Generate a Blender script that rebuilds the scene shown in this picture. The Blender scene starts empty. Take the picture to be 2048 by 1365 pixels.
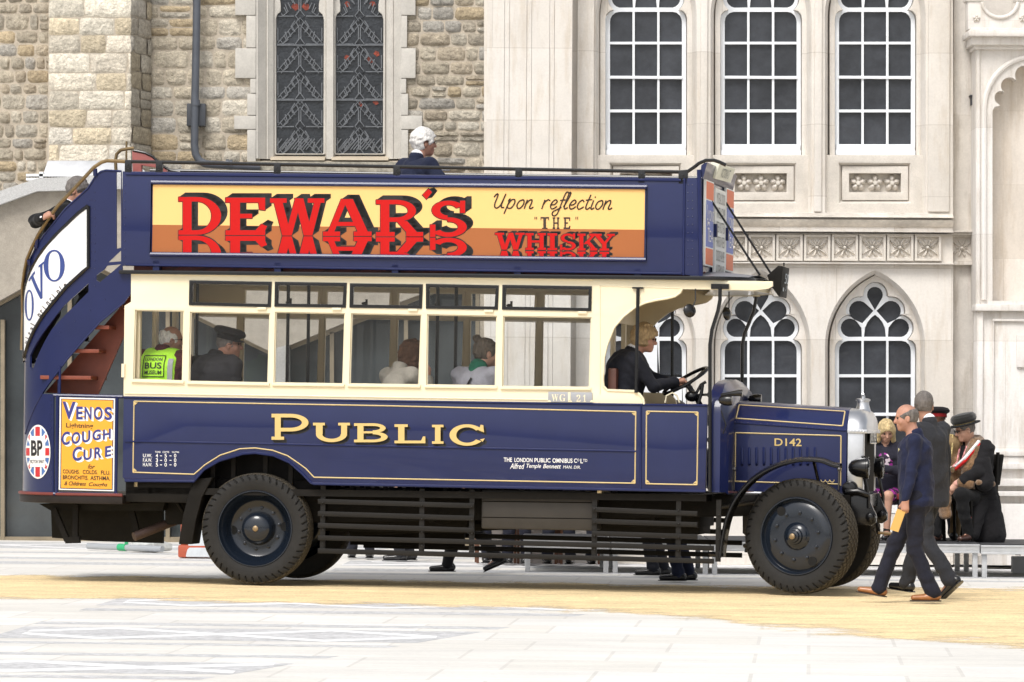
import bpy, bmesh, math, random
import numpy as np
from mathutils import Vector, Matrix
from mathutils.geometry import tessellate_polygon
random.seed(7)
R = math.radians
scene = bpy.context.scene
COL = scene.collection

# ------------------------------------------------------------------ camera, world, sun, exposure
CAM = Vector((0, 0, 1.51)); FPX = 9324.0; PITCH = math.atan((840 - 682.5) / FPX); ROLL = 0.006
_f = Vector((0, math.cos(PITCH), math.sin(PITCH))); _u0 = Vector((0, -math.sin(PITCH), math.cos(PITCH))); _x = Vector((1, 0, 0))
_r = _x * math.cos(ROLL) + _u0 * math.sin(ROLL); _u = _u0 * math.cos(ROLL) - _x * math.sin(ROLL)
cd = bpy.data.cameras.new("camera"); cam = bpy.data.objects.new("camera", cd); COL.objects.link(cam)
cam.matrix_world = Matrix(((_r.x, _u.x, -_f.x, CAM.x), (_r.y, _u.y, -_f.y, CAM.y), (_r.z, _u.z, -_f.z, CAM.z), (0, 0, 0, 1)))
cd.sensor_width = 36; cd.lens = FPX / 2048 * 36; cd.clip_start = 0.5; cd.clip_end = 2000
scene.camera = cam

SUN_EL, SUN_AZ = 52.0, 205.0          # azimuth clockwise from +Y : behind the camera, to its left
w = bpy.data.worlds.new("World"); scene.world = w; w.use_nodes = True
nt = w.node_tree; nt.nodes.clear()
sky = nt.nodes.new('ShaderNodeTexSky'); sky.sky_type = 'NISHITA'; sky.sun_disc = False
sky.sun_elevation = R(SUN_EL); sky.sun_rotation = R(SUN_AZ); sky.dust_density = 4.0; sky.air_density = 1.0; sky.ozone_density = 0.6
hs = nt.nodes.new('ShaderNodeHueSaturation'); hs.inputs['Saturation'].default_value = 0.28
bg = nt.nodes.new('ShaderNodeBackground'); bg.inputs['Strength'].default_value = 0.15
wo = nt.nodes.new('ShaderNodeOutputWorld')
nt.links.new(sky.outputs[0], hs.inputs['Color']); nt.links.new(hs.outputs[0], bg.inputs[0]); nt.links.new(bg.outputs[0], wo.inputs[0])
sd = bpy.data.lights.new("sun", 'SUN'); sd.energy = 1.5; sd.angle = R(22); sd.color = (1, .965, .91)
sun = bpy.data.objects.new("sun", sd); COL.objects.link(sun)
_sd = Vector((math.sin(R(SUN_AZ)) * math.cos(R(SUN_EL)), math.cos(R(SUN_AZ)) * math.cos(R(SUN_EL)), math.sin(R(SUN_EL))))
sun.rotation_euler = _sd.to_track_quat('Z', 'Y').to_euler()
scene.view_settings.view_transform = 'Standard'; scene.view_settings.look = 'None'
scene.view_settings.exposure = 0.30; scene.view_settings.gamma = 1; scene.view_settings.use_curve_mapping = False
scene.cycles.max_bounces = 8; scene.cycles.transparent_max_bounces = 16

# ------------------------------------------------------------------ from a photo point to a place in the world
GS, GZ0 = -0.006, -0.022                                            # the yard falls gently to the right
def ray(px, py): return _f * FPX + _r * (px - 1024) - _u * (py - 682.5)
def W(px, py, Y):
    d = ray(px, py); return CAM + d * (Y / d.y)
def G(px, py, up=0.0):
    d = ray(px, py); n = Vector((-GS, 0, 1)); return CAM + d * ((up + GZ0 - CAM.dot(n)) / d.dot(n))
def gz(x): return GS * x + GZ0

PSI, TILT = R(10), 0.008
BX = Vector((math.cos(PSI), -math.sin(PSI), -TILT)).normalized()
BZ = Vector((TILT, 0, 1)); BZ = (BZ - BX * BZ.dot(BX)).normalized(); BY = BZ.cross(BX)
BM = Matrix(((BX.x, BY.x, BZ.x, 0), (BX.y, BY.y, BZ.y, 42), (BX.z, BY.z, BZ.z, 0), (0, 0, 0, 1))); BMI = BM.inverted()
_co = BMI @ CAM; _B3 = BMI.to_3x3()
def B(px, py, d=0.0):
    """bus-local point on the plane y=d"""
    v = _B3 @ ray(px, py); return _co + v * ((d - _co.y) / v.y)
def Bm(px, py, x):
    """bus-local point on the plane x"""
    v = _B3 @ ray(px, py); return _co + v * ((x - _co.x) / v.x)
def bxz(px, py, d=0.0):
    p = B(px, py, d); return (p.x, p.z)

# ------------------------------------------------------------------ materials
MATS = {}
def mat(name, col, rough=.5, metal=0.0, noise=None, bump=None, coat=0.0, spec=.5, attr=None, extra=None, sheen=0):
    if name in MATS: return MATS[name]
    m = bpy.data.materials.new(name); m.use_nodes = True; MATS[name] = m
    t = m.node_tree; b = t.nodes['Principled BSDF']; L = t.links.new
    b.inputs['Base Color'].default_value = (*col, 1); b.inputs['Roughness'].default_value = rough
    b.inputs['Metallic'].default_value = metal; b.inputs['Coat Weight'].default_value = coat; b.inputs['Coat Roughness'].default_value = .04
    b.inputs['Specular IOR Level'].default_value = spec; b.inputs['Sheen Weight'].default_value = sheen
    tc = t.nodes.new('ShaderNodeTexCoord')
    src = None
    if attr:
        a = t.nodes.new('ShaderNodeAttribute'); a.attribute_name = attr; src = a.outputs['Color']
    for nz in ([noise] if noise and not isinstance(noise, list) else (noise or [])):
        sc, amt = nz[0], nz[1]; st = nz[2] if len(nz) > 2 else (1, 1, 1)
        mp = t.nodes.new('ShaderNodeMapping'); mp.inputs['Scale'].default_value = st; L(tc.outputs['Object'], mp.inputs[0])
        n = t.nodes.new('ShaderNodeTexNoise'); n.inputs['Scale'].default_value = sc; n.inputs['Detail'].default_value = 6; n.inputs['Roughness'].default_value = .65
        L(mp.outputs[0], n.inputs['Vector'])
        mr = t.nodes.new('ShaderNodeMapRange'); mr.inputs[1].default_value = .3; mr.inputs[2].default_value = .7
        mr.inputs[3].default_value = 1 - amt; mr.inputs[4].default_value = 1 + amt; L(n.outputs[0], mr.inputs[0])
        vm = t.nodes.new('ShaderNodeVectorMath'); vm.operation = 'SCALE'; L(mr.outputs[0], vm.inputs['Scale'])
        if src is None: vm.inputs[0].default_value = col
        else: L(src, vm.inputs[0])
        src = vm.outputs[0]
    if src is not None: L(src, b.inputs['Base Color'])
    if bump:
        n = t.nodes.new('ShaderNodeTexNoise'); n.inputs['Scale'].default_value = bump[0]; n.inputs['Detail'].default_value = 5
        mp = t.nodes.new('ShaderNodeMapping'); mp.inputs['Scale'].default_value = bump[3] if len(bump) > 3 else (1, 1, 1)
        L(tc.outputs['Object'], mp.inputs[0]); L(mp.outputs[0], n.inputs['Vector'])
        bp = t.nodes.new('ShaderNodeBump'); bp.inputs['Strength'].default_value = bump[1]; bp.inputs['Distance'].default_value = bump[2] if len(bump) > 2 else .01
        L(n.outputs[0], bp.inputs['Height']); L(bp.outputs[0], b.inputs['Normal'])
    if extra: extra(m, t, b, tc)
    return m
def glass_mat(name, tint=(1, 1, 1), gloss=.06, rough=.02):
    if name in MATS: return MATS[name]
    m = bpy.data.materials.new(name); m.use_nodes = True; MATS[name] = m; t = m.node_tree; t.nodes.clear(); L = t.links.new
    o = t.nodes.new('ShaderNodeOutputMaterial'); mx = t.nodes.new('ShaderNodeMixShader')
    tr = t.nodes.new('ShaderNodeBsdfTransparent'); tr.inputs[0].default_value = (*tint, 1)
    gl = t.nodes.new('ShaderNodeBsdfGlossy'); gl.inputs['Roughness'].default_value = rough
    mx.inputs[0].default_value = gloss; L(tr.outputs[0], mx.inputs[1]); L(gl.outputs[0], mx.inputs[2]); L(mx.outputs[0], o.inputs[0])
    return m

# ------------------------------------------------------------------ mesh builder
class Frame:
    def __init__(s, o, u, v, n): s.o, s.u, s.v, s.n = Vector(o), Vector(u), Vector(v), Vector(n)
    def __call__(s, a, b, c=0.0): return s.o + s.u * a + s.v * b + s.n * c
SIDE = Frame((0, 0, 0), (1, 0, 0), (0, 0, 1), (0, 1, 0))     # bus side, depth = +y ; also world facades with X,Z and depth Y
class MB:
    def __init__(s): s.v, s.f, s.c = [], [], None
    def add(s, vs, fs):
        k = len(s.v); s.v.extend(Vector(p) for p in vs); s.f.extend(tuple(i + k for i in f) for f in fs); return s
    def hexa(s, p):   # 8 points: bottom 4 (ccw) , top 4
        return s.add(p, [(0, 3, 2, 1), (4, 5, 6, 7), (0, 1, 5, 4), (1, 2, 6, 5), (2, 3, 7, 6), (3, 0, 4, 7)])
    def box(s, x0, x1, y0, y1, z0, z1):
        return s.hexa([(x0, y0, z0), (x1, y0, z0), (x1, y1, z0), (x0, y1, z0), (x0, y0, z1), (x1, y0, z1), (x1, y1, z1), (x0, y1, z1)])
    def bar(s, a, b, wd, ht, up=(0, 0, 1)):
        a, b = Vector(a), Vector(b); t = (b - a).normalized(); up = Vector(up); l = t.cross(up)
        if l.length < 1e-5: l = t.cross(Vector((1, 0, 0)))
        l.normalize(); u = l.cross(t); l = l * wd / 2; u = u * ht / 2
        return s.hexa([a - l - u, b - l - u, b + l - u, a + l - u, a - l + u, b - l + u, b + l + u, a + l + u])
    def tube(s, path, r, n=8, closed=False, caps=True):
        P = [Vector(p) for p in path]; m = len(P); rr = r if hasattr(r, '__len__') else [r] * m
        k = len(s.v); prev = None
        for i in range(m):
            a = P[(i - 1) % m] if (closed or i > 0) else P[0]; b = P[(i + 1) % m] if (closed or i < m - 1) else P[-1]
            t = (b - a).normalized()
            if prev is None:
                q = Vector((0, 0, 1)) if abs(t.z) < .9 else Vector((1, 0, 0)); prev = (q - t * q.dot(t)).normalized()
            else:
                prev = (prev - t * prev.dot(t)).normalized()
            bn = t.cross(prev)
            for j in range(n):
                an = 2 * math.pi * j / n; s.v.append(P[i] + (prev * math.cos(an) + bn * math.sin(an)) * rr[i])
        for i in range(m if closed else m - 1):
            i2 = (i + 1) % m
            for j in range(n):
                j2 = (j + 1) % n; s.f.append((k + i * n + j, k + i * n + j2, k + i2 * n + j2, k + i2 * n + j))
        if caps and not closed:
            s.f.append(tuple(k + j for j in range(n))[::-1]); s.f.append(tuple(k + (m - 1) * n + j for j in range(n)))
        return s
    def plate(s, loop, holes, fr, w0, w1, back=True):
        loops = [loop] + list(holes or []); flat = [p for l in loops for p in l]
        tris = tessellate_polygon([[Vector((p[0], p[1], 0)) for p in l] for l in loops])
        n = len(flat); k = len(s.v)
        s.v.extend(fr(p[0], p[1], w0) for p in flat)
        s.f.extend(tuple(k + i for i in t) for t in tris)
        if w1 is None or w1 == w0: return s
        s.v.extend(fr(p[0], p[1], w1) for p in flat)
        if back: s.f.extend(tuple(k + n + i for i in reversed(t)) for t in tris)
        o = 0
        for l in loops:
            m = len(l)
            for i in range(m):
                j = (i + 1) % m; s.f.append((k + o + i, k + o + j, k + n + o + j, k + n + o + i))
            o += m
        return s
    def ring(s, lo, li, fr, w0, w1=None, closed=True):
        """sloped band between two loops of equal length at depths w0, w1"""
        k = len(s.v); m = len(lo)
        s.v.extend(fr(p[0], p[1], w0) for p in lo); s.v.extend(fr(p[0], p[1], w0 if w1 is None else w1) for p in li)
        for i in range(m if closed else m - 1):
            j = (i + 1) % m; s.f.append((k + i, k + j, k + m + j, k + m + i))
        return s
    def lathe(s, prof, c, ax, n=32, close=False):
        c, ax = Vector(c), Vector(ax).normalized(); q = Vector((0, 0, 1)) if abs(ax.z) < .9 else Vector((1, 0, 0))
        e1 = (q - ax * q.dot(ax)).normalized(); e2 = ax.cross(e1); k = len(s.v); m = len(prof)
        for j in range(n):
            an = 2 * math.pi * j / n; e = e1 * math.cos(an) + e2 * math.sin(an)
            s.v.extend(c + e * r + ax * h for r, h in prof)
        for j in range(n):
            j2 = (j + 1) % n
            for i in range(m - 1): s.f.append((k + j * m + i, k + j2 * m + i, k + j2 * m + i + 1, k + j * m + i + 1))
        return s
    def ball(s, c, r, n=12, m=8):
        c = Vector(c); r = r if hasattr(r, '__len__') else (r, r, r); k = len(s.v)
        for i in range(m + 1):
            th = math.pi * i / m
            for j in range(n):
                ph = 2 * math.pi * j / n; s.v.append(c + Vector((r[0] * math.sin(th) * math.cos(ph), r[1] * math.sin(th) * math.sin(ph), r[2] * math.cos(th))))
        for i in range(m):
            for j in range(n):
                j2 = (j + 1) % n; s.f.append((k + i * n + j, k + (i + 1) * n + j, k + (i + 1) * n + j2, k + i * n + j2))
        return s
    def bm(s):
        b = bmesh.new(); vs = [b.verts.new(p) for p in s.v]
        for f in s.f:
            try: b.faces.new([vs[i] for i in f])
            except ValueError: pass
        return b
    def finish(s, name, material, parent=None, bevel=0, sharp=32, weld=True, origin=None, normals=True, cuts=None):
        b = s.bm(); bmesh.ops.remove_doubles(b, verts=b.verts, dist=1e-5) if weld else None
        if cuts:
            for co, no in cuts: bmesh.ops.bisect_plane(b, geom=b.verts[:] + b.edges[:] + b.faces[:], plane_co=co, plane_no=no, clear_outer=True)
        if normals: bmesh.ops.recalc_face_normals(b, faces=b.faces)
        if bevel:
            es = [e for e in b.edges if len(e.link_faces) == 2 and e.calc_face_angle(0) > R(40)]
            bmesh.ops.bevel(b, geom=es, offset=bevel, segments=2, affect='EDGES', profile=.6, clamp_overlap=True)
        return link(b, name, material, parent, sharp, origin)
ORG = {}
def link(b, name, material, parent=None, sharp=32, origin=None):
    off = origin if origin is not None else ORG.get(parent.name if parent else None, Vector((0, 0, 0)))
    if off.length: bmesh.ops.translate(b, verts=b.verts, vec=-off)
    for f in b.faces: f.smooth = True
    for e in b.edges:
        if len(e.link_faces) != 2 or e.calc_face_angle(0) > R(sharp): e.smooth = False
    me = bpy.data.meshes.new(name); b.to_mesh(me); b.free()
    o = bpy.data.objects.new(name, me); me.materials.append(material); COL.objects.link(o)
    if parent: o.parent = parent; ORG[o.name] = off
    elif origin is not None: o.location = origin
    return o
def tag(o, label=None, cat=None, group=None, kind=None):
    if label: o['label'] = label
    if cat: o['category'] = cat
    if group: o['group'] = group
    if kind: o['kind'] = kind
    return o
def thing(name, loc, label, cat, group=None):
    o = bpy.data.objects.new(name, None); o.empty_display_size = .1; COL.objects.link(o); o.location = loc; ORG[o.name] = Vector(loc)
    return tag(o, label, cat, group)
def clone(o, parent=None, dloc=(0, 0, 0)):
    c = o.copy(); COL.objects.link(c); c.location = o.location + Vector(dloc)
    if parent: c.parent = parent
    ORG[c.name] = ORG.get(o.name, Vector((0, 0, 0)))
    return c
def clone_tree(o, parent=None, dloc=(0, 0, 0)):
    kids = [k for k in COL.objects if k.parent == o]; c = clone(o, parent, dloc)
    for k in kids: clone_tree(k, c)
    return c

# ------------------------------------------------------------------ lettering
_TC = {}
def text2d(s, shear=0.0, off=0.0):
    key = (s, shear, off)
    if key in _TC: return _TC[key]
    c = bpy.data.curves.new("t", 'FONT'); c.body = s; c.fill_mode = 'FRONT'; c.shear = shear; c.offset = off; c.resolution_u = 4
    o = bpy.data.objects.new("t", c); me = o.to_mesh()
    v = [(p.co.x, p.co.y) for p in me.vertices]; f = [tuple(p.vertices) for p in me.polygons]
    o.to_mesh_clear(); bpy.data.objects.remove(o); bpy.data.curves.remove(c); _TC[key] = (v, f); return v, f
def bil(q, a, b):
    """quad TL,TR,BR,BL ; a right, b up"""
    tl, tr, br, bl = q
    return tuple((bl[i] * (1 - a) + br[i] * a) * (1 - b) + (tl[i] * (1 - a) + tr[i] * a) * b for i in (0, 1))
def put_text(mb, s, quad, fn, shear=0.0, off=0.0, bbox=None):
    v, f = text2d(s, shear, off)
    x0 = min(p[0] for p in v); x1 = max(p[0] for p in v); y0 = min(p[1] for p in v); y1 = max(p[1] for p in v)
    if bbox: y0, y1 = bbox
    mb.add([fn(*bil(quad, (p[0] - x0) / (x1 - x0), (p[1] - y0) / (y1 - y0))) for p in v], f)
def quad(x0, y0, x1, y1, sl=0.0): return [(x0, y0), (x1, y0 + sl * (x1 - x0)), (x1, y1 + sl * (x1 - x0)), (x0, y1)]
def arcp(cx, cy, ro, ri, a0, a1, n=18):
    A = [R(a0 + (a1 - a0) * i / n) for i in range(n + 1)]
    return [(cx + ro[0] * math.cos(a), cy + ro[1] * math.sin(a)) for a in A] + [(cx + ri[0] * math.cos(a), cy + ri[1] * math.sin(a)) for a in reversed(A)]
def rc(x0, y0, x1, y1): return [(x0, y0), (x1, y0), (x1, y1), (x0, y1)]
def st(x0, y0, x1, y1, t): return [(x0 - t / 2, y0), (x0 + t / 2, y0), (x1 + t / 2, y1), (x1 - t / 2, y1)]
GL = {   # hand drawn slab capitals: width, pieces
 'D': (1.0, [rc(0, .88, .42, 1), rc(0, 0, .42, .12), rc(.1, .12, .3, .88), arcp(.42, .5, (.56, .5), (.34, .38), -90, 90)]),
 'E': (.92, [rc(0, .87, .82, 1), rc(0, 0, .82, .13), rc(.1, .13, .3, .87), rc(.3, .45, .55, .57), [(.68, .87), (.70, .68), (.82, .66), (.82, .87)], [(.62, .13), (.74, .3), (.86, .24), (.82, .13)]]),
 'W': (1.3, [rc(0, .88, .38, 1), rc(.86, .88, 1.24, 1), st(.38, 0, .19, .88, .2), st(.42, 0, .65, 1, .15), st(.87, 0, .66, 1, .2), st(.89, 0, 1.08, .88, .15)]),
 'A': (1.15, [rc(0, 0, .4, .12), rc(.72, 0, 1.14, .12), st(.19, .12, .50, 1, .15), st(.93, .12, .58, 1, .24), rc(.3, .27, .8, .38)]),
 'R': (1.08, [rc(0, .88, .46, 1), rc(0, 0, .42, .12), rc(.1, .12, .3, .88), arcp(.46, .70, (.44, .3), (.26, .18), -90, 90), rc(.3, .40, .46, .52), st(.80, .12, .58, .42, .24), rc(.68, 0, 1.06, .12)]),
 'S': (.92, [arcp(.44, .735, (.40, .265), (.2, .145), 25, 265), arcp(.44, .27, (.44, .27), (.23, .15), 95, -150), rc(.72, .66, .84, 1), rc(0, 0, .13, .34)]),
 'H': (1.05, [rc(0, .87, .42, 1), rc(0, 0, .42, .13), rc(.1, .13, .31, .87), rc(.62, .87, 1.04, 1), rc(.62, 0, 1.04, .13), rc(.72, .13, .93, .87), rc(.31, .44, .72, .57)]),
 'I': (.5, [rc(0, .87, .46, 1), rc(0, 0, .46, .13), rc(.12, .13, .34, .87)]),
 'K': (1.05, [rc(0, .87, .42, 1), rc(0, 0, .42, .13), rc(.1, .13, .31, .87), rc(.62, .87, 1.0, 1), st(.4, .38, .82, .87, .17), st(.84, .13, .52, .55, .24), rc(.66, 0, 1.04, .13)]),
 'Y': (1.05, [rc(0, .87, .4, 1), rc(.66, .87, 1.04, 1), st(.5, .42, .2, .87, .22), st(.54, .42, .85, .87, .15), rc(.42, .13, .63, .45), rc(.3, 0, .76, .13)]),
 'P': (1.0, [rc(0, .86, .5, 1), rc(0, 0, .34, .12), rc(.09, .12, .25, .86), arcp(.5, .66, (.5, .34), (.32, .2), -90, 90), rc(.25, .32, .5, .46)]),
 'U': (1.0, [rc(0, .86, .32, 1), rc(.68, .86, 1, 1), rc(.08, .4, .26, .86), rc(.76, .4, .92, .86), arcp(.5, .4, (.42, .42), (.25, .24), 180, 360)]),
 'B': (1.0, [rc(0, .86, .55, 1), rc(0, 0, .55, .14), rc(.1, .14, .28, .86), arcp(.55, .745, (.38, .255), (.22, .115), -90, 90), arcp(.55, .28, (.44, .28), (.25, .14), -90, 90), rc(.28, .47, .56, .58)]),
 'L': (.95, [rc(0, .86, .4, 1), rc(0, 0, .93, .14), rc(.11, .14, .3, .86), [(.8, .14), (.86, .36), (.93, .36), (.93, .14)]]),
 'C': (1.05, [arcp(.52, .5, (.52, .5), (.32, .36), 35, 325, 30), [(.86, .72), (.92, .98), (1.0, .96), (1.02, .62)], [(.9, .3), (1.04, .34), (.98, .18)]]),
}
def slab(mb, word, fn, place, z0=0.0, dz=2e-5):
    """place: [(char,(x0,yb,x1,yt, slope))] px boxes ; fn(px,py,depth)"""
    k = 0
    for ch, (x0, yb, x1, yt) in place:
        wd, comps = GL[ch]
        for c in comps:
            pts = [(x0 + (x1 - x0) * a / wd, yb + (yt - yb) * b) for a, b in c]
            tris = tessellate_polygon([[Vector((p[0], p[1], 0)) for p in pts]])
            mb.add([fn(p[0], p[1], z0 - k * dz) for p in pts], tris); k += 1
# ================================================================== the setting
from mathutils import noise as mnoise
def ashlar(bw, bh, mortar=.012, dark=.8, stain=(.86, .9), zst=None):
    def ex(m, t, b, tc):
        L = t.links.new
        src = b.inputs['Base Color'].links[0].from_socket
        sep = t.nodes.new('ShaderNodeSeparateXYZ'); L(tc.outputs['Object'], sep.inputs[0])
        cmb = t.nodes.new('ShaderNodeCombineXYZ'); L(sep.outputs['X'], cmb.inputs[0]); L(sep.outputs['Z'], cmb.inputs[1])
        br = t.nodes.new('ShaderNodeTexBrick'); br.offset = .5; L(cmb.outputs[0], br.inputs['Vector'])
        br.inputs['Color1'].default_value = (1, 1, 1, 1); br.inputs['Color2'].default_value = (.88, .865, .84, 1); br.inputs['Mortar'].default_value = (dark, dark * .98, dark * .95, 1)
        br.inputs['Scale'].default_value = 1; br.inputs['Brick Width'].default_value = bw; br.inputs['Row Height'].default_value = bh
        br.inputs['Mortar Size'].default_value = mortar; br.inputs['Mortar Smooth'].default_value = .3
        mx = t.nodes.new('ShaderNodeMixRGB'); mx.blend_type = 'MULTIPLY'; mx.inputs[0].default_value = 1
        L(src, mx.inputs[1]); L(br.outputs['Color'], mx.inputs[2])
        # vertical weather streaks and grime patches of the stone itself
        mp = t.nodes.new('ShaderNodeMapping'); mp.inputs['Scale'].default_value = (5, 5, .7); L(tc.outputs['Object'], mp.inputs[0])
        n = t.nodes.new('ShaderNodeTexNoise'); n.inputs['Scale'].default_value = 1.6; n.inputs['Detail'].default_value = 8; n.inputs['Roughness'].default_value = .7; L(mp.outputs[0], n.inputs['Vector'])
        cr = t.nodes.new('ShaderNodeValToRGB'); cr.color_ramp.elements[0].position = .30; cr.color_ramp.elements[1].position = .5
        cr.color_ramp.elements[0].color = (stain[0], stain[0] * .95, stain[0] * .88, 1); cr.color_ramp.elements[1].color = (1, 1, 1, 1); L(n.outputs[0], cr.inputs[0])
        m2 = t.nodes.new('ShaderNodeMixRGB'); m2.blend_type = 'MULTIPLY'; m2.inputs[0].default_value = 1; L(mx.outputs[0], m2.inputs[1]); L(cr.outputs[0], m2.inputs[2])
        L(m2.outputs[0], b.inputs['Base Color'])
    return ex
HST = mat('hall_stone', (.72, .685, .64), .85, noise=[(3, .06), (40, .05)], bump=(60, .15, .004), extra=ashlar(1.25, .78, .006))
HSG = mat('hall_stone_grey', (.64, .605, .56), .85, noise=[(4, .1), (50, .06)], bump=(60, .15, .004), extra=ashlar(2.2, 1.6, .004, .85, (.7, 1)))
HSD = mat('hall_stone_carved', (.61, .57, .515), .85, noise=[(5, .1), (60, .08)], bump=(80, .2, .003))
HSL = mat('hall_stone_stained', (.56, .52, .465), .9, noise=[(2.2, .30, (1, 1, 2)), (20, .12)], bump=(60, .2, .004))
PST = mat('porch_stone', (.76, .735, .71), .85, noise=[(2.5, .08, (2, 2, .6)), (40, .05)], bump=(50, .2, .004), extra=ashlar(3, 1.15, .004, .8, (.78, 1)))
PSO = mat('porch_stone_ochre', (.70, .645, .585), .85, noise=[(2.5, .1, (2, 2, .6)), (40, .05)], bump=(50, .2, .004), extra=ashlar(.9, .8, .005, .85, (.85, 1)))
WHT = mat('white_window_paint', (.80, .83, .87), .4, noise=(8, .03))
def wavy(m, t, b, tc): pass
DGL = mat('dark_window_glass', (.044, .048, .057), .1, noise=[(1.2, .4), (5, .2)], bump=(2.2, .4, .02), spec=.42)
LEAD = mat('lead_came', (.15, .16, .175), .5, metal=.0, noise=(20, .2))

# ---- ground -------------------------------------------------------
GF = Frame((0, 0, GZ0), (1, 0, GS), (0, 1, 0), (0, 0, 1))
def paving(m, t, b, tc):
    L = t.links.new; src = b.inputs['Base Color'].links[0].from_socket
    br = t.nodes.new('ShaderNodeTexBrick'); br.offset = .37; mp = t.nodes.new('ShaderNodeMapping'); mp.inputs['Rotation'].default_value = (0, 0, R(3.66)); L(tc.outputs['Object'], mp.inputs[0]); L(mp.outputs[0], br.inputs['Vector'])
    br.inputs['Color1'].default_value = (1, 1, 1, 1); br.inputs['Color2'].default_value = (.93, .92, .89, 1); br.inputs['Mortar'].default_value = (.84, .83, .81, 1)
    br.inputs['Scale'].default_value = 1; br.inputs['Brick Width'].default_value = .95; br.inputs['Row Height'].default_value = 1.25; br.inputs['Mortar Size'].default_value = .013
    mx = t.nodes.new('ShaderNodeMixRGB'); mx.blend_type = 'MULTIPLY'; mx.inputs[0].default_value = 1; L(src, mx.inputs[1]); L(br.outputs['Color'], mx.inputs[2]); L(mx.outputs[0], b.inputs['Base Color'])
PAV = mat('pale_paving', (.72, .705, .675), .75, noise=[(.45, .08), (2.2, .09, (.3, 1, 1)), (25, .07)], bump=(80, .1, .003), extra=paving)
SET = mat('grey_setts', (.52, .52, .525), .8, noise=[(1.2, .12, (.4, 2, 1)), (14, .3), (90, .2)], bump=(30, .12, .004))
STW = mat('white_setts', (.80, .80, .80), .8, noise=[(8, .06)])
g = MB(); n = 30
xs = [-260 + 520 * i / n for i in range(n + 1)]
g.add([GF(x, y, -.012) for y in (-60, 20, 75, 500) for x in xs], [(j * (n + 1) + i, j * (n + 1) + i + 1, (j + 1) * (n + 1) + i + 1, (j + 1) * (n + 1) + i) for j in range(3) for i in range(n)])
tag(g.finish('ground', PAV), kind='structure')
def gx_at(line, Y):
    (x0, y0), (x1, y1) = line; return x0 + (x1 - x0) * (Y - y0) / (y1 - y0)
def gp(px, py): p = G(px, py); return (p.x, p.y)
def rag(a, b, Y, n, amp, s):
    return [(a + (b - a) * i / n, Y + amp * mnoise.noise(Vector(((a + (b - a) * i / n) * 7, s, Y * 3))) * 1.5) for i in range(n + 1)]
def strip(mb, Ll, Lr, Y0, Y1, h, amp=.03):
    n = 60
    lo = rag(gx_at(Ll, Y0), gx_at(Lr, Y0), Y0, n, amp, 1); hi = rag(gx_at(Ll, Y1), gx_at(Lr, Y1), Y1, n, amp, 2)
    mb.add([GF(x, y, h) for x, y in lo] + [GF(x, y, h) for x, y in hi], [(i, i + 1, n + 2 + i, n + 1 + i) for i in range(n)])
def diamonds(mb, Ll, Lr, Y0, Y1, h, per, ph=0.0):
    t = .30; x0 = min(gx_at(Ll, Y0), gx_at(Ll, Y1)); x1 = max(gx_at(Lr, Y0), gx_at(Lr, Y1)); x = x0 - ph; 
    while x < x1:
        for a, b in ((Y0, Y1), (Y1, Y0)):
            q = [(x, a - t / 2), (x + per, b - t / 2), (x + per, b + t / 2), (x, a + t / 2)]
            dh = 0 if a == Y0 else .0005
            if x + per > x0 and x < x1:
                L_ = [(gx_at(Ll, v), gx_at(Lr, v)) for u, v in q]; n_ = 8; P_ = [(x + per * i_ / n_, a + (b - a) * i_ / n_) for i_ in range(n_ + 1)]; P_ = [p_ for p_ in P_ if gx_at(Ll, p_[1]) <= p_[0] <= gx_at(Lr, p_[1])]
                if len(P_) > 1: q = [(P_[0][0], P_[0][1] - t / 2), (P_[-1][0], P_[-1][1] - t / 2), (P_[-1][0], P_[-1][1] + t / 2), (P_[0][0], P_[0][1] + t / 2)]; mb.add([GF(u, v, h + dh) for u, v in q], [(0, 1, 2, 3)])
        x += per
LL = (gp(225, 1198), gp(0, 1265)); LR = (gp(1120, 1235), gp(345, 1365))
sb, wb = MB(), MB()
def Dy(y): return 9324 * 1.55 / (y - 840)
for (a, b, dm) in ((1206, 1222, 1), (1228, 1233, 0), (1256, 1261, 0), (1266, 1290, 1), (1296, 1300, 0), (1318, 1323, 0), (1334, 1358, 1), (1363, 1369, 0)):
    strip(sb, LL, LR, Dy(b), Dy(a), -.0112)
    if dm: diamonds(wb, LL, LR, Dy(b) + .12, Dy(a) - .12, -.0106, 1.55, .8)
LL2 = (gp(-900, 1140), gp(-900, 1095)); LR2 = (gp(480, 1140), gp(760, 1098))
for (a, b, dm) in ((1097, 1110, 1), (1116, 1119, 0), (1127, 1131, 0), (1136, 1141, 0)):
    strip(sb, LL2, LR2, Dy(b), Dy(a), -.0112)
    if dm: diamonds(wb, LL2, LR2, Dy(b) + .25, Dy(a) - .25, -.0106, 2.2)
LL3 = (gp(640, 1150), gp(740, 1100)); LR3 = (gp(2900, 1150), gp(2700, 1100))
for (a, b, dm) in ((1104, 1110, 0), (1118, 1121, 0), (1126, 1137, 1), (1142, 1147, 0), (1151, 1154, 0)):
    strip(sb, LL3, LR3, Dy(b), Dy(a), -.0112)
    if dm: diamonds(wb, LL3, LR3, Dy(b) + .25, Dy(a) - .25, -.0106, 2.2)
tag(sb.finish('sett_paving', SET), kind='structure'); tag(wb.finish('zigzag_paving', STW), kind='structure')
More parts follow.
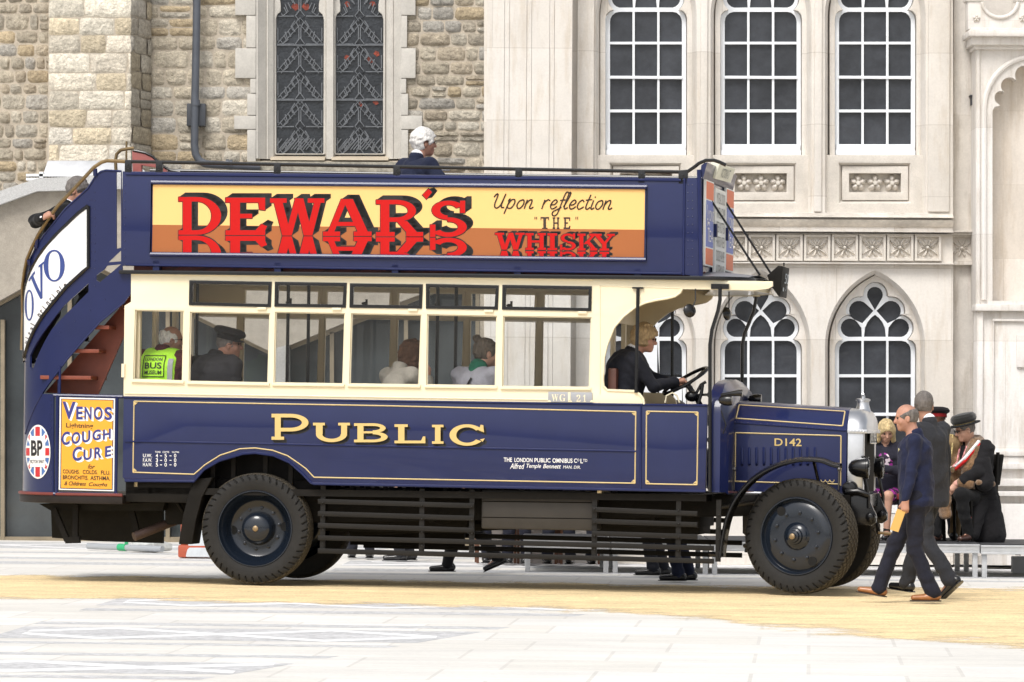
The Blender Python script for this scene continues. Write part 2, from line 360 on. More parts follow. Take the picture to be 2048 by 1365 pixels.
# sand track
def sandmask(m, t, b, tc):
    L = t.links.new
    a = t.nodes.new('ShaderNodeAttribute'); a.attribute_name = 'edge'
    def nz(sc, st):
        mp = t.nodes.new('ShaderNodeMapping'); mp.inputs['Scale'].default_value = st; L(tc.outputs['Object'], mp.inputs[0])
        n = t.nodes.new('ShaderNodeTexNoise'); n.inputs['Scale'].default_value = sc; n.inputs['Detail'].default_value = 9; n.inputs['Roughness'].default_value = .7; L(mp.outputs[0], n.inputs['Vector']); return n.outputs[0]
    s = t.nodes.new('ShaderNodeMath'); s.operation = 'MULTIPLY_ADD'; L(a.outputs['Fac'], s.inputs[0]); s.inputs[1].default_value = .5; L(nz(1.3, (.9, .8, 1)), s.inputs[2])
    mr = t.nodes.new('ShaderNodeMapRange'); L(s.outputs[0], mr.inputs[0]); mr.inputs[1].default_value = .60; mr.inputs[2].default_value = .78
    L(mr.outputs[0], b.inputs['Alpha'])
SAND = mat('sand', (.76, .59, .335), .95, noise=[(.8, .13, (.5, 1.2, 1)), (1.3, .16, (.15, 3.2, 1)), (7, .2, (.6, 1.2, 1)), (45, .34)], bump=(40, .6, .012), extra=sandmask)
s = MB(); near = [(-1800, 1191), (-400, 1195), (0, 1201), (300, 1203), (500, 1207), (1000, 1219), (1250, 1232), (1400, 1244), (1700, 1280), (2048, 1312), (3200, 1420)]
far = [(-1800, 1142), (0, 1146), (480, 1152), (1000, 1160), (1400, 1166), (2048, 1168), (3200, 1170)]
def itp(T, x):
    for (a, b), (c, d) in zip(T, T[1:]):
        if a <= x <= c: return b + (d - b) * (x - a) / (c - a)
NX, NT = 180, 24; edge = []
for i in range(NX + 1):
    px = -1800 + 5000 * i / NX; a = G(px, itp(far, px)); b = G(px, itp(near, px))
    for j in range(NT + 1):
        q = j / NT; p = a.lerp(b, q); s.v.append(Vector((p.x, p.y, gz(p.x) - .0100 + .016 * max(0, min(1, 2.2 * min(q, 1 - q)) - .45) * (.5 + mnoise.noise(Vector((p.x * 2.2, p.y * 2.2, 0))))))); edge.append(min(1, 5 * q, 3.2 * (1 - q)))
s.f = [(i * (NT + 1) + j, i * (NT + 1) + j + 1, (i + 1) * (NT + 1) + j + 1, (i + 1) * (NT + 1) + j) for i in range(NX) for j in range(NT)]
o = s.finish('sand_track', SAND, weld=False); o.data.attributes.new('edge', 'FLOAT', 'POINT').data.foreach_set('value', edge); tag(o, kind='structure')

# ---- rubble church -------------------------------------------------
def colour_attr(o, cols):
    a = o.data.color_attributes.new('stone', 'FLOAT_COLOR', 'POINT'); a.data.foreach_set('color', np.array(cols, dtype=np.float32).ravel())
PAL = [(.45, .40, .315), (.475, .43, .35), (.385, .34, .27), (.44, .355, .235), (.41, .385, .34), (.50, .46, .385), (.41, .35, .265), (.46, .405, .315)]
STONE = mat('rubble_stone', (.4, .35, .27), .92, attr='stone', noise=[(5, .22, (1, 1, 1.6)), (17, .26), (70, .24)], bump=(26, 1.0, .03))
MORT = mat('lime_mortar', (.47, .41, .33), .95, noise=[(5, .12), (40, .12)], bump=(60, .5, .008))
def rubble(name, parent, x0, x1, y0, y1, Y, ch, ln, relief, tone=1.0, pal=PAL, skip=None, fn=None, rnd=.8):
    rg = random.Random(hash((x0, y0)) & 0xffff if False else int(abs(x0) * 7 + y1)); mb = MB(); cols = []
    fn = fn or (lambda px, py, dz: W(px, py, Y) + Vector((0, -dz, 0)))
    y = y0; row = 0
    while y < y1:
        h = min(rg.uniform(*ch), y1 - y + 4); x = x0 - rg.uniform(0, ln[0]); row += 1
        while x < x1:
            l = rg.uniform(*ln) * (1.3 if rg.random() < .2 else 1); a, b = max(x, x0), min(x + l, x1)
            hh = h * (1 if rg.random() > .1 else .5)
            if b - a > 5 and not (skip and skip((a + b) / 2, y + h / 2)):
                for (yy, h2) in ([(y, h)] if hh == h else [(y, h * .5), (y + h * .5, h * .5)]):
                    nx, ny = max(5, int((b - a) / 5)), max(5, int(h2 / 5)); k = len(mb.v)
                    c = rg.choice(pal); br = rg.uniform(.8, 1.15) * tone; c = (c[0] * br, c[1] * br, c[2] * br, 1); sd_ = rg.uniform(0, 100); rel = relief * rg.uniform(.6, 1.2)
                    jx, jy = rg.uniform(-.06, .06), rg.uniform(-.06, .06)
                    for jj in range(ny + 1):
                        for ii in range(nx + 1):
                            u, v = 2 * ii / nx - 1, 2 * jj / ny - 1
                            e = max(abs(u), abs(v)); cr_ = (abs(u) ** 5 + abs(v) ** 5) ** .2 
                            sc = e / cr_ if cr_ > 0 else 1; sc = 1 - rnd * (1 - sc)
                            px = (a + b) / 2 + u * sc * ((b - a) / 2 - .9) * (1 + jx * v); py = yy + h2 / 2 + v * sc * (h2 / 2 - .8) * (1 + jy * u)
                            nzv = mnoise.noise(Vector((px * .09, py * .09, sd_))) * .55 + mnoise.noise(Vector((px * .25, py * .25, sd_))) * .25
                            px += 1.3 * mnoise.noise(Vector((px * .1, py * .1, sd_ + 7))); py += 1.3 * mnoise.noise(Vector((px * .1, py * .1, sd_ + 17)))
                            prof = max(0, 1 - e ** 6)
                            mb.v.append(fn(px, py, -.008 if e > .999 else rel * (.12 + prof ** .6 * (.75 + nzv)))); cols.append(c)
                    for jj in range(ny):
                        for ii in range(nx): mb.f.append((k + jj * (nx + 1) + ii, k + jj * (nx + 1) + ii + 1, k + (jj + 1) * (nx + 1) + ii + 1, k + (jj + 1) * (nx + 1) + ii))
            x += l
        y += h
    o = mb.finish(name, STONE, parent, weld=False, sharp=60); colour_attr(o, cols); return o
YC = 62.0
church = thing('church', W(500, 1080, YC), 'tan rubble stone church wall with a pair of leaded windows and a square buttress', 'church')
cw = MB(); wl = [W(-900, -400, YC), W(975, -400, YC), W(975, 1085, YC), W(-900, 1085, YC)]
WIN = [(515, -400), (800, -400), (800, 325), (515, 325)]
def wxz(pts, Y): return [(W(a, b, Y).x, W(a, b, Y).z) for a, b in pts]
cw.plate(wxz([(-900, -700), (1200, -700), (1200, 1085), (-900, 1085)], YC), [wxz([(520, -300), (797, -300), (797, 322), (520, 322)], YC)], SIDE, YC + .005, YC + .7)
cw.finish('wall', MORT, church)
skipw = lambda x, y: 512 < x < 803 and y < 326
rubble('rubble_facing', church, -150, 100, -60, 420, YC, (20, 34), (18, 52), .030, .88, skip=skipw)
rubble('rubble_facing', church, 296, 520, -60, 420, YC, (24, 38), (26, 66), .024, 1.02, PAL[:2] + PAL[4:6] + PAL[7:] + PAL[3:4], skip=skipw)
rubble('rubble_facing', church, 798, 975, -60, 420, YC, (20, 34), (22, 62), .034, .84, skip=skipw)
# buttress: front plane nearer, right flank turned
bt = MB(); YBt = 61.2
A = W(98, -80, YBt); Bq = W(262, -80, YBt); zt, zb = W(98, -300, YBt).z, W(98, 1085, YBt).z
bt.hexa([(A.x, YBt + .01, zb), (Bq.x, YBt + .01, zb), (Bq.x + .22, YC + .1, zb), (A.x, YC + .1, zb), (A.x, YBt + .01, zt), (Bq.x, YBt + .01, zt), (Bq.x + .22, YC + .1, zt), (A.x, YC + .1, zt)])
bto = bt.finish('buttress', MORT, church)
PB = [(.57, .515, .425), (.55, .50, .41), (.59, .545, .455), (.53, .455, .33), (.55, .51, .44)]
rubble('buttress_facing', bto, 97, 263, -40, 352, YBt, (34, 40), (46, 112), .016, 1.08, PB, rnd=.35)
def flank(px, py, dz):
    q = (px - 262) / 38; a = W(262, py, YBt); return Vector((a.x + .22 * q + dz, YBt + (YC - YBt) * q, a.z))
rubble('buttress_facing', bto, 262, 300, -40, 352, YBt, (34, 40), (22, 40), .02, .74, PB, fn=flank, rnd=.35)  # same stones in a lower tone: the flank's shade is put into their colour
fl = MB(); FLASH = mat('lead_flashing', (.36, .37, .39), .5, metal=.3, noise=(5, .2), bump=(10, .3, .01))
fp = [W(92, 321, YBt) + Vector((0, -.06, 0)), W(270, 321, YBt) + Vector((0, -.06, 0))]
fl.hexa([W(88, 352, YBt) + Vector((0, -.16, 0)), W(300, 352, YBt) + Vector((0, -.16, 0)), W(300, 352, YBt), W(88, 352, YBt), W(96, 322, YBt) + Vector((0, -.05, 0)), W(268, 322, YBt) + Vector((0, -.05, 0)), W(268, 322, YBt), W(96, 322, YBt)])
fl.finish('flashing', FLASH, bto, bevel=.01)
# drain pipe
PIPE = mat('grey_pipe', (.085, .095, .115), .45, noise=(6, .15)); dp = MB(); Yp = YC - .2
dp.tube([W(396, -300, Yp), W(393, 60, Yp), W(390, 200, Yp), W(389, 290, Yp), W(391, 308, Yp), W(398, 321, Yp), W(410, 328, Yp), W(430, 330, Yp), W(520, 334, Yp)], .052, 14)
for a in ((390, 206, 254), ): pass
dpo = dp.finish('drainpipe', PIPE, church)
bx = MB(); p0, p1 = W(373, 252, Yp), W(411, 207, Yp); bx.box(p0.x, p1.x, Yp + .02, YC, p0.z, p1.z); bx.finish('wall_bracket', mat('dark_bracket', (.05, .055, .065), .5), dpo, bevel=.012)
cl = MB()
for (a, b) in ((455, 329), (462, 330)): cl.tube([W(a, b, Yp) + Vector((-.02, 0, 0)), W(a, b, Yp) + Vector((.02, 0, 0))], .066, 14)
cl.tube([W(391, 200, Yp), W(391, 212, Yp)], .062, 14); cl.finish('pipe_collar', PIPE, dpo)
# window dressings
DRS = mat('dressed_limestone', (.53, .505, .46), .85, noise=[(4, .1), (35, .08)], bump=(50, .2, .004))
DRB = mat('dressed_limestone_brown', (.47, .405, .31), .85, noise=[(4, .12)], bump=(50, .2, .004))
qb = MB()
for side, edges in ((-1, [(-60, 32, 470), (32, 97, 492), (97, 158, 470), (158, 188, 500), (188, 232, 494), (232, 260, 468), (260, 325, 494)]), (1, [(-60, 32, 832), (32, 97, 815), (97, 158, 832), (158, 188, 813), (188, 232, 817), (232, 260, 845), (260, 325, 817)])):
    for a, b, xo in edges:
        x0, x1 = (xo, 513) if side < 0 else (802, xo)
        p, q = W(x0 + .7, b - .7, YC), W(x1 - .4, a + .7, YC); qb = MB(); qb.box(p.x, q.x, YC - .075, YC + .05, p.z, q.z); qb.finish('quoin_stone', DRS, church, bevel=.008)
def vstrip(mb, x0, x1, ya, yb, Ya, Yb_, Yk):  # splayed vertical strip between px x0 at depth Ya and x1 at depth Yb_
    a0, a1, b0, b1 = W(x0, ya, YC), W(x0, yb, YC), W(x1, ya, YC), W(x1, yb, YC)
    mb.hexa([(a1.x, Ya, a1.z), (b1.x, Yb_, b1.z), (b1.x, Yk, b1.z), (a1.x, Yk, a1.z), (a0.x, Ya, a0.z), (b0.x, Yb_, b0.z), (b0.x, Yk, b0.z), (a0.x, Yk, a0.z)])
jb = MB()
for (x0, x1, Ya, Yb_) in ((513, 516, -.07, -.07), (516, 533, -.07, .06), (533, 536, .04, .04), (536, 546, .05, .10), (546, 553, .10, .22), (646, 653, .22, .10), (653, 666, .06, .06), (666, 672, .10, .22), (767, 774, .22, .10), (774, 783, .10, .05), (783, 786, .04, .04), (786, 801, .06, -.07), (801, 803, -.07, -.07)):
    vstrip(jb, x0, x1, -300, 318, YC + Ya, YC + Yb_, YC + .5)
jb.finish('window_jamb', DRS, church)
slb = MB()
for (x0, x1) in ((541, 650), (663, 777)):
    a, b, c = W(x0, 309, YC), W(x1, 322, YC), W(x0, 326, YC)
    slb.hexa([(a.x, YC - .1, b.z), (b.x, YC - .1, b.z), (b.x, YC + .4, b.z), (a.x, YC + .4, b.z), (a.x, YC - .02, a.z - .05), (b.x, YC - .02, a.z - .05), (b.x, YC + .4, a.z + .03), (a.x, YC + .4, a.z + .03)])
slb.finish('window_sill', DRB, church, bevel=.01)
sl2 = MB(); a, b = W(495, 324, YC), W(850, 352, YC); sl2.box(a.x, b.x, YC - .14, YC + .4, b.z - .2, a.z); sl2.finish('string_course', mat('mossy_stone', (.30, .28, .23), .9, noise=[(6, .35), (30, .3)], bump=(30, .5, .01)), church, bevel=.015)
GLC = mat('leaded_glass', (.028, .032, .038), .18, noise=[(5, .4), (40, .25)], bump=(25, .5, .01))
RGL = mat('red_window_spot', (.22, .04, .022), .2, noise=[(24, .8)])
def lancet(xc, reds):
    yg = YC + .2
    cy0 = 22
    head = [(xc - 47, 308), (xc + 47, 308), (xc + 48, 40), (xc + 45, 30), (xc + 38, 24), (xc + 38, 10), (xc + 41, -8), (xc + 36, -30), (xc + 20, -52), (xc, -70), (xc - 20, -52), (xc - 36, -30), (xc - 41, -8), (xc - 38, 10), (xc - 38, 24), (xc - 45, 30), (xc - 48, 40)]
    tr = MB(); outer = [(xc - 52, 310), (xc + 52, 310), (xc + 52, -300), (xc - 52, -300)]
    tr.plate(wxz(outer, yg), [wxz(head, yg)], SIDE, yg - .06, yg + .05)
    pl = MB(); pl.plate(wxz([(xc - 52, 310), (xc + 52, 310), (xc + 52, -300), (xc - 52, -300)], yg), None, SIDE, yg, yg + .02)
    wo_ = tr.finish('leaded_window', DRS, church, bevel=.012); pl.finish('glass_pane', GLC, wo_)
    le = MB(); q = lambda a, b: W(xc + a, b, yg - .02)
    def ln(*pts, r=.0085): le.tube([q(*p) for p in pts], r, 5)
    for y in (91, 201): ln((-47, y), (47, y), r=.010)
    for y0 in (-20, 36, 91, 146, 201, 256):
        yb_ = y0 + 55
        if y0 > -20: ln((-44, y0 + 50), (0, y0), (44, y0 + 50)); ln((-38, y0 + 56), (0, y0 + 14), (38, y0 + 56))
        ln((-44, y0 + 20), (-44, y0 + 46)); ln((44, y0 + 20), (44, y0 + 46)); ln((-47, yb_ - 2), (-12, yb_ - 2)); ln((12, yb_ - 2), (47, yb_ - 2)); ln((-2, y0 + 20), (-2, y0 + 42)); ln((2, y0 + 20), (2, y0 + 42))
        ln((0, y0 + 40), (-9, y0 + 52), (0, y0 + 64), (9, y0 + 52), (0, y0 + 40))
        for sg in (-1, 1):
            for k in range(4):
                ln((sg * (8 + k * 8), y0 + 8 + k * 9), (sg * (2 + k * 8), y0 + 20 + k * 9)); 
            ln((sg * 30, y0 + 28), (sg * 24, y0 + 44), (sg * 34, y0 + 52), (sg * 40, y0 + 44)); ln((sg * 10, y0 + 6), (sg * 18, y0 + 18), (sg * 14, y0 + 26))
    for k in range(-3, 4): ln((k * 12, 300), (k * 12 + 18, 278)); ln((k * 12, 278), (k * 12 - 18, 300)) if k < 3 else None
    le.finish('lead_lattice', LEAD, wo_)
    rd = MB()  # small red spots set just in front of the pane
    for (x, y, s) in reds: rd.plate([(W(xc + x + dx * s, y + dy * s, yg).x, W(xc + x + dx * s, y + dy * s, yg).z) for dx, dy in ((-1, 0), (-.3, -1), (.8, -.6), (1, .5), (.1, 1))], None, SIDE, yg - .008, yg - .004)
    if reds: rd.finish('red_spot', RGL, wo_)
lancet(600, [(-10, 14, 8), (11, 14, 8)])
lancet(719, [(-25, 9, 6), (26, 8, 6), (-25, 116, 6), (20, 121, 7), (34, 108, 6), (2, 209, 5), (32, 205, 6)])

# ---- folded concrete canopy building --------------------------------
YK = 57.0
kb = thing('glazed_pavilion', W(300, 1088, YK), 'low tan concrete pavilion with folded roof and tall dark glass panes', 'building')
CON = mat('tan_concrete', (.35, .315, .265), .9, noise=[(1.5, .12), (12, .1), (80, .12)], bump=(50, .4, .008))
CNG = mat('grey_concrete', (.36, .355, .34), .9, noise=[(3, .12), (60, .2)], bump=(60, .4, .008))
CNW = mat('white_terrazzo', (.46, .46, .455), .8, noise=[(30, .12), (90, .25)])
FRM = mat('bronze_frame', (.26, .215, .15), .45, metal=.3, noise=(6, .15)); PGL = mat('pavilion_glass', (.055, .063, .067), .06, noise=(1.2, .3), bump=(1.0, .2, .02))
cz = MB(); cz.plate(wxz([(-400, 640), (-400, 560), (0, 412), (80, 385), (260, 380), (960, 380), (960, 545), (850, 587), (700, 643), (580, 692), (546, 706), (400, 635), (163, 517), (50, 577), (0, 605), (-250, 735)], YK), None, SIDE, YK - .25, YK + .4); cz.finish('folded_roof', CON, kb)
cz = MB(); cz.plate(wxz([(-400, 562), (-400, 520), (0, 388), (80, 361), (262, 350), (262, 381), (80, 386), (0, 415)], YK), None, SIDE, YK - .4, YK + 3); cz.finish('roof_edge', CNW, kb)
cz = MB(); cz.plate(wxz([(262, 352), (960, 352), (960, 381), (262, 381)], YK), None, SIDE, YK - .36, YK + 3.0); cz.finish('roof_edge', CNG, kb)
cz = MB(); cz.plate(wxz([(545, 700), (580, 690), (578, 1098), (549, 1098)], YK), None, SIDE, YK - .3, YK + .3); cz.finish('pier', CNG, kb, bevel=.02)
gl = MB(); gl.plate(wxz([(-250, 730), (0, 606), (50, 578), (163, 518), (400, 636), (547, 706), (549, 1098), (-250, 1098)], YK), None, SIDE, YK + .1, YK + .12); gl.plate(wxz([(580, 692), (960, 545), (960, 1098), (580, 1098)], YK), None, SIDE, YK + .1, YK + .12); gl.finish('glass_pane', PGL, kb)
fr = MB()
def fbar(a, b, w_=.05, d_=.12, Y=YK): fr.bar(W(*a, Y), W(*b, Y), d_, w_, up=(0, 0, 1)) if abs(a[0] - b[0]) > 3 else fr.bar(W(*a, Y), W(*b, Y), w_, d_, up=(0, 1, 0))
for a, b in (((-250, 735), (0, 606)), ((0, 606), (50, 578)), ((50, 578), (163, 520)), ((163, 520), (400, 637)), ((400, 637), (546, 707)), ((581, 694), (850, 589)), ((850, 589), (960, 547))): fbar(a, b, .07)
for x, y in ((6, 640), (-120, 690), (140, 560), (268, 590), (336, 610), (664, 665), (812, 610), (955, 560)): fbar((x, y), (x, 1086), .05)
fr.bar(W(-250, 1084, YK), W(960, 1086, YK), .1, .13); fr.finish('window_frame', FRM, kb)
# little white rooflight behind it
rl = MB(); 
for (x0, x1, y0, y1) in ((52, 205, 349, 353), (52, 205, 357, 361), (78, 86, 344, 386), (196, 203, 344, 386), (84, 200, 366, 370)):
    p, q = W(x0, y1, YK + .2), W(x1, y0, YK + .2); rl.box(p.x, q.x, YK + .2, YK + .4, p.z, q.z)
rlo = rl.finish('rooflight', mat('white_metal', (.75, .76, .77), .4), kb)
rg_ = MB(); p, q = W(84, 388, YK + .3), W(200, 368, YK + .3); rg_.box(p.x, q.x, YK + .3, YK + .32, p.z, q.z); rg_.finish('glass_pane', mat('green_roof_glass', (.30, .36, .35), .2, noise=(30, .2, (4, 1, 1))), rlo)
ms = MB()
for i in range(26): x = 54 + i * 5.9; ms.tube([W(x, 353, YK + .3), W(x, 358, YK + .3)], .008, 4)
ms.finish('mesh_guard', mat('guard_grey', (.3, .3, .31), .5), rlo)

# ---- stone hall ------------------------------------------------------
YH = 50.6
hall = thing('stone_hall', W(1440, 1110, YH), 'pale limestone hall front with gothic sash windows and a carved rosette band', 'building')
def archl(cx, hw, ysp, yap, ybot, n=14):
    h = ysp - yap; r = (hw * hw + h * h) / (2 * hw); L_ = []
    a1 = math.asin(min(1, h / r))
    left = [(cx - hw + r - r * math.cos(a1 * i / n), ysp - r * math.sin(a1 * i / n)) for i in range(n + 1)]
    right = [(2 * cx - x, y) for x, y in reversed(left[:-1])]
    return [(cx - hw, ybot)] + left + right + [(cx + hw, ybot)]
def hull(pts):
    pts = sorted(set(pts)); 
    def half(P):
        o = []
        for p in P:
            while len(o) > 1 and (o[-1][0] - o[-2][0]) * (p[1] - o[-2][1]) - (o[-1][1] - o[-2][1]) * (p[0] - o[-2][0]) <= 0: o.pop()
            o.append(p)
        return o[:-1]
    return half(pts) + half(pts[::-1])
def circ(cx, cy, r, n=18, a0=0, a1=360): return [(cx + r * math.cos(R(a0 + (a1 - a0) * i / n)), cy + r * math.sin(R(a0 + (a1 - a0) * i / n))) for i in range(n + (0 if a1 - a0 == 360 else 1))]
def cusped(cx, yc, bot, g_):
    """outline of the lights, grown by g_ px ; yc is the cusp line"""
    Lf = [(-73 - g_, bot + g_), (-73 - g_, yc + 22)] + [(-73 - g_ + (16) * (1 - math.cos(R(a))), yc + 22 - 18 * math.sin(R(a))) for a in (30, 60, 90)]
    Lf += [(-49 + (19 + g_) * math.cos(R(a)), yc - 19 + (19 + g_) * math.sin(R(a))) for a in range(140, 271, 13)]
    Lf += [(-31 + (20 + g_) * math.cos(R(a)), yc - 54 + (20 + g_) * math.sin(R(a))) for a in range(165, 291, 14)]
    Lf += [((16 + g_) * math.cos(R(a)), yc - 86 + (17 + g_) * math.sin(R(a))) for a in range(175, 271, 12)]
    pts = Lf + [(-x, y) for x, y in reversed(Lf)]
    out = []
    for p in pts:
        if not out or abs(p[0] - out[-1][0]) + abs(p[1] - out[-1][1]) > .6: out.append(p)
    return [(cx + x, y) for x, y in out]
def gothic_window(cx, yc, rows, name, lab):
    """rows: list of (top,bottom) px of pane rows"""
    bot = rows[-1][1]; T = lambda P: [(cx + x, yc + y) for x, y in P]
    Yw = YH + .26
    holes = [T(hull([(0, -55)] + circ(0, -86, 16))), T(hull([(-3, -54), (-25, -29)] + circ(-32, -54, 20))), T(hull([(3, -54), (25, -29)] + circ(32, -54, 20))),
             T(hull([(-27, -20), (-26, -2)] + circ(-50, -20, 18.5))), T(hull([(27, -20), (26, -2)] + circ(50, -20, 18.5))),
             T(hull([(0, -46), (-8, -40), (-15, -31), (-20, -20), (-22, -2), (22, -2), (20, -20), (15, -31), (8, -40)]))]
    for i, (a, b) in enumerate(rows):
        for k, (x0, x1) in enumerate(((-72, -27), (-22.5, 22.5), (27, 72))):
            q = [(cx + x0, b), (cx + x1, b), (cx + x1, a), (cx + x0, a)]
            if i == 0 and k == 0: q = [(cx + x0, b), (cx + x1, b), (cx + x1, a)] + [(cx + x0 + 18 - 18 * math.sin(R(t)), a + 20 - 20 * math.cos(R(t))) for t in (0, 25, 50, 70, 90)]
            if i == 0 and k == 2: q = [(cx + x0, b), (cx + x1, b)] + [(cx + x1 - 18 + 18 * math.sin(R(t)), a + 20 - 20 * math.cos(R(t))) for t in (90, 70, 50, 25, 0)] + [(cx + x0, a)]
            holes.append(q)
    m = MB(); m.plate(wxz(cusped(cx, yc, bot, 7), Yw), [wxz(h, Yw) for h in holes], SIDE, Yw, Yw + .06)
    wn = m.finish(name, WHT, hall, bevel=.006)
    p = MB(); p.plate(wxz(cusped(cx, yc, bot, 5), Yw), None, SIDE, Yw + .045, Yw + .055); p.finish('window_pane', DGL, wn)
    r_ = MB(); a, b = W(cx - 79, bot + 12, Yw), W(cx + 79, bot + 1, Yw); r_.box(a.x, b.x, Yw - .035, Yw + .06, a.z, b.z); r_.finish('bottom_rail', WHT, wn, bevel=.005); r_ = MB(); a, b = W(cx - 80, bot + 22, Yw), W(cx + 80, bot + 13, Yw); r_.box(a.x, b.x, Yw - .06, Yw + .06, a.z, b.z); r_.finish('window_sill', WHT, wn, bevel=.005); r_ = MB()
    k = len(rows) // 2; ym = rows[k][0] - 3; a, b = W(cx - 73, ym + 3, Yw), W(cx + 73, ym - 2, Yw); r_.box(a.x, b.x, Yw - .02, Yw + .03, a.z, b.z)
    r_.finish('sash_rail', WHT, wn, bevel=.005)
    t_ = MB(); t_.plate(wxz([(x, y) for x, y in archl(cx, 92, yc + 16, yc - 125, bot + 24)], Yw), [wxz(cusped(cx, yc, bot + 14, 8.5), Yw)], SIDE, Yw - .10, Yw + .2)
    t_.finish('stone_tracery', HST, wn, bevel=.012)
    return wn
CX = (1292, 1521.5, 1750)
UR = [(24, 84), (89, 152.5), (158, 219.5), (225, 289)]
LRW = [(682, 749), (755, 826), (832, 903), (909, 980)]
facade = [(968, -500), (1906, -500), (1906, 1130), (968, 1130)]
holes_u = [archl(cx + .5, 101, 33, -118, 426) for cx in CX]; holes_l = [archl(cx, 100, 692, 540, 1030) for cx in CX]
frieze_hole = []
wm = MB(); wm.plate(wxz(facade, YH), [wxz(h, YH) for h in holes_u + holes_l], SIDE, YH, YH + .9); wm.finish('front_wall', HST, hall)
for i, cx in enumerate(CX):
    sp = MB()
    for (ho, hi) in ((archl(cx + .5, 101, 33, -118, 426), archl(cx, 91, 33, -109, 312)), (holes_l[i], archl(cx, 91, 692, 551, 1005))):
        mid = [((a[0] + b[0]) / 2, (a[1] + b[1]) / 2) for a, b in zip(ho, hi)]; m2 = [((a[0] * .42 + b[0] * .58), (a[1] * .42 + b[1] * .58)) for a, b in zip(ho, hi)]
        if ho[0][1] < 500: mid[0] = (mid[0][0], 426); mid[-1] = (mid[-1][0], 426); m2[0] = (m2[0][0], 312); m2[-1] = (m2[-1][0], 312)
        sp.ring(wxz(ho, YH), wxz(mid, YH), SIDE, YH, YH + .07, False); sp.ring(wxz(mid, YH), wxz(m2, YH), SIDE, YH + .07, YH + .10, False); sp.ring(wxz(m2, YH), wxz(hi, YH), SIDE, YH + .10, YH + .22, False)
    sp.finish('window_reveal', HST, hall)
    gothic_window(cx, 17.5, UR, 'sash_window', ''); gothic_window(cx, 676, LRW, 'arched_window', '')
# apron with relief panel beneath every upper window
def petal_flower(mb, c, r, h, n=5, rot=90):
    k = len(mb.v); nr, na = 7, 70
    for i in range(nr + 1):
        for j in range(na):
            th = 2 * math.pi * j / na; q = i / nr; lob = abs(math.cos(n * (th - R(rot)) / 2)); Rm = r * (.42 + .58 * lob ** .45)
            z = h * (math.sin(math.pi * min(1, q * 1.02)) ** .7 * (.35 + .65 * lob ** .5) + .1 * (1 - q)) if q < 1 else -.004
            if q < .22: z = h * .75
            mb.v.append(c + Vector((Rm * q * math.cos(th), -z, Rm * q * math.sin(th))))
    for i in range(nr):
        for j in range(na): j2 = (j + 1) % na; mb.f.append((k + i * na + j, k + i * na + j2, k + (i + 1) * na + j2, k + (i + 1) * na + j))
for cx in CX:
    m = MB(); Yp_ = YH + .12
    x0 = cx - 92; P = [(cx - 73, 327), (cx + 71, 327), (cx + 71, 408), (cx - 73, 408)]; I = [(cx - 61, 337), (cx + 61, 337), (cx + 61, 397), (cx - 61, 397)]; J = [(cx - 52, 347), (cx + 52, 347), (cx + 52, 385), (cx - 52, 385)]
    m.plate(wxz([(cx - 101, 311), (cx + 101, 311), (cx + 101, 428), (cx - 101, 428)], Yp_), [wxz(P, Yp_)], SIDE, Yp_ - .05, Yp_ + .3)
    m.ring(wxz(P, Yp_), wxz([(cx - 66, 333), (cx + 66, 333), (cx + 66, 401), (cx - 66, 401)], Yp_), SIDE, Yp_ - .05, Yp_ + .03)
    m.plate(wxz([(cx - 66, 333), (cx + 66, 333), (cx + 66, 401), (cx - 66, 401)], Yp_), [wxz(J, Yp_)], SIDE, Yp_ - .015, Yp_ + .3); m.plate(wxz(J, Yp_), None, SIDE, Yp_ + .11, Yp_ + .2)
    pn = m.finish('relief_panel', HSD, hall, bevel=.006)
    for k in (-34, 0, 34):
        f_ = MB(); petal_flower(f_, W(cx + 1 + k, 366, Yp_) + Vector((0, .11, 0)), .098, .085)
        f_.lathe([(0.001, .105), (.022, .102), (.026, .08), (.03, .02)], W(cx + 1 + k, 366, Yp_) + Vector((0, .11, 0)), (0, -1, 0), 8)
        f_.finish('carved_flower', HSD, pn)
# weathered ledge, frieze, mouldings
lg = MB(); a, b, c = W(1175, 424, YH), W(1906, 437, YH), W(1906, 446, YH)
lg.hexa([(a.x, YH - .10, b.z), (b.x, YH - .10, b.z), (b.x, YH + .1, b.z), (a.x, YH + .1, b.z), (a.x, YH - .02, a.z), (b.x, YH - .02, a.z), (b.x, YH + .1, a.z), (a.x, YH + .1, a.z)])
lg.finish('sloping_ledge', HSL, hall, bevel=.006)
lg = MB(); a, b = W(1175, 437, YH), W(1906, 455, YH); lg.hexa([(a.x, YH - .02, b.z), (b.x, YH - .02, b.z), (b.x, YH + .1, b.z), (a.x, YH + .1, b.z), (a.x, YH - .075, a.z), (b.x, YH - .075, a.z), (b.x, YH + .1, a.z), (a.x, YH + .1, a.z)]); lg.finish('ledge_moulding', HSL, hall, bevel=.006)
fz = MB()
for (ya, yb, o_) in ((461, 465, .13), (465, 470, .10), (522, 530, .10)):
    a, b = W(1000, ya, YH), W(1906, yb, YH); fz.box(a.x, b.x, YH - o_, YH + .1, b.z, a.z)
    a, b = W(1906.5, ya, YH), W(1950, yb, YH); fz.box(a.x, b.x, YH + .15 - o_, YH + .3, b.z, a.z)
fz.finish('frieze_moulding', HSG, hall, bevel=.012)
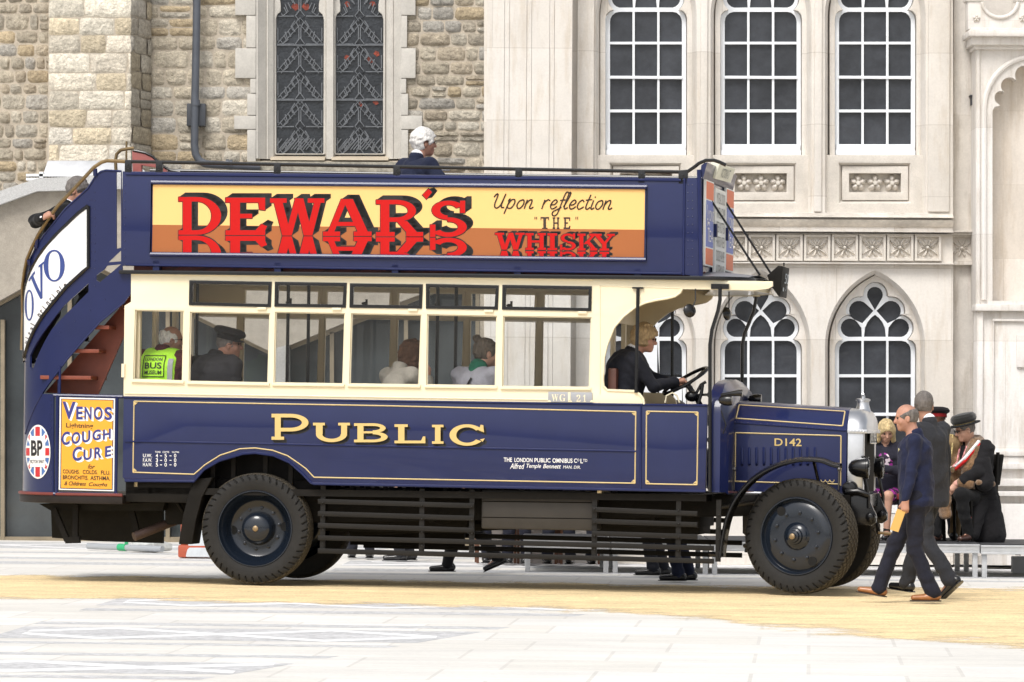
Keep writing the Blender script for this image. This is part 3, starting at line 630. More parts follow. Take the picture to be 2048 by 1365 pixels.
def rosette(n=46):
    m = MB(); s = .115; fr_ = .143
    P = lambda x, z, y: Vector((x, y, z))
    sq = lambda q: [(-q, -q), (q, -q), (q, q), (-q, q)]
    F = Frame((0, 0, 0), (1, 0, 0), (0, 0, 1), (0, 1, 0))
    m.plate(sq(fr_), [sq(.118)], F, -.045, .1); m.ring(sq(.118), sq(s), F, -.045, .035)
    k = len(m.v)
    for j in range(n + 1):
        for i in range(n + 1):
            u, v = 2 * i / n - 1, 2 * j / n - 1; r = math.hypot(u, v); th = math.atan2(v, u)
            d4 = abs(math.cos(2 * (th - math.pi / 4)))      # 1 on the diagonals
            Rm = (.62 + .62 * d4 ** 1.3) * (1 + .07 * math.cos(20 * th)); h = 0
            if r < Rm: 
                q = r / Rm; h = .085 * (1 - q ** 5) * (.55 + .45 * q) * (1 - .55 * math.exp(-((1 - d4) / .03) ** 2 * .5) * (r > .3)) * (.75 + .25 * math.cos(10 * th + 0))
                if d4 < .22 and r > .2: h *= d4 / .22
            if r < .17: h = .10 * math.sqrt(max(0, 1 - (r / .2) ** 2))
            elif r < .26: h = min(h, .012)
            m.v.append(P(u * s, v * s, .035 - h))
    for j in range(n):
        for i in range(n): m.f.append((k + j * (n + 1) + i, k + j * (n + 1) + i + 1, k + (j + 1) * (n + 1) + i + 1, k + (j + 1) * (n + 1) + i))
    return m
r0 = None
bs = MB(); a, b = W(1000, 470, YH), W(1906, 523, YH); bs.box(a.x, b.x, YH + .03, YH + .1, b.z, a.z); bs.finish('frieze_band', HSG, hall)
for px in [1523 + 55.35 * k for k in range(-7, 7)] + [1926]:
    loc = W(px, 496, YH) + Vector((0, .15 if px > 1900 else -.012, 0))
    if r0 is None: r0 = rosette().finish('carved_rosette', HSD, hall, sharp=50, origin=Vector((0, 0, 0))); r0.location = loc - ORG[hall.name]
    else: c = clone(r0, hall); c.location = loc - ORG[hall.name]
# pilaster strips, corner pier, recess beside the porch
ps = MB()
for x0, x1, y0, y1 in ((1399, 1418, -500, 424), (1627.5, 1647, -500, 424), (1855, 1902, -500, 424)): 
    a, b = W(x0, y1, YH), W(x1, y0, YH); ps.box(a.x, b.x, YH - .035, YH + .05, a.z, b.z)
ps.finish('pilaster', HST, hall, bevel=.012)
pr = MB()
for x0, x1, o_ in ((968, 1012.4, .400), (1012.4, 1013, .396), (1013, 1056.6, .3992), (1056.6, 1057.2, .395), (1057.2, 1101.8, .3985), (1101.8, 1102.4, .395), (1102.4, 1147, .400), (1149, 1191, .06)):
    a, b = W(x0, 1130, YH), W(x1, -500, YH); pr.box(a.x, b.x, YH - o_, YH + .05, a.z, b.z)
pr.finish('corner_pier', HST, hall)
rw = MB(); a, b = W(1905, 1130, YH), W(2600, -500, YH); rw.box(a.x, b.x, YH + .15, YH + 1, a.z, b.z)
rw.finish('side_wall', HSG, hall)
dn = MB(); a, b = W(1940, 210, YH), W(1950, 190, YH); dn.box(a.x, b.x + .02, YH - .02, YH + .2, b.z - .02, b.z); dn.box(a.x + .015, b.x + .02, YH, YH + .2, a.z, b.z - .02); dn.finish('iron_bracket', mat('dark_iron', (.04, .042, .05), .5), hall, bevel=.006)
# ---- porch -------------------------------------------------------------
YP = 50.2
porch = thing('stone_porch', W(2010, 1110, YP), 'white weathered stone porch with a cusped niche and a heavy cornice', 'porch')
pm = MB()
def cuspniche():
    # one half, px, from the jamb up to the crown (centre x=2066)
    L_ = [(1985, 602), (1985, 222), (1990, 214), (2000, 212)]
    for (cx_, cy_, r, a0, a1) in ((2003, 196, 14, 110, 290), (2019, 172, 17, 130, 300), (2050, 151, 20, 150, 330)):
        L_ += [(cx_ + r * math.cos(R(a)), cy_ + r * math.sin(R(a))) for a in range(a0, a1 + 1, 15)]
    L_ = L_ + [(2066, 136)]
    return L_ + [(4132 - x, y) for x, y in reversed(L_[:-1])]
ni = cuspniche()
pm.plate(wxz([(1952, 92), (2400, 92), (2400, 612), (1952, 612)], YP), [wxz(ni, YP)], SIDE, YP, YP + .8)
pm.finish('niche_wall', PST, porch, bevel=.008)
m = MB(); a, b = W(1975, 605, YP), W(2200, 110, YP); m.box(a.x, b.x, YP + .28, YP + .5, a.z, b.z); m.finish('niche_back', PSO, porch)
m = MB(); r0_ = [(2066 + 98 * math.cos(R(t)), 218 - 104 * math.sin(R(t))) for t in range(178, 1, -8)]
m.tube([(W(x, y, YP).x, YP - .01, W(x, y, YP).z) for x, y in [(1968, 600)] + r0_ + [(2164, 600)]], .03, 8); m.tube([(W(x, y, YP).x, YP - .005, W(x, y, YP).z) for x, y in [(1957, 610), (1957, 95)]], .02, 8)
m.finish('arch_moulding', PST, porch)
m = MB()
for (x0, ya, yb, o_) in ((1947, 100, 92, .06), (1940, 92, 76, .14), (1933, 76, 66, .22), (1938, 66, 61, .18)):
    a, b = W(x0, ya, YP), W(2400, yb, YP); m.box(a.x, b.x, YP - o_, YP + .5, a.z, b.z)
m.finish('cornice', PST, porch, bevel=.02)
m = MB(); par = [(1934, 61), (1934, 3), (1958, 3), (1960, 12)] + [(1998 + 38 * math.cos(R(t)), 4 + 36 * math.sin(R(t))) for t in range(165, 14, -12)] + [(2034, 12), (2036, 3), (2400, 3), (2400, 61)]
m.plate(wxz(par, YP), None, SIDE, YP - .1, YP + .2); m.tube([(W(1998 + 36 * math.cos(R(t)), 3 + 34 * math.sin(R(t)), YP).x, YP - .11, W(1998 + 36 * math.cos(R(t)), 3 + 34 * math.sin(R(t)), YP).z) for t in range(175, 4, -10)], .022, 8)
for x0 in (1930, 2030): a, b = W(x0, 4, YP), W(x0 + 30, -60, YP); m.box(a.x, b.x, YP - .12, YP + .2, a.z, b.z)
pa = m.finish('parapet', PST, porch, bevel=.01)
for px in (1951, 2043):
    f_ = MB(); c_ = W(px, 39, YP) + Vector((0, -.1, 0)); petal_flower(f_, c_, .045, .03); f_.ball(c_ + Vector((0, -.02, 0)), .012); f_.finish('carved_flower', HSD, pa)
m = MB(); a, b = W(1950, 622, YP), W(2400, 612, YP); m.box(a.x, b.x, YP - .07, YP + .4, a.z, b.z); a, b = W(1952, 1112, YP), W(2400, 622, YP); m.box(a.x, b.x, YP + .02, YP + .4, a.z, b.z)
for (x0, x1, y0, y1) in ((1953, 1966, 622, 1000), (1985, 2300, 640, 643), (1985, 1988, 643, 905), (2033, 2300, 672, 735)): a, b = W(x0, y1, YP), W(x1, y0, YP); m.box(a.x, b.x, YP - .015, YP + .1, a.z, b.z)
for (ya, yb, o_) in ((905, 912, .05), (912, 930, .03), (930, 938, .07), (960, 972, .10), (985, 992, .12), (1010, 1130, .14)): a, b = W(1962, yb, YP), W(2400, ya, YP); m.box(a.x, b.x, YP - o_, YP + .3, a.z, b.z)
m.finish('porch_base', PST, porch, bevel=.008)
# ================================================================== the bus
BLUE = mat('navy_coach_paint', (.0125, .0185, .076), .3, coat=.55, spec=.15, noise=(2.5, .08), bump=(1.9, .06, .02))
BLUD = mat('navy_frame_paint', (.0125, .0185, .078), .35, coat=.4, spec=.15)
CREAM = mat('cream_coach_paint', (.80, .72, .52), .3, coat=.5, noise=(3, .03))
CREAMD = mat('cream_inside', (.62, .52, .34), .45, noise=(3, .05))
BLK = mat('black_gloss', (.007, .007, .008), .2, spec=.45)
BLKM = mat('black_matt', (.009, .008, .007), .6, noise=(8, .3), spec=.15)
WOODB = mat('black_wood_slat', (.011, .010, .009), .5, noise=(12, .3, (.2, 1, 3)), spec=.25)
MAROON = mat('maroon_paint', (.17, .035, .030), .5, noise=(6, .15))
MARB = mat('maroon_step', (.20, .045, .022), .5, noise=(5, .2))
GOLD = mat('gold_leaf', (.62, .45, .17), .4); GOLDL = mat('gold_line', (.70, .55, .28), .4)
LBL = mat('light_blue_bead', (.045, .06, .20), .15, coat=1)
BRASS = mat('aged_brass', (.20, .14, .07), .35, metal=.7, noise=(9, .25)); BRASSB = mat('bright_brass', (.30, .22, .13), .5, metal=.8)
ALU = mat('cast_aluminium', (.60, .61, .63), .28, metal=.9, noise=(7, .08), bump=(20, .1, .004))
PANE = glass_mat('bus_window_glass', (.965, .97, .97), .025)
WHI = mat('white_lettering', (.80, .80, .80), .45); BLKL = mat('black_lettering', (.010, .009, .009), .45)
INK = mat('ink_lettering', (.035, .02, .012), .5)
bus = bpy.data.objects.new('vintage_bus', None); COL.objects.link(bus); bus.matrix_world = BM; ORG['vintage_bus'] = Vector((0, 0, 0))
tag(bus, 'navy and cream vintage open-top double decker bus parked side-on across the yard', 'bus')
WB = 2.16
BP_ = lambda d: (lambda x, y, z=0.0: B(x, y, d + z))
def poly(pts, d=0): return [bxz(a, b, d) for a, b in pts]
def zl(a, b, d=0.0):
    (x0, z0), (x1, z1) = bxz(*a, d), bxz(*b, d); return lambda x: z0 + (z1 - z0) * (x - x0) / (x1 - x0)
def tb(mb, pts, d, r, n=8, **k): mb.tube([B(p[0], p[1], d if len(p) < 3 else p[2]) for p in pts], r, n, **k)
ARCH = [(391, 959), (407, 940), (438, 922), (485, 908), (510, 906), (547, 911), (579, 925), (604, 947), (622, 966)]
# ---- lower side
m = MB(); m.plate(poly([(247, 793), (1288, 808), (1415, 809), (1411, 984), (628, 969), (622, 966)] + ARCH[::-1][1:] + [(386, 963), (250, 961), (245, 955)]), None, SIDE, 0, .05)
lower = m.finish('lower_side_panel', BLUE, bus, bevel=.006)
m = MB(); tb(m, [(250, 883), (500, 887.5), (760, 893), (1272, 903)], -.004, .009, 6); tb(m, [(250, 962), (388, 963)] + ARCH + [(628, 968), (1411, 983)], -.004, .013, 6)
tb(m, [(247, 795), (1288, 810), (1414, 811)], -.003, .010, 6); tb(m, [(1282, 812), (1281, 980)], -.002, .010, 6)
m.finish('moulding_bead', BLUD, lower)
m = MB()
def gl_line(pts, r=.0055): tb(m, pts, -.004, r, 4)
a14 = [(628, 955), (612, 938), (600, 929), (575, 912), (545, 901), (510, 896.5), (480, 898), (440, 911), (410, 930), (388, 949)]
gl_line([(268, 803), (770, 812), (1272, 824)]); gl_line([(268, 803), (266, 945)]); gl_line([(1271.5, 824), (1270, 967)]); gl_line([(1270, 967), (628, 955)]); gl_line(a14); gl_line([(388, 949), (266, 945)])
for q in ([(1293, 823), (1396, 825)], [(1396, 825), (1394, 970)], [(1394, 970), (1292, 968)], [(1292, 968), (1293, 823)]): gl_line(q)
for (x, y, sx, sy) in ((268, 803, 1, 1), (266, 945, 1, -1), (1271, 824, -1, 1), (1270, 967, -1, -1), (1293, 823, 1, 1), (1396, 825, -1, 1), (1394, 970, -1, -1), (1292, 968, 1, -1)):
    gl_line([(x + sx * 2, y + sy * 7), (x + sx * 7, y + sy * 2), (x + sx * 2, y + sy * 2), (x + sx * 2, y + sy * 7)], .004); gl_line([(x - sx * 1, y + sy * 4), (x + sx * 6, y + sy * 4)], .004)
m.finish('gold_lining', GOLDL, lower, weld=False)
PUB = [('P', (543, 880, 617, 828)), ('U', (626, 884, 700, 846)), ('B', (708, 885, 776, 847)), ('L', (789, 887, 852, 849)), ('I', (864, 888, 889, 850)), ('C', (899, 892, 970, 849))]
m = MB()
for k in range(1, 8): slab(m, '', lambda x, y, z, k=k: B(x + k * .75, y + k * .85, z), PUB, -.0015 - k * 1e-6)
m.finish('letter_shadow', BLKL, lower, weld=False)
m = MB(); slab(m, '', lambda x, y, z: B(x, y, z), PUB, -.0045); m.finish('gold_lettering', GOLD, lower, weld=False)
m = MB(); fb = BP_(-.003); T = lambda s, x0, y0, x1, y1, sl=.015, **k: put_text(m, s, quad(x0, y0, x1, y1, sl), fb, **k)
for s_, x0, x1 in (('TONS', 310, 321), ('CWTS', 325, 338), ('QUTRS', 344, 358)): T(s_, x0, 902.5 + (x0 - 310) * .015, x1, 906 + (x0 - 310) * .015, off=.012)
for s_, y0, ns in (('U.W.', 908, '450'), ('F.A.W.', 917, '300'), ('H.A.W.', 926, '500')):
    T(s_, 286, y0, 304, y0 + 7, off=.012)
    for q, x0 in zip(ns, (311.5, 329, 348)): T(q, x0, y0, x0 + 4.5, y0 + 7.5, off=.01)
    for x0 in (320, 339): T('-', x0, y0 + 3.5, x0 + 4, y0 + 4.8)
T('THE', 1007.5, 915.5, 1024, 924, off=.014); T('LONDON', 1029, 916, 1065, 924.5, off=.014); T('PUBLIC', 1069, 916.5, 1101, 925, off=.014); T('OMNIBUS', 1105, 917, 1145, 926, off=.014); T('C', 1148, 917.5, 1154, 926, off=.014); T('O', 1154.5, 918, 1158.5, 923); T('L', 1161, 918, 1166, 927, off=.014); T('TD', 1166, 918.5, 1174.5, 924)
T('Alfred', 1020, 927, 1049, 938, shear=.3, off=.008); T('Temple', 1053, 928, 1082, 938.5, shear=.3, off=.008); T('Bennett', 1086, 928.5, 1122, 937, shear=.3, off=.008); T('MAN. DIR.', 1126, 931.5, 1161, 937.5, shear=.2)
m.finish('white_lettering', WHI, lower, weld=False)
# far side lower wall, floor, ends
m = MB(); m.plate(poly([(247, 793), (1288, 808), (1411, 984), (250, 961)]), None, SIDE, WB - .05, WB); m.finish('far_side_panel', BLUE, bus)
zf = zl((250, 975), (1411, 990)); xa, xb = B(250, 970).x, B(1411, 980).x
m = MB(); m.hexa([(xa, .06, zf(xa) - .06), (xb, .06, zf(xb) - .06), (xb, WB - .06, zf(xb) - .06), (xa, WB - .06, zf(xa) - .06), (xa, .06, zf(xa)), (xb, .06, zf(xb)), (xb, WB - .06, zf(xb)), (xa, WB - .06, zf(xa))]); m.finish('floor', BLKM, bus)
# ---- cream saloon side with its windows
CRL = [(262, 546.5), (900, 554.5), (1545, 563), (1545, 573), (1535, 578), (1510, 581), (1364, 578.5), (1360, 586), (1350, 593), (1335, 597), (1310, 601), (1290, 606), (1270, 615), (1247, 633), (1228, 655), (1214, 690), (1208, 715), (1205.5, 760), (1207, 773), (1215, 781), (1268, 783), (1279, 789), (1286, 798), (1288, 809), (770, 801), (247, 793.5), (249, 612), (262, 604)]
WN = [[(270, 620), (368, 622), (365, 763), (266, 760)], [(380, 624), (540, 627), (536, 767), (377, 764)], [(550, 624), (690, 627), (686, 769), (547, 767)], [(702, 627), (843, 630), (838, 771), (698, 769)], [(854, 629), (994, 632), (991, 773), (852, 771)], [(1006, 632), (1183, 635), (1179, 776), (1004, 774)]]
VN = [[(379, 561), (544, 564), (542, 615), (378, 611)], [(550, 564), (694, 566), (692, 616), (549, 614)], [(700, 567), (846, 569), (844, 618), (699, 616)], [(852, 568), (998, 571), (996, 620), (852, 618)], [(1005, 570), (1184, 573), (1183, 623), (1004, 620)]]
m = MB(); m.plate(poly(CRL), [poly(w_) for w_ in WN + VN], SIDE, 0, .055); cside = m.finish('saloon_side', CREAM, bus, bevel=.006)
m = MB(); tb(m, [(250, 787), (1180, 801)], -.004, .007, 6); tb(m, [(262, 548), (1185, 560)], -.003, .008, 6); tb(m, [(1200, 572), (1200, 788)], -.002, .006, 6); tb(m, [(1200, 572), (1360, 577)], -.002, .005, 6)
tb(m, CRL[6:24], -.002, .012, 6); m.box(*[B(244, 730).x, B(250, 730).x], -.02, .04, B(244, 755).z, B(244, 728).z); m.finish('cream_moulding', CREAM, cside)
def inset(q, e):
    cx_, cy_ = sum(p[0] for p in q) / 4, sum(p[1] for p in q) / 4; return [(x - math.copysign(e, x - cx_), y - math.copysign(e, y - cy_)) for x, y in q]
wfar = []
for q in WN:
    m = MB(); m.plate(poly(inset(q, -.5)), [poly(inset(q, 2.2))], SIDE, .012, .045); o = m.finish('saloon_window', CREAM, bus, bevel=.004)
    m = MB(); m.plate(poly(inset(q, 1.5)), None, SIDE, .028, .033); m.finish('window_pane', PANE, o); wfar.append(o)
    m = MB(); a, b = q[3], q[2]; m.bar(B(a[0] - 3, a[1] + 2, -.008), B(b[0] + 3, b[1] + 2, -.008), .03, .026); m.finish('window_sill', CREAM, o, bevel=.004)
for q in VN:
    m = MB(); m.plate(poly(q), [poly(inset(q, 6.5))], SIDE, -.012, .045); o = m.finish('vent_window', BLK, bus, bevel=.004)
    m = MB(); m.plate(poly(inset(q, 5)), None, SIDE, .02, .024); m.finish('window_pane', PANE, o); wfar.append(o)
    m = MB(); x, y = q[2][0] - 18, q[2][1] + 2; m.box(B(x - 9, y).x, B(x + 9, y).x, -.02, .0, B(x, y + 3).z, B(x, y - 2).z); m.finish('latch', CREAM, o, bevel=.003)
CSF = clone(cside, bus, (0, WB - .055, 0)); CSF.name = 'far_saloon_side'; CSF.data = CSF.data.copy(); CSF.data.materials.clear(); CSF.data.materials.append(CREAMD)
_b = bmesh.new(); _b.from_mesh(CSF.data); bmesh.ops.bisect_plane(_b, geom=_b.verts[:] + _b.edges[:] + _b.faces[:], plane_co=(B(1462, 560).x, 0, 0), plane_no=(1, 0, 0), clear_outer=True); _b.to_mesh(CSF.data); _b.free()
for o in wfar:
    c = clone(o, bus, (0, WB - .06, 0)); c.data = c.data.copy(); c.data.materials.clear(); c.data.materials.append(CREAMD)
    for k in o.children:
        if k.name.startswith('window_pane'): clone(k, c)
m = MB()
for q in VN[:]: 
    xm = (q[0][0] * .42 + q[1][0] * .58) + 2; p = B(xm, (q[0][1] + q[2][1]) / 2 + 5, 0); c_ = Vector((p.x, WB - .09, p.z)); m.ball(c_, (.03, .02, .015)); m.tube([c_ + Vector((.02, 0, -.05)), c_ + Vector((.02, 0, .04))], .012, 6)
m.finish('window_catch', BLK, bus)
# inside: ceiling, poles, bulkheads, seats
zc = zl((240, 549), (1545, 564)); xc0, xc1 = B(255, 550).x, B(1432, 560).x
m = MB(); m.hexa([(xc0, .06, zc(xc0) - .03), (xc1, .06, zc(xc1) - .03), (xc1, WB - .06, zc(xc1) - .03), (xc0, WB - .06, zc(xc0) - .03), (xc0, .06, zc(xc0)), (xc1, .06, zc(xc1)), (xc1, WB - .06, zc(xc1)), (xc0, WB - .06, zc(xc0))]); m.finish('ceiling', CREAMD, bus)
for px in (577, 618, 876, 913, 395): 
    m = MB(); a, b = B(px, 562, .62), B(px - 3, 800, .62); m.tube([a, (a.x, a.y, zf(a.x))], .016, 8); m.finish('grab_pole', BLK, bus)
def bulk(px, holes, name, dd=.04):
    x = B(px, 700).x; F = Frame((x, 0, 0), (0, 1, 0), (0, 0, 1), (1, 0, 0)); z0, z1 = zf(x), zc(x)
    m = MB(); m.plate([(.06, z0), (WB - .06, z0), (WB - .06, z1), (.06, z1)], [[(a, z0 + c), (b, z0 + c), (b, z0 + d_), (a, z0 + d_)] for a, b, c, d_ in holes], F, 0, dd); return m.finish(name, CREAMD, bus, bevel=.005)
bulk(268, [(.75, 1.4, .02, 1.75), (.12, .65, .95, 1.7), (1.5, 2.0, .95, 1.7)], 'rear_bulkhead'); bulk(1196, [(.12, .72, .95, 1.55), (.80, 1.36, .95, 1.55), (1.44, 2.04, .95, 1.55)], 'cab_bulkhead')
SEATM = mat('brown_leather', (.10, .035, .022), .5, noise=(6, .2))
for px in (345, 450, 565, 690, 810, 925, 1040, 1150):
    x = B(px, 900).x; z0 = zf(x)
    for d0 in (.12, 1.2):
        m = MB(); m.box(x - .02, x + .40, d0, d0 + .82, z0 + .38, z0 + .46); m.box(x - .06, x + .0, d0, d0 + .82, z0 + .40, z0 + .86); s_ = m.finish('bench_seat', SEATM, bus, bevel=.02)
        [MB().box(x + a, x + a + .04, d0 + b, d0 + b + .04, z0, z0 + .385).finish('seat_leg', BLKM, s_) for a in (.02, .32) for b in (.05, .72)]
m = MB(); x = B(1212, 700).x; z0 = B(1212, 737, .3).z; m.box(x, x + .08, .12, .85, zf(x) + .35, z0); m.box(x, x + .46, .12, .85, zf(x) + .30, zf(x) + .38); m.finish('driver_seat', SEATM, bus, bevel=.02)
# ---- roof edge, canopy
xg0, xg1 = B(240, 545).x, B(1503, 556).x; zg = zl((240, 548.5), (1541, 562.5))
def plan(e, r=.38): 
    P = [(xg0, -e), (xg1 - r, -e)] + [(xg1 - r + r * math.sin(R(t)), -e + r - r * math.cos(R(t))) for t in (20, 40, 60, 80)] + [(xg1 + .05 * math.sin(math.pi * q), -e + r + (WB + 2 * e - 2 * r) * q) for q in (.0, .25, .5, .7)]
    return P + [(xg1 - .12 - .6 + .6 * math.sin(R(t)), WB + e - .6 + .6 * math.cos(R(t))) for t in (70, 52, 35, 18)] + [(xg1 - .72, WB + e), (xg0, WB + e)]
F = Frame((0, 0, 0), (1, 0, (zg(1) - zg(0))), (0, 1, 0), (0, 0, 1)); zb0 = zg(0)
m = MB(); m.plate(plan(.055), None, F, zb0, zb0 + .036); gut = m.finish('roof_gutter', BLK, bus, bevel=.008)
m = MB(); nx = 12
xq0 = B(1402, 556).x
k0 = [(xq0 - .1 + (xg1 - xq0 + .05) * i / nx) for i in range(nx + 1)]; vv = []
for x in k0:
    for j in range(13):
        q = j / 12; y = -.03 + (WB + .06) * q; e = max(0, (x - (xg1 - .38)) / .43); lim = .36 * e ** 2
        y = -.03 + lim + (WB + .06 - 2 * lim) * q; vv.append(Vector((x, y, zg(x) + .037 + .07 * math.sin(math.pi * q) * (1 - .6 * e))))
m.add(vv, [(i * 13 + j, i * 13 + j + 1, (i + 1) * 13 + j + 1, (i + 1) * 13 + j) for i in range(nx) for j in range(12)]); m.finish('canopy_roof', mat('grey_roof_canvas', (.21, .22, .25), .4, noise=(5, .1)), bus)
m = MB(); Pc = plan(.005, .36); zc2 = zl((1364, 579), (1541, 580))
cut = [p for p in Pc if p[0] > B(1340, 560).x]
k = len(cut)
m.add([F(a, b, zb0) for a, b in cut] + [F(a, b, zb0 - .085) for a, b in cut], [(i, i + 1, k + i + 1, k + i) for i in range(k - 1)]); m.add([F(a, b, zb0 - .08) for a, b in cut], [tuple(range(k))]); m.finish('canopy_valance', CREAM, bus)
for d in (.0, WB):
    m = MB(); P = [(1440, 573), (1440, 600), (1436, 622), (1424, 660), (1420, 690), (1420, 985)] 
    if d == 0: tb(m, P, -.035, .017, 10); c_ = B(1440, 574, -.03); m.box(c_.x - .08, c_.x + .08, -.04, -.005, c_.z - .02, c_.z + .025); [m.ball(B(1419, y, -.03), (.022, .02, .03), 8, 6) for y in (790, 880, 975)]
    else: tb(m, [(1514, 588), (1507, 625), (1489, 668), (1485, 690), (1484, 770)], d, .017, 10)
    m.finish('canopy_post', BLK, bus)
m = MB(); a, b = B(1276, 578, -.012), B(1272, 786, -.012); m.tube([a, b], .016, 10); m.box(a.x - .05, a.x + .05, -.03, 0, a.z, a.z + .015); a = B(1345, 604, WB); m.tube([a, B(1344, 800, WB)], .015, 8); m.finish('cab_pillar', BLK, bus)
def mirror(c, stem, yaw):
    m = MB(); n = Vector((math.cos(yaw), math.sin(yaw), .1)).normalized(); m.lathe([(.001, .035), (.035, .03), (.058, .012), (.062, 0), (.055, -.006), (.001, -.006)], c, n, 20); m.tube(stem, .006, 6); return m.finish('rear_view_mirror', BLK, bus)
mirror(B(1379, 622, -.05), [B(1391, 578, -.01), B(1391, 600, -.03), B(1386, 615, -.05)], R(-55)); mirror(B(1453, 628, .7), [B(1458, 584, .7), B(1458, 615, .7), B(1456, 628, .7)], R(-25))
# number box on the canopy front
m = MB(); pf = [(1534, 551.5), (1556, 532), (1566, 533), (1560, 594.5), (1557, 593), (1542, 573)]; d0, d1 = .82, 1.34
pp = [bxz(a, b, d0) for a, b in pf]; m.plate(pp, None, SIDE, d0, d1); nb = m.finish('number_box', BLKM, bus, bevel=.008)
m = MB(); fr0 = [B(1566.4, 536, d0), B(1560.6, 592, d0)]
def nbf(x, y): p = fr0[1].lerp(fr0[0], y); return Vector((p.x + .012, d0 + (d1 - d0) * x, p.z))
for s_, x0, x1 in (('5', .25, .48), ('0', .52, .78)): v, f = text2d(s_, 0, .0); X = [p[0] for p in v]; Y = [p[1] for p in v]; m.add([nbf(x0 + (x1 - x0) * (p[0] - min(X)) / (max(X) - min(X)), .45 + .36 * (p[1] - min(Y)) / (max(Y) - min(Y))) for p in v], f)
m.add([nbf(*p) for p in ((.1, .17), (.25, .17), (.25, .3), (.1, .3))], [(0, 1, 2, 3)]); m.add([nbf(*p) for p in ((.5, .2), (.62, .4), (.66, .4), (.54, .2))], [(0, 1, 2, 3)]); m.finish('box_lettering', mat('pale_blue_lettering', (.35, .42, .5), .5), nb)
m = MB(); c_ = B(1568, 531, 1.08); m.tube([c_ + Vector((0, -.03, .02)), c_ + Vector((0, 0, -.005)), c_ + Vector((0, .03, .02))], .006, 6); m.finish('wing_nut', BLK, nb)
m = MB(); tb(m, [(1421, 399, .55), (1520, 551, .62)], 0, .010, 6); tb(m, [(1452, 406, 1.55), (1542, 548, 1.6)], 0, .010, 6); m.finish('stay_rod', BLK, bus)
# ---- upper deck
m = MB(); m.plate(poly([(245, 343), (1368, 356), (1400, 357), (1402, 553.5), (1365, 550), (243, 532)]), None, SIDE, 0, .045); up = m.finish('upper_side_panel', BLUE, bus, bevel=.006)
m = MB(); tb(m, [(252, 348.5), (1362, 361)], -.006, .011, 6); tb(m, [(252, 530), (1362, 548)], -.006, .011, 6)
FRO = [(303, 365), (1294, 374.5), (1292, 520), (300.5, 509)]
tb(m, FRO, -.012, .022, 8, closed=True); tb(m, [(1369, 357), (1367, 551)], -.002, .012, 6); tb(m, [(1398, 340), (1402, 553)], 0, .02, 8); m.finish('panel_beading', BLUD, up)
m = MB(); c_ = [(x, y) for x in (1376, 1385, 250) for y in range(370, 545, 16)]; [m.ball(B(x, y, -.001), .006, 6, 4) for x, y in c_]; m.finish('rivets', BLUD, up)
AD = lambda x, y, z=0.0: B(x, y, -.002 + z)
YEL = mat('advert_yellow', (.84, .52, .20), .5, spec=.15); BRN = mat('advert_brown', (.36, .125, .045), .5, spec=.15); RED = mat('advert_red', (.50, .009, .008), .5, spec=.15)
IN = [(306, 369), (1290, 379), (1288, 517), (304, 506)]; MID = [(305.4, 450), (1289, 460)]
m = MB(); m.plate(poly([IN[0], IN[1], MID[1], MID[0]]), None, SIDE, -.004, 0); ad = m.finish('advert_board', YEL, up)
m = MB(); m.plate(poly([MID[0], MID[1], IN[2], IN[3]]), None, SIDE, -.004, 0); adb = m.finish('brown_water', BRN, ad)
s1 = .0118
base = lambda x: 470.5 + (x - 360) * .0085
def dw(x0, x1, top=0): return (x0, base(x0), x1, base(x0) - 76 + (x0 - 360) * .006)
DWS = [('D', dw(357, 444)), ('E', dw(451, 540)), ('W', dw(540, 654)), ('A', dw(646, 744)), ('R', dw(752, 848)), ('S', dw(860, 937))]
WSK = [('W', (990, 519, 1052, 480)), ('H', (1051, 519, 1092, 480.5)), ('I', (1095, 519.5, 1116, 481)), ('S', (1120, 519.5, 1153, 481)), ('K', (1155, 520, 1195, 481.5)), ('Y', (1187, 520, 1230, 482))]
def wbase(x): return 500.5 + (x - 990) * .011
WSK = [(c, (a, wbase(a) - .3, x, wbase(a) - 34.5)) for c, (a, b, x, y) in WSK]
zcl = [B(304, 505, 0), B(1288, 516, 0)]; cn = (zcl[1] - zcl[0]).normalized(); cutn = Vector((cn.z, 0, -cn.x))
def ad_letters(place, basef, ext, outl, sc):
    mk, mr = MB(), MB()
    refl = [(c, (a, 2 * basef(a) - b + (b - basef(a)) * 0, x, 2 * basef(a) - y)) for c, (a, b, x, y) in place]
    for k in range(0, 9):
        f = k / 8; slab(mk, '', lambda x, y, z: AD(x + ext[0] * f, y + ext[1] * f, z), place, -.0035 - k * 2e-6); slab(mk, '', lambda x, y, z: AD(x + ext[0] * f, y - ext[1] * f, z), refl, -.0034 - k * 2e-6)
    for a in range(0, 360, 45): 
        ox, oy = outl * math.cos(R(a)), outl * math.sin(R(a)); slab(mk, '', lambda x, y, z: AD(x + ox, y + oy, z), place, -.0036 - a * 1e-7); slab(mk, '', lambda x, y, z: AD(x + ox, y + oy, z), refl, -.00365 - a * 1e-7)
    red_p = [(c, (a, b - .5, x, y)) for c, (a, b, x, y) in place]
    slab(mr, '', lambda x, y, z: AD(x, y, z), red_p, -.0052); slab(mr, '', lambda x, y, z: AD(x, y, z), [(c, (a, b + 1.2, x, y)) for c, (a, b, x, y) in refl], -.0053)
    return mk, mr
mk, mr = ad_letters(DWS, base, (13, -9), 1.3, 1); mk2, mr2 = ad_letters(WSK, wbase, (7, -4), 1.0, 1)
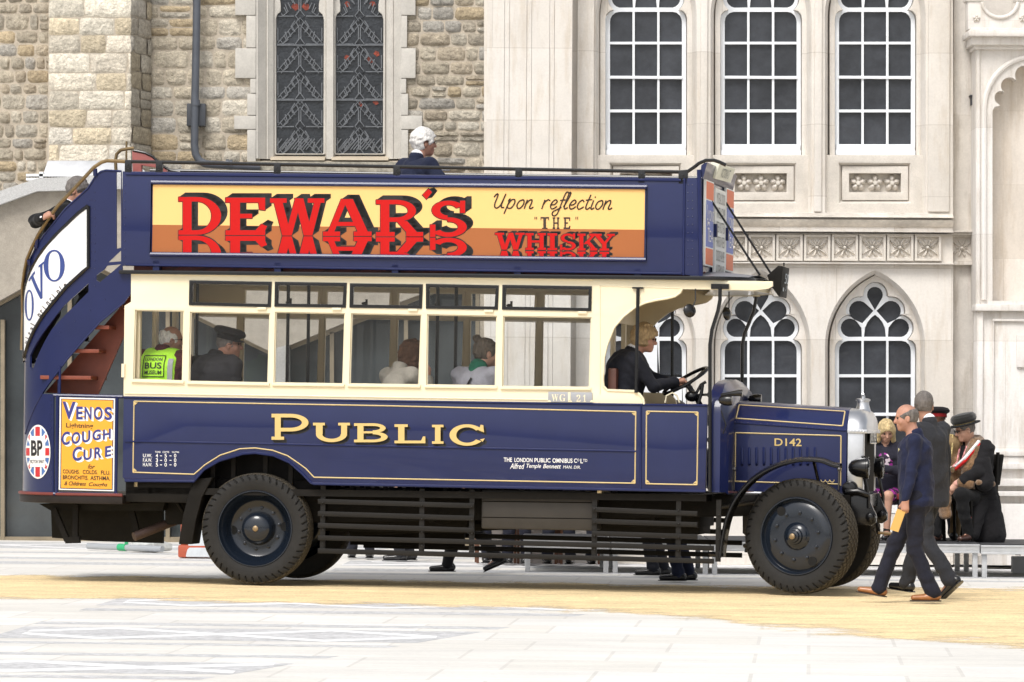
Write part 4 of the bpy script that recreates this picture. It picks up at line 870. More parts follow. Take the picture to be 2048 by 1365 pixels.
# apostrophe
ap = [(845, 390), (857, 378), (864, 385), (853, 399)]
for k in range(9): mk.add([AD(x + 11 * k / 8, y - 3 * k / 8, -.0035 - k * 2e-6) for x, y in ap], [(0, 1, 2, 3)])
apb = [(843, 391), (857, 376), (866, 384), (853, 401)]; mk.add([AD(x, y, -.0037) for x, y in apb], [(0, 1, 2, 3)])
mr.add([AD(x, y, -.0053) for x, y in ap], [(0, 1, 2, 3)])
mk.add(mk2.v, mk2.f); mr.add(mr2.v, mr2.f)
c3 = [(zcl[0], cutn)]
mk.finish('black_lettering', BLKL, ad, weld=False, cuts=c3); mr.finish('red_lettering', RED, ad, weld=False, cuts=c3)
# script line, drawn as brush strokes
SCR = {'U': (1.0, [[(-.12, .78), (0, .95), (.12, .98), (.13, .8), (.03, .3), (.1, .06), (.28, .03), (.5, .25), (.72, .98)], [(.72, .98), (.56, .3), (.6, .06), (.78, .06)]]),
 'p': (.72, [[(.02, .5), (.12, .62), (-.12, -.35)], [(.06, .3), (.25, .58), (.48, .6), (.52, .35), (.34, .04), (.1, .02), (.0, .16)]]), 'o': (.66, [[(.42, .6), (.16, .52), (.02, .24), (.12, .02), (.32, .04), (.5, .3), (.48, .55), (.36, .61)]]),
 'n': (.74, [[(.06, .6), (-.04, 0)], [(.0, .28), (.2, .55), (.42, .6), (.42, .36), (.34, .08), (.46, .0), (.62, .1)]]), 'r': (.56, [[(.06, .6), (-.04, 0)], [(.0, .28), (.14, .5), (.32, .62), (.46, .55)]]),
 'e': (.6, [[(.04, .26), (.3, .3), (.46, .48), (.34, .62), (.14, .5), (.02, .22), (.14, .0), (.34, .04), (.5, .16)]]), 'f': (.42, [[(.62, 1.08), (.5, 1.16), (.36, 1.0), (.2, .3), (.06, -.3), (-.12, -.48), (-.32, -.4), (-.3, -.2), (-.05, -.06), (.25, .1)], [(.08, .58), (.46, .62)]]),
 'l': (.42, [[(.0, .15), (.22, .6), (.36, 1.05), (.26, 1.12), (.12, .6), (.06, .12), (.16, .0), (.32, .1)]]), 'c': (.58, [[(.46, .5), (.34, .62), (.14, .5), (.02, .22), (.14, .0), (.34, .04), (.5, .16)]]),
 't': (.46, [[(.3, .98), (.12, .3), (.12, .04), (.26, .0), (.42, .12)], [(.02, .62), (.46, .66)]]), 'i': (.36, [[(.14, .6), (.04, .12), (.12, .0), (.28, .1)], [(.2, .82), (.22, .86)]])}
def script(mb, word, x, y, h, fn, slope, r, adv=1.0, d=-.006):
    for ch in word:
        if ch == ' ': x += h * .6 * adv; continue
        wd, strokes = SCR[ch]
        for s_ in strokes:
            P = [Vector((a, b, 0)) for a, b in s_]; Q = []
            for i in range(len(P) - 1):
                p0, p1, p2, p3 = P[max(0, i - 1)], P[i], P[i + 1], P[min(len(P) - 1, i + 2)]
                for t in (0, .25, .5, .75): Q.append(.5 * ((2 * p1) + (p2 - p0) * t + (2 * p0 - 5 * p1 + 4 * p2 - p3) * t * t + (3 * p1 - p0 - 3 * p2 + p3) * t ** 3))
            Q.append(P[-1]); pts = [(x + (q.x + .22 * q.y) * h * adv, y - q.y * h) for q in Q]
            for (x0, y0), (x1, y1) in zip(pts, pts[1:]):
                l = math.hypot(x1 - x0, y1 - y0) or 1; nx_, ny_ = -(y1 - y0) / l * r, (x1 - x0) / l * r; ex, ey = (x1 - x0) / l * r * .5, (y1 - y0) / l * r * .5
                mb.add([fn(x0 - ex + nx_, y0 - ey + ny_, d), fn(x1 + ex + nx_, y1 + ey + ny_, d), fn(x1 + ex - nx_, y1 + ey - ny_, d), fn(x0 - ex - nx_, y0 - ey - ny_, d)], [(0, 1, 2, 3)])
        x += wd * h * adv; y += wd * h * adv * slope
    return x
m = MB(); script(m, 'Upon reflection', 987, 417, 29, AD, .011, 1.35, .905)
for s_, x0, x1 in (('T', 1082, 1097), ('H', 1105, 1119), ('E', 1127, 1142)): slab(m, '', AD, [(s_, (x0, 458.5, x1, 435))] if s_ != 'T' else [], -.0055)
for r_ in (rc(1081, 434.5, 1098, 437.5), rc(1086.5, 437, 1092, 457), rc(1084, 456, 1095, 458), rc(1081, 437, 1082.5, 441), rc(1096.5, 437, 1098, 441)): m.add([AD(x, y, -.0056) for x, y in r_], [(0, 1, 2, 3)])
for x0 in (1069, 1072.5, 1151, 1154.5): m.add([AD(x, y, -.0056) for x, y in rc(x0, 434, x0 + 1.6, 439.5)], [(0, 1, 2, 3)])
m.finish('ink_lettering', INK, ad, weld=False, sharp=180)
# maroon boards and props in the gap under the panel
m = MB(); zgp = zl((250, 534), (1395, 553)); x0, x1 = B(262, 540).x, B(1395, 550).x
m.hexa([(x0, .10, zg(x0) + .03), (x1, .10, zg(x1) + .03), (x1, .13, zg(x1) + .03), (x0, .13, zg(x0) + .03), (x0, .10, zgp(x0) + .1), (x1, .10, zgp(x1) + .1), (x1, .13, zgp(x1) + .1), (x0, .13, zgp(x0) + .1)]); uf = m.finish('deck_edge_board', MAROON, bus)
m = MB()
for px in (312, 555, 790, 1035, 1275): p = B(px, 540, .0); m.box(p.x - .03, p.x + .03, .0, .1, zg(p.x) + .03, zgp(p.x) + .06)
m.finish('deck_bracket', BLUD, bus)
m = MB(); 
for px in range(330, 1400, 62): p = B(px, 541, .07); m.bar((p.x, .085, zg(p.x) + .036), (p.x + .12, .085, zg(p.x) + .075), .02, .015)
m.finish('slat_end', mat('maroon_dark', (.07, .015, .013), .5), bus)
m = MB(); m.hexa([(x0, .13, zgp(x0) - .03), (x1, .13, zgp(x1) - .03), (x1, WB - .1, zgp(x1) - .03), (x0, WB - .1, zgp(x0) - .03), (x0, .13, zgp(x0)), (x1, .13, zgp(x1)), (x1, WB - .1, zgp(x1)), (x0, WB - .1, zgp(x0))]); m.finish('upper_floor', MAROON, bus)
c = clone(up, bus, (0, WB - .045, 0)); c.name = 'far_upper_panel'
# hand rail
m = MB(); tb(m, [(250, 323.5), (800, 334), (1100, 340), (1360, 344.5), (1376, 343), (1388, 335), (1398, 327), (1412, 321), (1428, 321), (1440, 325), (1452, 331)], .02, .016, 10); rail = m.finish('hand_rail', BLK, bus)
m = MB(); tb(m, [(262, 343, .0), (800, 340, .0)], WB, .015, 8) if False else tb(m, [(300, 341), (1395, 356)], WB - .05, .014, 8); m.finish('far_hand_rail', BLK, bus)
for i, px in enumerate((256, 318, 554, 793, 1037, 1283, 1366)):
    y = 323.5 + (px - 250) * .0189; wpx = 9.5 if i == 6 else 7; a, b = B(px - wpx, y + 24, 0), B(px + wpx, y - 1, 0); m = MB(); m.box(a.x, b.x, .0, .035, a.z, b.z); [m.ball(B(px, y + q, -.002), .008, 6, 4) for q in (6, 15)]; m.finish('rail_post', BLK, bus, bevel=.004)
# maroon stairhead seat back at the far rear corner
m = MB(); m.plate(poly([(265, 352), (264, 302), (272, 303), (290, 307), (305, 315), (318, 327), (328, 334), (340, 352)], 1.2), [poly([(283, 331), (312, 336), (312, 348), (283, 348)], 1.2)], SIDE, 1.2, 1.25); sh = m.finish('stairhead_board', mat('faded_maroon', (.30, .085, .075), .6, noise=(7, .15)), bus, bevel=.006)
m = MB(); tb(m, [(266, 301), (290, 306), (306, 314), (318, 326), (328, 334), (341, 341), (360, 344)], 1.2, .012, 8); m.finish('edge_rail', BLK, sh)
# upper deck front, bowed, with its boards
xF = B(1401, 450, 0).x
def fx(d): return xF
zt_, zb_ = B(1400, 356).z, B(1401, 554).z
m = MB(); n = 16; vs = []
for off in (0, -.05):
    for i in range(n + 1):
        d = WB * i / n; vs += [(fx(d) + off, d, zb_), (fx(d) + off, d, zt_)]
q = 2 * (n + 1)
m.add(vs, [(2 * i, 2 * i + 2, 2 * i + 3, 2 * i + 1) for i in range(n)] + [(q + 2 * i, q + 2 * i + 1, q + 2 * i + 3, q + 2 * i + 2) for i in range(n)] + [(2 * i + 1, 2 * i + 3, q + 2 * i + 3, q + 2 * i + 1) for i in range(n)]); uf_ = m.finish('upper_front_panel', BLUE, bus)
def fr_pt(d, q, off=.0): return Vector((fx(d) + off, d, zb_ + (zt_ - zb_) * q))
def fboard(name, d0, d1, q0, q1, off, material, parent):
    m = MB(); n = 4; vs = []
    for o_ in (off, off - .02): 
        for i in range(n + 1): d = d0 + (d1 - d0) * i / n; vs += [fr_pt(d, q0, o_), fr_pt(d, q1, o_)]
    q = 2 * (n + 1); m.add(vs, [(2 * i, 2 * i + 2, 2 * i + 3, 2 * i + 1) for i in range(n)] + [(q + 2 * i, q + 2 * i + 1, q + 2 * i + 3, q + 2 * i + 2) for i in range(n)] + [(2 * i + 1, 2 * i + 3, q + 2 * i + 3, q + 2 * i + 1) for i in range(n)] + [(2 * i, q + 2 * i, q + 2 * i + 2, 2 * i + 2) for i in range(n)] + [(0, 1, q + 1, q), (2 * n, q + 2 * n, q + 2 * n + 1, 2 * n + 1)]); return m.finish(name, material, parent)
def ftext(m, s, d0, d1, q0, q1, off):
    v, f = text2d(s, 0, .0); X = [p[0] for p in v]; Y = [p[1] for p in v]
    m.add([fr_pt(d0 + (d1 - d0) * (p[0] - min(X)) / (max(X) - min(X)), q0 + (q1 - q0) * (p[1] - min(Y)) / (max(Y) - min(Y)), off) for p in v], f)
ORNG = mat('board_orange', (.72, .16, .055), .5); BBLU = mat('board_blue', (.13, .18, .52), .5); BWH = mat('board_white', (.76, .77, .75), .5); BCR = mat('board_cream', (.70, .70, .58), .5)
for d0, d1 in ((.10, .66), (1.54, 2.10)):
    bw_ = fboard('tea_board', d0, d1, .12, .99, .03, BWH, uf_)
    for nm, a, b, mt_ in (('orange_field', .135, .30, ORNG), ('blue_field', .315, .785, BBLU), ('orange_field', .80, .975, ORNG)): fboard(nm, d0 + .05, d1 - .04, a, b, .034, mt_, bw_)
    m = MB(); ftext(m, "L", d0 + .07, d0 + .13, .58, .74, .037); ftext(m, "YONS", d0 + .13, d1 - .06, .58, .69, .037); ftext(m, "T", d0 + .12, d0 + .24, .37, .51, .037); ftext(m, "EA", d0 + .24, d1 - .07, .37, .485, .037)
    m.add([fr_pt(d0 + a, q, .037) for a, q in ((.10, .52), (.2, .56), (.26, .52), (.24, .57), (.1, .57))], [(0, 1, 2, 3, 4)]); m.finish('white_lettering', WHI, bw_)
rb = fboard('route_board', .74, 1.48, .02, .94, .035, BWH, uf_); m = MB()
for i, s_ in enumerate(('MITEAL DOCK', 'ANTELA CAMP', 'BEER ROTTEN', 'HARROW REEN', 'DODDS PALMER', 'ALDERMANBY')): q1 = .90 - i * .148; ftext(m, s_, .82, 1.40, q1 - .112, q1, .039)
m.finish('route_lettering', mat('grey_lettering', (.16, .17, .16), .5), rb)
m = MB()
for d in (.70, 1.51): p = fr_pt(d, .5, .03); m.box(p.x - .02, p.x + .03, d - .03, d + .03, p.z - .06, p.z + .06)
m.finish('board_clip', BLUD, uf_)
# destination box leaning over the front rail
m = MB(); P = lambda px, py, d: B(px, py, d)
c1 = [(1400, 352), (1402, 331), (1408, 326), (1414, 325), (1405, 358)]
m.plate(poly(c1, .0), None, SIDE, .02, WB - .02); db = m.finish('destination_box', BLUE, bus)
pq = [B(1432, 326.5, .62), B(1464, 335.5, 1.72), B(1454.5, 364.5, 1.72), B(1423, 356, .62)]
nrm = (pq[1] - pq[0]).cross(pq[3] - pq[0]).normalized(); nrm = nrm if nrm.x > 0 else -nrm
pq = [p_ + nrm * .035 for p_ in pq]
m = MB(); m.hexa([pq[3], pq[2], pq[2] - nrm * .08, pq[3] - nrm * .08, pq[0], pq[1], pq[1] - nrm * .08, pq[0] - nrm * .08]); dp_ = m.finish('destination_plate', BCR, db, bevel=.004)
m = MB(); v, f = text2d('VICTORIA ST', 0, .0); X = [p[0] for p in v]; Y = [p[1] for p in v]
def dq(a, b): return (pq[3].lerp(pq[2], a)).lerp(pq[0].lerp(pq[1], a), b) + nrm * .004
m.add([dq(.24 + .52 * (p[0] - min(X)) / (max(X) - min(X)), .2 + .6 * (p[1] - min(Y)) / (max(Y) - min(Y))) for p in v], f); m.finish('plate_lettering', mat('grey_lettering', (.16, .17, .16), .5), dp_)
# ---- rear platform and curved stair
Rx, Ry = .62, .75
def pj(p):
    q = (BM @ Vector(p)) - CAM; return (1024 + FPX * q.dot(_r) / q.dot(_f), 682.5 - FPX * q.dot(_u) / q.dot(_f))
xc_ = B(150, 700).x
def minpx(xc): return min(pj((xc - Rx * math.sin(R(a)), Ry * (1 - math.cos(R(a))), 1.8))[0] for a in range(20, 120, 2))
lo, hi = xc_ - .6, xc_ + .6
for _ in range(40):
    md = (lo + hi) / 2
    if minpx(md) < 48.5: lo = md
    else: hi = md
XC = (lo + hi) / 2; ASIL = min(range(20, 120, 2), key=lambda a: pj((XC - Rx * math.sin(R(a)), Ry * (1 - math.cos(R(a))), 1.8))[0]); SEND = -R(100) * .66
def P3(s, z, off=0.0):
    if s >= 0: return Vector((XC + s, -off, z))
    a = -s / .66; n_ = Vector((-math.sin(a) / Rx, -math.cos(a) / Ry, 0)).normalized(); return Vector((XC - Rx * math.sin(a), Ry * (1 - math.cos(a)), z)) + n_ * off
def SZ(px, py):
    p = B(px, py, 0)
    if px <= 44: return (SEND, B(50, py, .6).z)
    if p.x >= XC: return (p.x - XC, p.z)
    lo, hi = 0.0, R(ASIL)
    for _ in range(30):
        a = (lo + hi) / 2; q = B(px, py, Ry * (1 - math.cos(a)))
        if XC - Rx * math.sin(a) > q.x: lo = a
        else: hi = a
    return (-lo * .66, B(px, py, Ry * (1 - math.cos(lo))).z)
def Bs(px, py, off=0.0): s, z = SZ(px, py); return P3(s, z, off)
def sheet(name, loop, holes, material, parent, off=0.0, th=.018, step=.035):
    F0 = Frame((0, 0, 0), (1, 0, 0), (0, 0, 1), (0, 1, 0)); mb = MB(); mb.plate([SZ(*p) for p in loop], [[SZ(*p) for p in h] for h in holes or []], F0, 0, None); b = mb.bm()
    s = -1.3
    while s < .02: bmesh.ops.bisect_plane(b, geom=b.verts[:] + b.edges[:] + b.faces[:], plane_co=(s, 0, 0), plane_no=(1, 0, 0)); s += step
    bmesh.ops.remove_doubles(b, verts=b.verts, dist=1e-5)
    b.verts.ensure_lookup_table(); V = [v.co.copy() for v in b.verts]; n = len(V); out = MB(); out.v = [P3(v.x, v.z, off) for v in V] + [P3(v.x, v.z, off - th) for v in V]
    for v_i, v in enumerate(b.verts): v.index = v_i
    for f in b.faces: out.f.append(tuple(v.index for v in f.verts)); out.f.append(tuple(n + v.index for v in reversed(f.verts)))
    for e in b.edges:
        if len(e.link_faces) == 1: i, j = e.verts[0].index, e.verts[1].index; out.f.append((i, j, n + j, n + i))
    b.free(); return out.finish(name, material, parent, weld=False)
UP = [(243, 343), (212, 341), (202, 343.5), (192, 351), (176, 377), (154, 397), (132, 417), (110, 444), (88, 471), (75, 489), (66, 508), (60.5, 519), (54, 541), (50, 572), (49, 600), (40, 640)]
LOW = [(40, 985), (55, 987), (107, 990), (107, 789), (84, 788), (110, 752), (134, 720), (171, 677), (202, 643), (250, 604), (262, 587), (262, 548), (245, 546)]
HOL = [[(233, 345), (242, 345), (242, 496), (233, 498)], [(217, 525), (242, 501), (242, 523)], [(193, 551), (209, 539), (214, 532), (242, 529), (206, 560), (200, 565), (193, 561)],
       [(177, 567), (177, 584), (153, 608), (124, 637), (103, 660), (87, 688), (75, 714), (66, 740), (60, 735), (60, 712), (77.5, 679), (99, 649), (127, 613), (152, 590)]]
ss = sheet('stair_side_panel', UP + LOW, HOL, BLUE, bus)
OV = [(177, 412), (157, 427), (134, 449.5), (110, 474), (87, 502), (69, 532), (60, 553), (53, 579), (50, 603), (40, 640), (40, 735), (50.5, 716), (59, 687), (70.5, 660), (87, 632), (110, 602), (134, 573.5), (167, 543), (177, 534)]
ob = sheet('white_sign_board', OV, None, WHI, ss, .014, .01)
m = MB(); m.tube([P3(*SZ(a, b), .012) for a, b in OV[:9] + OV[11:]] + [P3(*SZ(177, 412), .012)], .017, 6); m.finish('board_frame', BLK, ss)
fs = lambda x, y: Bs(x, y, .019)
RBL = mat('royal_blue_lettering', (.03, .055, .22), .4)
def elO(x0, y0, x1, y1, tw):
    cx_, cy_, rx_, ry_ = (x0 + x1) / 2, (y0 + y1) / 2, (x1 - x0) / 2, (y1 - y0) / 2; A = [2 * math.pi * i / 28 for i in range(28)]
    sheet('sign_letter', [(cx_ + rx_ * math.cos(a), cy_ + ry_ * math.sin(a)) for a in A], [[(cx_ + (rx_ - tw * (.35 + .65 * abs(math.cos(a)))) * math.cos(a), cy_ + (ry_ - 3.4) * math.sin(a)) for a in A]], RBL, ob, .018, .003)
elO(90, 500, 131, 564, 9); elO(53, 580, 70.5, 642, 3.6)
sheet('sign_letter', [(60, 562), (62, 558), (72, 543), (73, 547), (69.5, 552), (84, 586), (83.2, 533), (80, 536), (80, 532), (91, 523), (91, 527), (87.5, 530), (87.5, 597), (84, 599), (65.5, 557), (62.5, 563)], None, RBL, ob, .018, .003)
m = MB()
def path_text(txt, path, h, wpx):
    L_ = [0]
    for a, b in zip(path, path[1:]): L_.append(L_[-1] + math.hypot(b[0] - a[0], b[1] - a[1]))
    n = len(txt)
    for i, ch in enumerate(txt):
        if ch == ' ': continue
        s = L_[-1] * (i + .1) / n; k = max(j for j in range(len(L_) - 1) if L_[j] <= s); t = (s - L_[k]) / (L_[k + 1] - L_[k]); a, b = path[k], path[k + 1]; x, y = a[0] + (b[0] - a[0]) * t, a[1] + (b[1] - a[1]) * t; l = L_[k + 1] - L_[k]; tx, ty = (b[0] - a[0]) / l, (b[1] - a[1]) / l
        v, f = text2d(ch, .2, .018); v2 = text2d('x', .2)[0]; sc = h / max(p[1] for p in v2); X = min(p[0] for p in v)
        m.add([fs(x + tx * (p[0] - X) * sc * wpx + ty * p[1] * sc, y + ty * (p[0] - X) * sc * wpx - tx * p[1] * sc) for p in v], f)
path_text('the vital principle', [(49, 728), (54, 703), (62, 684), (76, 646), (97, 614), (117, 590), (139, 570)], 6.8, .8); m.finish('sign_script', INK, ob)
m = MB(); [m.ball(Bs(x, y, .002), .005, 6, 4) for x, y in [(190, 385 + i * 17) for i in range(12)] + [(183, 400 + i * 17) for i in range(9)] + [(118 + i * 20, 462 - i * 20) for i in range(-3, 4)] + [(98 + i * 22, 622 - i * 23) for i in range(-1, 4)] + [(102, 800 + i * 14) for i in range(13)] + [(120 + i * 30, 665 - i * 22) for i in range(4)]]; m.finish('rivets', BLUD, ss)
m = MB(); m.tube([Bs(107, 790, .004), Bs(107, 990, .004)], .012, 6); m.tube([Bs(*p, .002) for p in [(110, 752), (134, 720), (171, 677), (202, 643), (250, 604)]], .009, 6); m.tube([Bs(*p, .002) for p in UP[:-1]], .009, 6); m.tube([Bs(84, 789, .003), Bs(70, 815, .003), Bs(58, 845, .003), Bs(51, 868, .003)], .006, 6); m.finish('edge_bead', BLUD, ss)
# oval badge
def clip_to(poly_, conv):
    out = poly_
    for i in range(len(conv)):
        a, b = conv[i], conv[(i + 1) % len(conv)]; inp, out = out, []
        sd = lambda p: (b[0] - a[0]) * (p[1] - a[1]) - (b[1] - a[1]) * (p[0] - a[0])
        for j in range(len(inp)):
            p, q = inp[j], inp[(j + 1) % len(inp)]; sp_, sq_ = sd(p), sd(q)
            if sp_ >= 0: out.append(p)
            if sp_ * sq_ < 0: t = sp_ / (sp_ - sq_); out.append((p[0] + (q[0] - p[0]) * t, p[1] + (q[1] - p[1]) * t))
        if not out: return []
    return out
CI = [(math.cos(2 * math.pi * i / 40), math.sin(2 * math.pi * i / 40)) for i in range(40)]
def bd(a, b, off): return Bs(77 + 24.5 * a, 904 - 54 * b, off)
def badge(name, polys, off, material, par, cl=.93):
    cc = [(x * cl, y * cl) for x, y in CI]; o = None
    for p in polys:
        q = clip_to(p, cc)
        if len(q) > 2: o = sheet(name, [(77 + 24.5 * a, 904 - 54 * b) for a, b in q], None, material, par, off, .0012)
    return o
bo = badge('oval_badge', [[(-2, -2), (2, -2), (2, 2), (-2, 2)]], .006, WHI, ss, 1.0)
badge('blue_field', [[(-2, -2), (2, -2), (2, 2), (-2, 2)]], .0075, mat('badge_blue', (.07, .16, .40), .4), bo)
rot = lambda P, a: [(x * math.cos(a) - y * math.sin(a), x * math.sin(a) + y * math.cos(a)) for x, y in P]
badge('white_cross', [rc(-.30, -2, .30, 2)], .009, WHI, bo); badge('white_cross', [rc(-2, -.22, 2, .22)], .0092, WHI, bo); badge('white_cross', [rot(rc(-2, -.16, 2, .16), R(40))], .0094, WHI, bo); badge('white_cross', [rot(rc(-2, -.16, 2, .16), R(-40))], .0096, WHI, bo)
BRED = mat('badge_red', (.50, .02, .025), .4)
badge('red_cross', [rot(rc(-2, -.07, 2, .07), R(40)), ], .0102, BRED, bo); badge('red_cross', [rot(rc(-2, -.07, 2, .07), R(-40))], .0104, BRED, bo); badge('red_cross', [rc(-.18, -2, .18, 2)], .0108, BRED, bo); badge('red_cross', [rc(-2, -.14, 2, .14)], .011, BRED, bo)
badge('white_plate', [rc(-.62, -.56, .62, .58)], .0125, WHI, bo, 1.0)
m = MB(); ft = lambda x, y: Bs(x, y, .0160); put_text(m, 'B', quad(65, 881, 76, 912), ft, off=.03); put_text(m, 'P', quad(77, 881, 87, 912), ft, off=.03); put_text(m, 'MOTOR SPIRIT', quad(63, 920, 91, 927), ft); m.finish('badge_lettering', BLKL, bo)
# inside of the stair
m = MB(); m.plate(poly([(90, 786), (250, 604), (262, 590), (262, 640), (196, 790)], .30), None, SIDE, .30, .33); 
stn = m.finish('stair_flight', MARB, bus)
m = MB()
for (x0, x1, y) in ((95, 196, 755), (125, 212, 702), (160, 232, 655), (198, 250, 612), (225, 262, 575)): a, b = B(x0, y, .3), B(x1, y, .3); m.box(a.x, b.x, .05, .62, a.z - .02, a.z + .015)
m.finish('stair_tread', MARB, stn, bevel=.004)
m = MB(); tb(m, [(118, 735), (118, 790)], .1, .015); m.finish('stair_post', BLUD, bus)
# platform
m = MB(); xp0 = XC - Rx - .02; zp = zl((50, 987), (245, 991))
PL = [(B(246, 995).x, -.02), (XC, -.02)] + [(XC - (Rx + .03) * math.sin(R(a)), -.02 + (Ry + .03) * (1 - math.cos(R(a)))) for a in range(10, 91, 10)] + [(XC - Rx - .03, WB), (B(246, 995).x, WB)]
z0 = B(150, 989).z; F = Frame((0, 0, z0), (1, 0, 0), (0, 1, 0), (0, 0, 1)); m.plate(PL, None, F, -.085, 0); pfm = m.finish('rear_platform', mat('platform_dark', (.018, .014, .013), .5, noise=(8, .3), spec=.25), bus, bevel=.01)
m = MB(); m.tube([(a, b, z0 + .0) for a, b in PL[:-2]], .014, 6); m.finish('platform_edge', MAROON, pfm)
m = MB()
for q in ([(78, 1008), (102, 1022), (325, 1022), (330, 1005)],): m.plate(poly(q, .3), None, SIDE, .3, WB - .2)
m.plate(poly([(102, 1020), (325, 1020), (325, 1087), (195, 1083), (104, 1076)], .7), None, SIDE, .7, .76); m.finish('rear_valance', mat('black_brown', (.011, .010, .008), .6, noise=(6, .3), spec=.15), bus)
m = MB(); m.bar(B(108, 1018, .25), B(135, 1082, .25), .05, .05); m.bar(B(132, 1081, .25), B(160, 1080, .25), .06, .06); m.bar(B(152, 1010, .25), B(151, 1080, .25), .05, .05); m.finish('step_hanger', BLKM, bus); MB().bar(B(262, 1020, .5), B(275, 1070, .5), .05, .06).finish('step_hanger', BLKM, bus); m = MB(); tb(m, [(345, 990), (367, 1025)], .35, .018); m.finish('mudguard_stay', BLKM, bus)
m = MB(); tb(m, [(268, 1074, .25), (330, 1050, .45), (372, 1034, .6), (450, 1020, .8)], .3, .042, 12); m.finish('exhaust_pipe', mat('rusty_pipe', (.055, .032, .026), .6, noise=(9, .3)), bus)
# rails around the platform, poster board
m = MB(); tb(m, [(107, 791), (246, 794)], .0, .016, 8); tb(m, [(107, 988), (236, 990)], .0, .018, 8); tb(m, [(115.5, 791), (113, 988)], .0, .018, 8); tb(m, [(234, 793), (231, 990)], .0, .016, 8); tb(m, [(120, 733), (119, 792)], .0, .012, 8); m.finish('platform_rail', BLUD, bus)
VQ = [(119.5, 795), (230, 797.5), (228, 983), (117.5, 980)]
def vq(a, b, d=0): return B(*bil(VQ, a, b), -.012 + d)
def vplate(name, x0, y0, x1, y1, d, mt_, par): m = MB(); m.add([vq(x0, y0, d), vq(x1, y0, d), vq(x1, y1, d), vq(x0, y1, d)] + [vq(x0, y0, d + .008), vq(x1, y0, d + .008), vq(x1, y1, d + .008), vq(x0, y1, d + .008)], [(0, 1, 2, 3), (7, 6, 5, 4), (0, 4, 5, 1), (1, 5, 6, 2), (2, 6, 7, 3), (3, 7, 4, 0)]); return m.finish(name, mt_, par)
vb = vplate('cough_cure_board', 0, 0, 1, 1, -.004, WHI, bus); vplate('navy_line', .025, .014, .975, .986, -.006, BLUD, vb); vplate('orange_field', .04, .022, .96, .978, -.008, mat('poster_orange', (.80, .36, .025), .45), vb)
VL = mat('poster_navy', (.028, .032, .20), .4)
def vt(m, s, x0, y0, x1, y1, d, sl=0.0, sh=0.0, off=0.0, dx=0, dy=0):
    v, f = text2d(s, sh, off); X = [p[0] for p in v]; Y = [p[1] for p in v]; a_, b_ = min(X), max(X); c_, d_ = min(Y), max(Y)
    m.add([vq(x0 + dx + (x1 - x0) * (p[0] - a_) / (b_ - a_), y0 + dy + (y1 - y0) * (p[1] - c_) / (d_ - c_) + sl * (x1 - x0) * (p[0] - a_) / (b_ - a_), d) for p in v], f)
big = [('V', .05, .765, .29, .955), ('E', .30, .765, .42, .905), ('N', .45, .765, .58, .905), ('O', .62, .765, .78, .908), ('S', .81, .765, .95, .908)]
big += [('C', .04, .475, .19, .62), ('O', .22, .49, .38, .62), ('U', .41, .51, .56, .635), ('G', .60, .535, .75, .65), ('H', .79, .55, .93, .66)]
big += [('C', .24, .305, .41, .46), ('U', .44, .32, .59, .44), ('R', .64, .345, .77, .465), ('E', .83, .365, .94, .48)]
mw, mn = MB(), MB()
for ch, x0, y0, x1, y1 in big:
    sl = .0 if y0 > .7 else .12
    for k in range(6): vt(mw, ch, x0, y0, x1, y1, -.0095 - k * 2e-5, sl, off=.035, dx=k * .0075, dy=-k * .0032)
    vt(mn, ch, x0, y0, x1, y1, -.0112, sl, off=.03)
mw.finish('letter_highlight', WHI, vb, weld=False); mn.finish('navy_lettering', VL, vb, weld=False)
m = MB(); vt(m, 'Lightning', .12, .66, .61, .725, -.0112, off=.014); vt(m, 'for', .52, .235, .65, .285, -.0112, sh=.35, off=.01); vt(m, 'COUGHS.', .07, .178, .37, .222, -.0112, off=.014); vt(m, 'COLDS.', .43, .178, .70, .222, -.0112, off=.014); vt(m, 'FLU.', .76, .176, .93, .22, -.0112, off=.014); vt(m, 'BRONCHITIS.', .07, .115, .53, .16, -.0112, off=.014); vt(m, 'ASTHMA.', .57, .115, .93, .16, -.0112, off=.014); vt(m, '& Childrens', .10, .05, .49, .095, -.0112, sh=.3, off=.012); vt(m, 'Coughs', .54, .037, .88, .09, -.0112, sh=.3, off=.012); m.finish('small_lettering', INK, vb, weld=False)
# brass stair rail
m = MB(); off = .03
m.tube([B(250, 323.5, .02), B(228, 322.5, .0), B(214, 322, 0), B(203, 325, 0)] + [Bs(a, b, off) for a, b in ((190, 335), (178, 348), (150, 378), (120, 411), (100, 440), (82, 470), (70, 495), (60, 520))] + [P3(SZ(56, 545)[0] - .02, SZ(56, 545)[1], .03), P3(SZ(52, 575)[0] - .05, SZ(52, 575)[1], .03), P3(SZ(50, 625)[0] - .1, SZ(50, 625)[1], .03), P3(SZ(50, 700)[0] - .1, SZ(50, 700)[1], .03)], .017, 10); br = m.finish('brass_stair_rail', BRASS, bus)
m = MB(); tb(m, [(232, 342), (231, 322), (233, 309), (241, 301), (256, 298), (268, 297)], .35, .016, 10); tb(m, [(253, 283), (252.5, 325)], .5, .010, 6); m.finish('brass_loop', BRASS, bus)
m = MB(); 
for (x, y, x2, y2) in ((191, 338, 191, 352), (78, 478, 74, 496), (62, 520, 61, 530)): m.tube([Bs(x, y, .02), Bs(x2, y2, .005)], .022, 6)
m.finish('rail_bracket', BLUD, br)
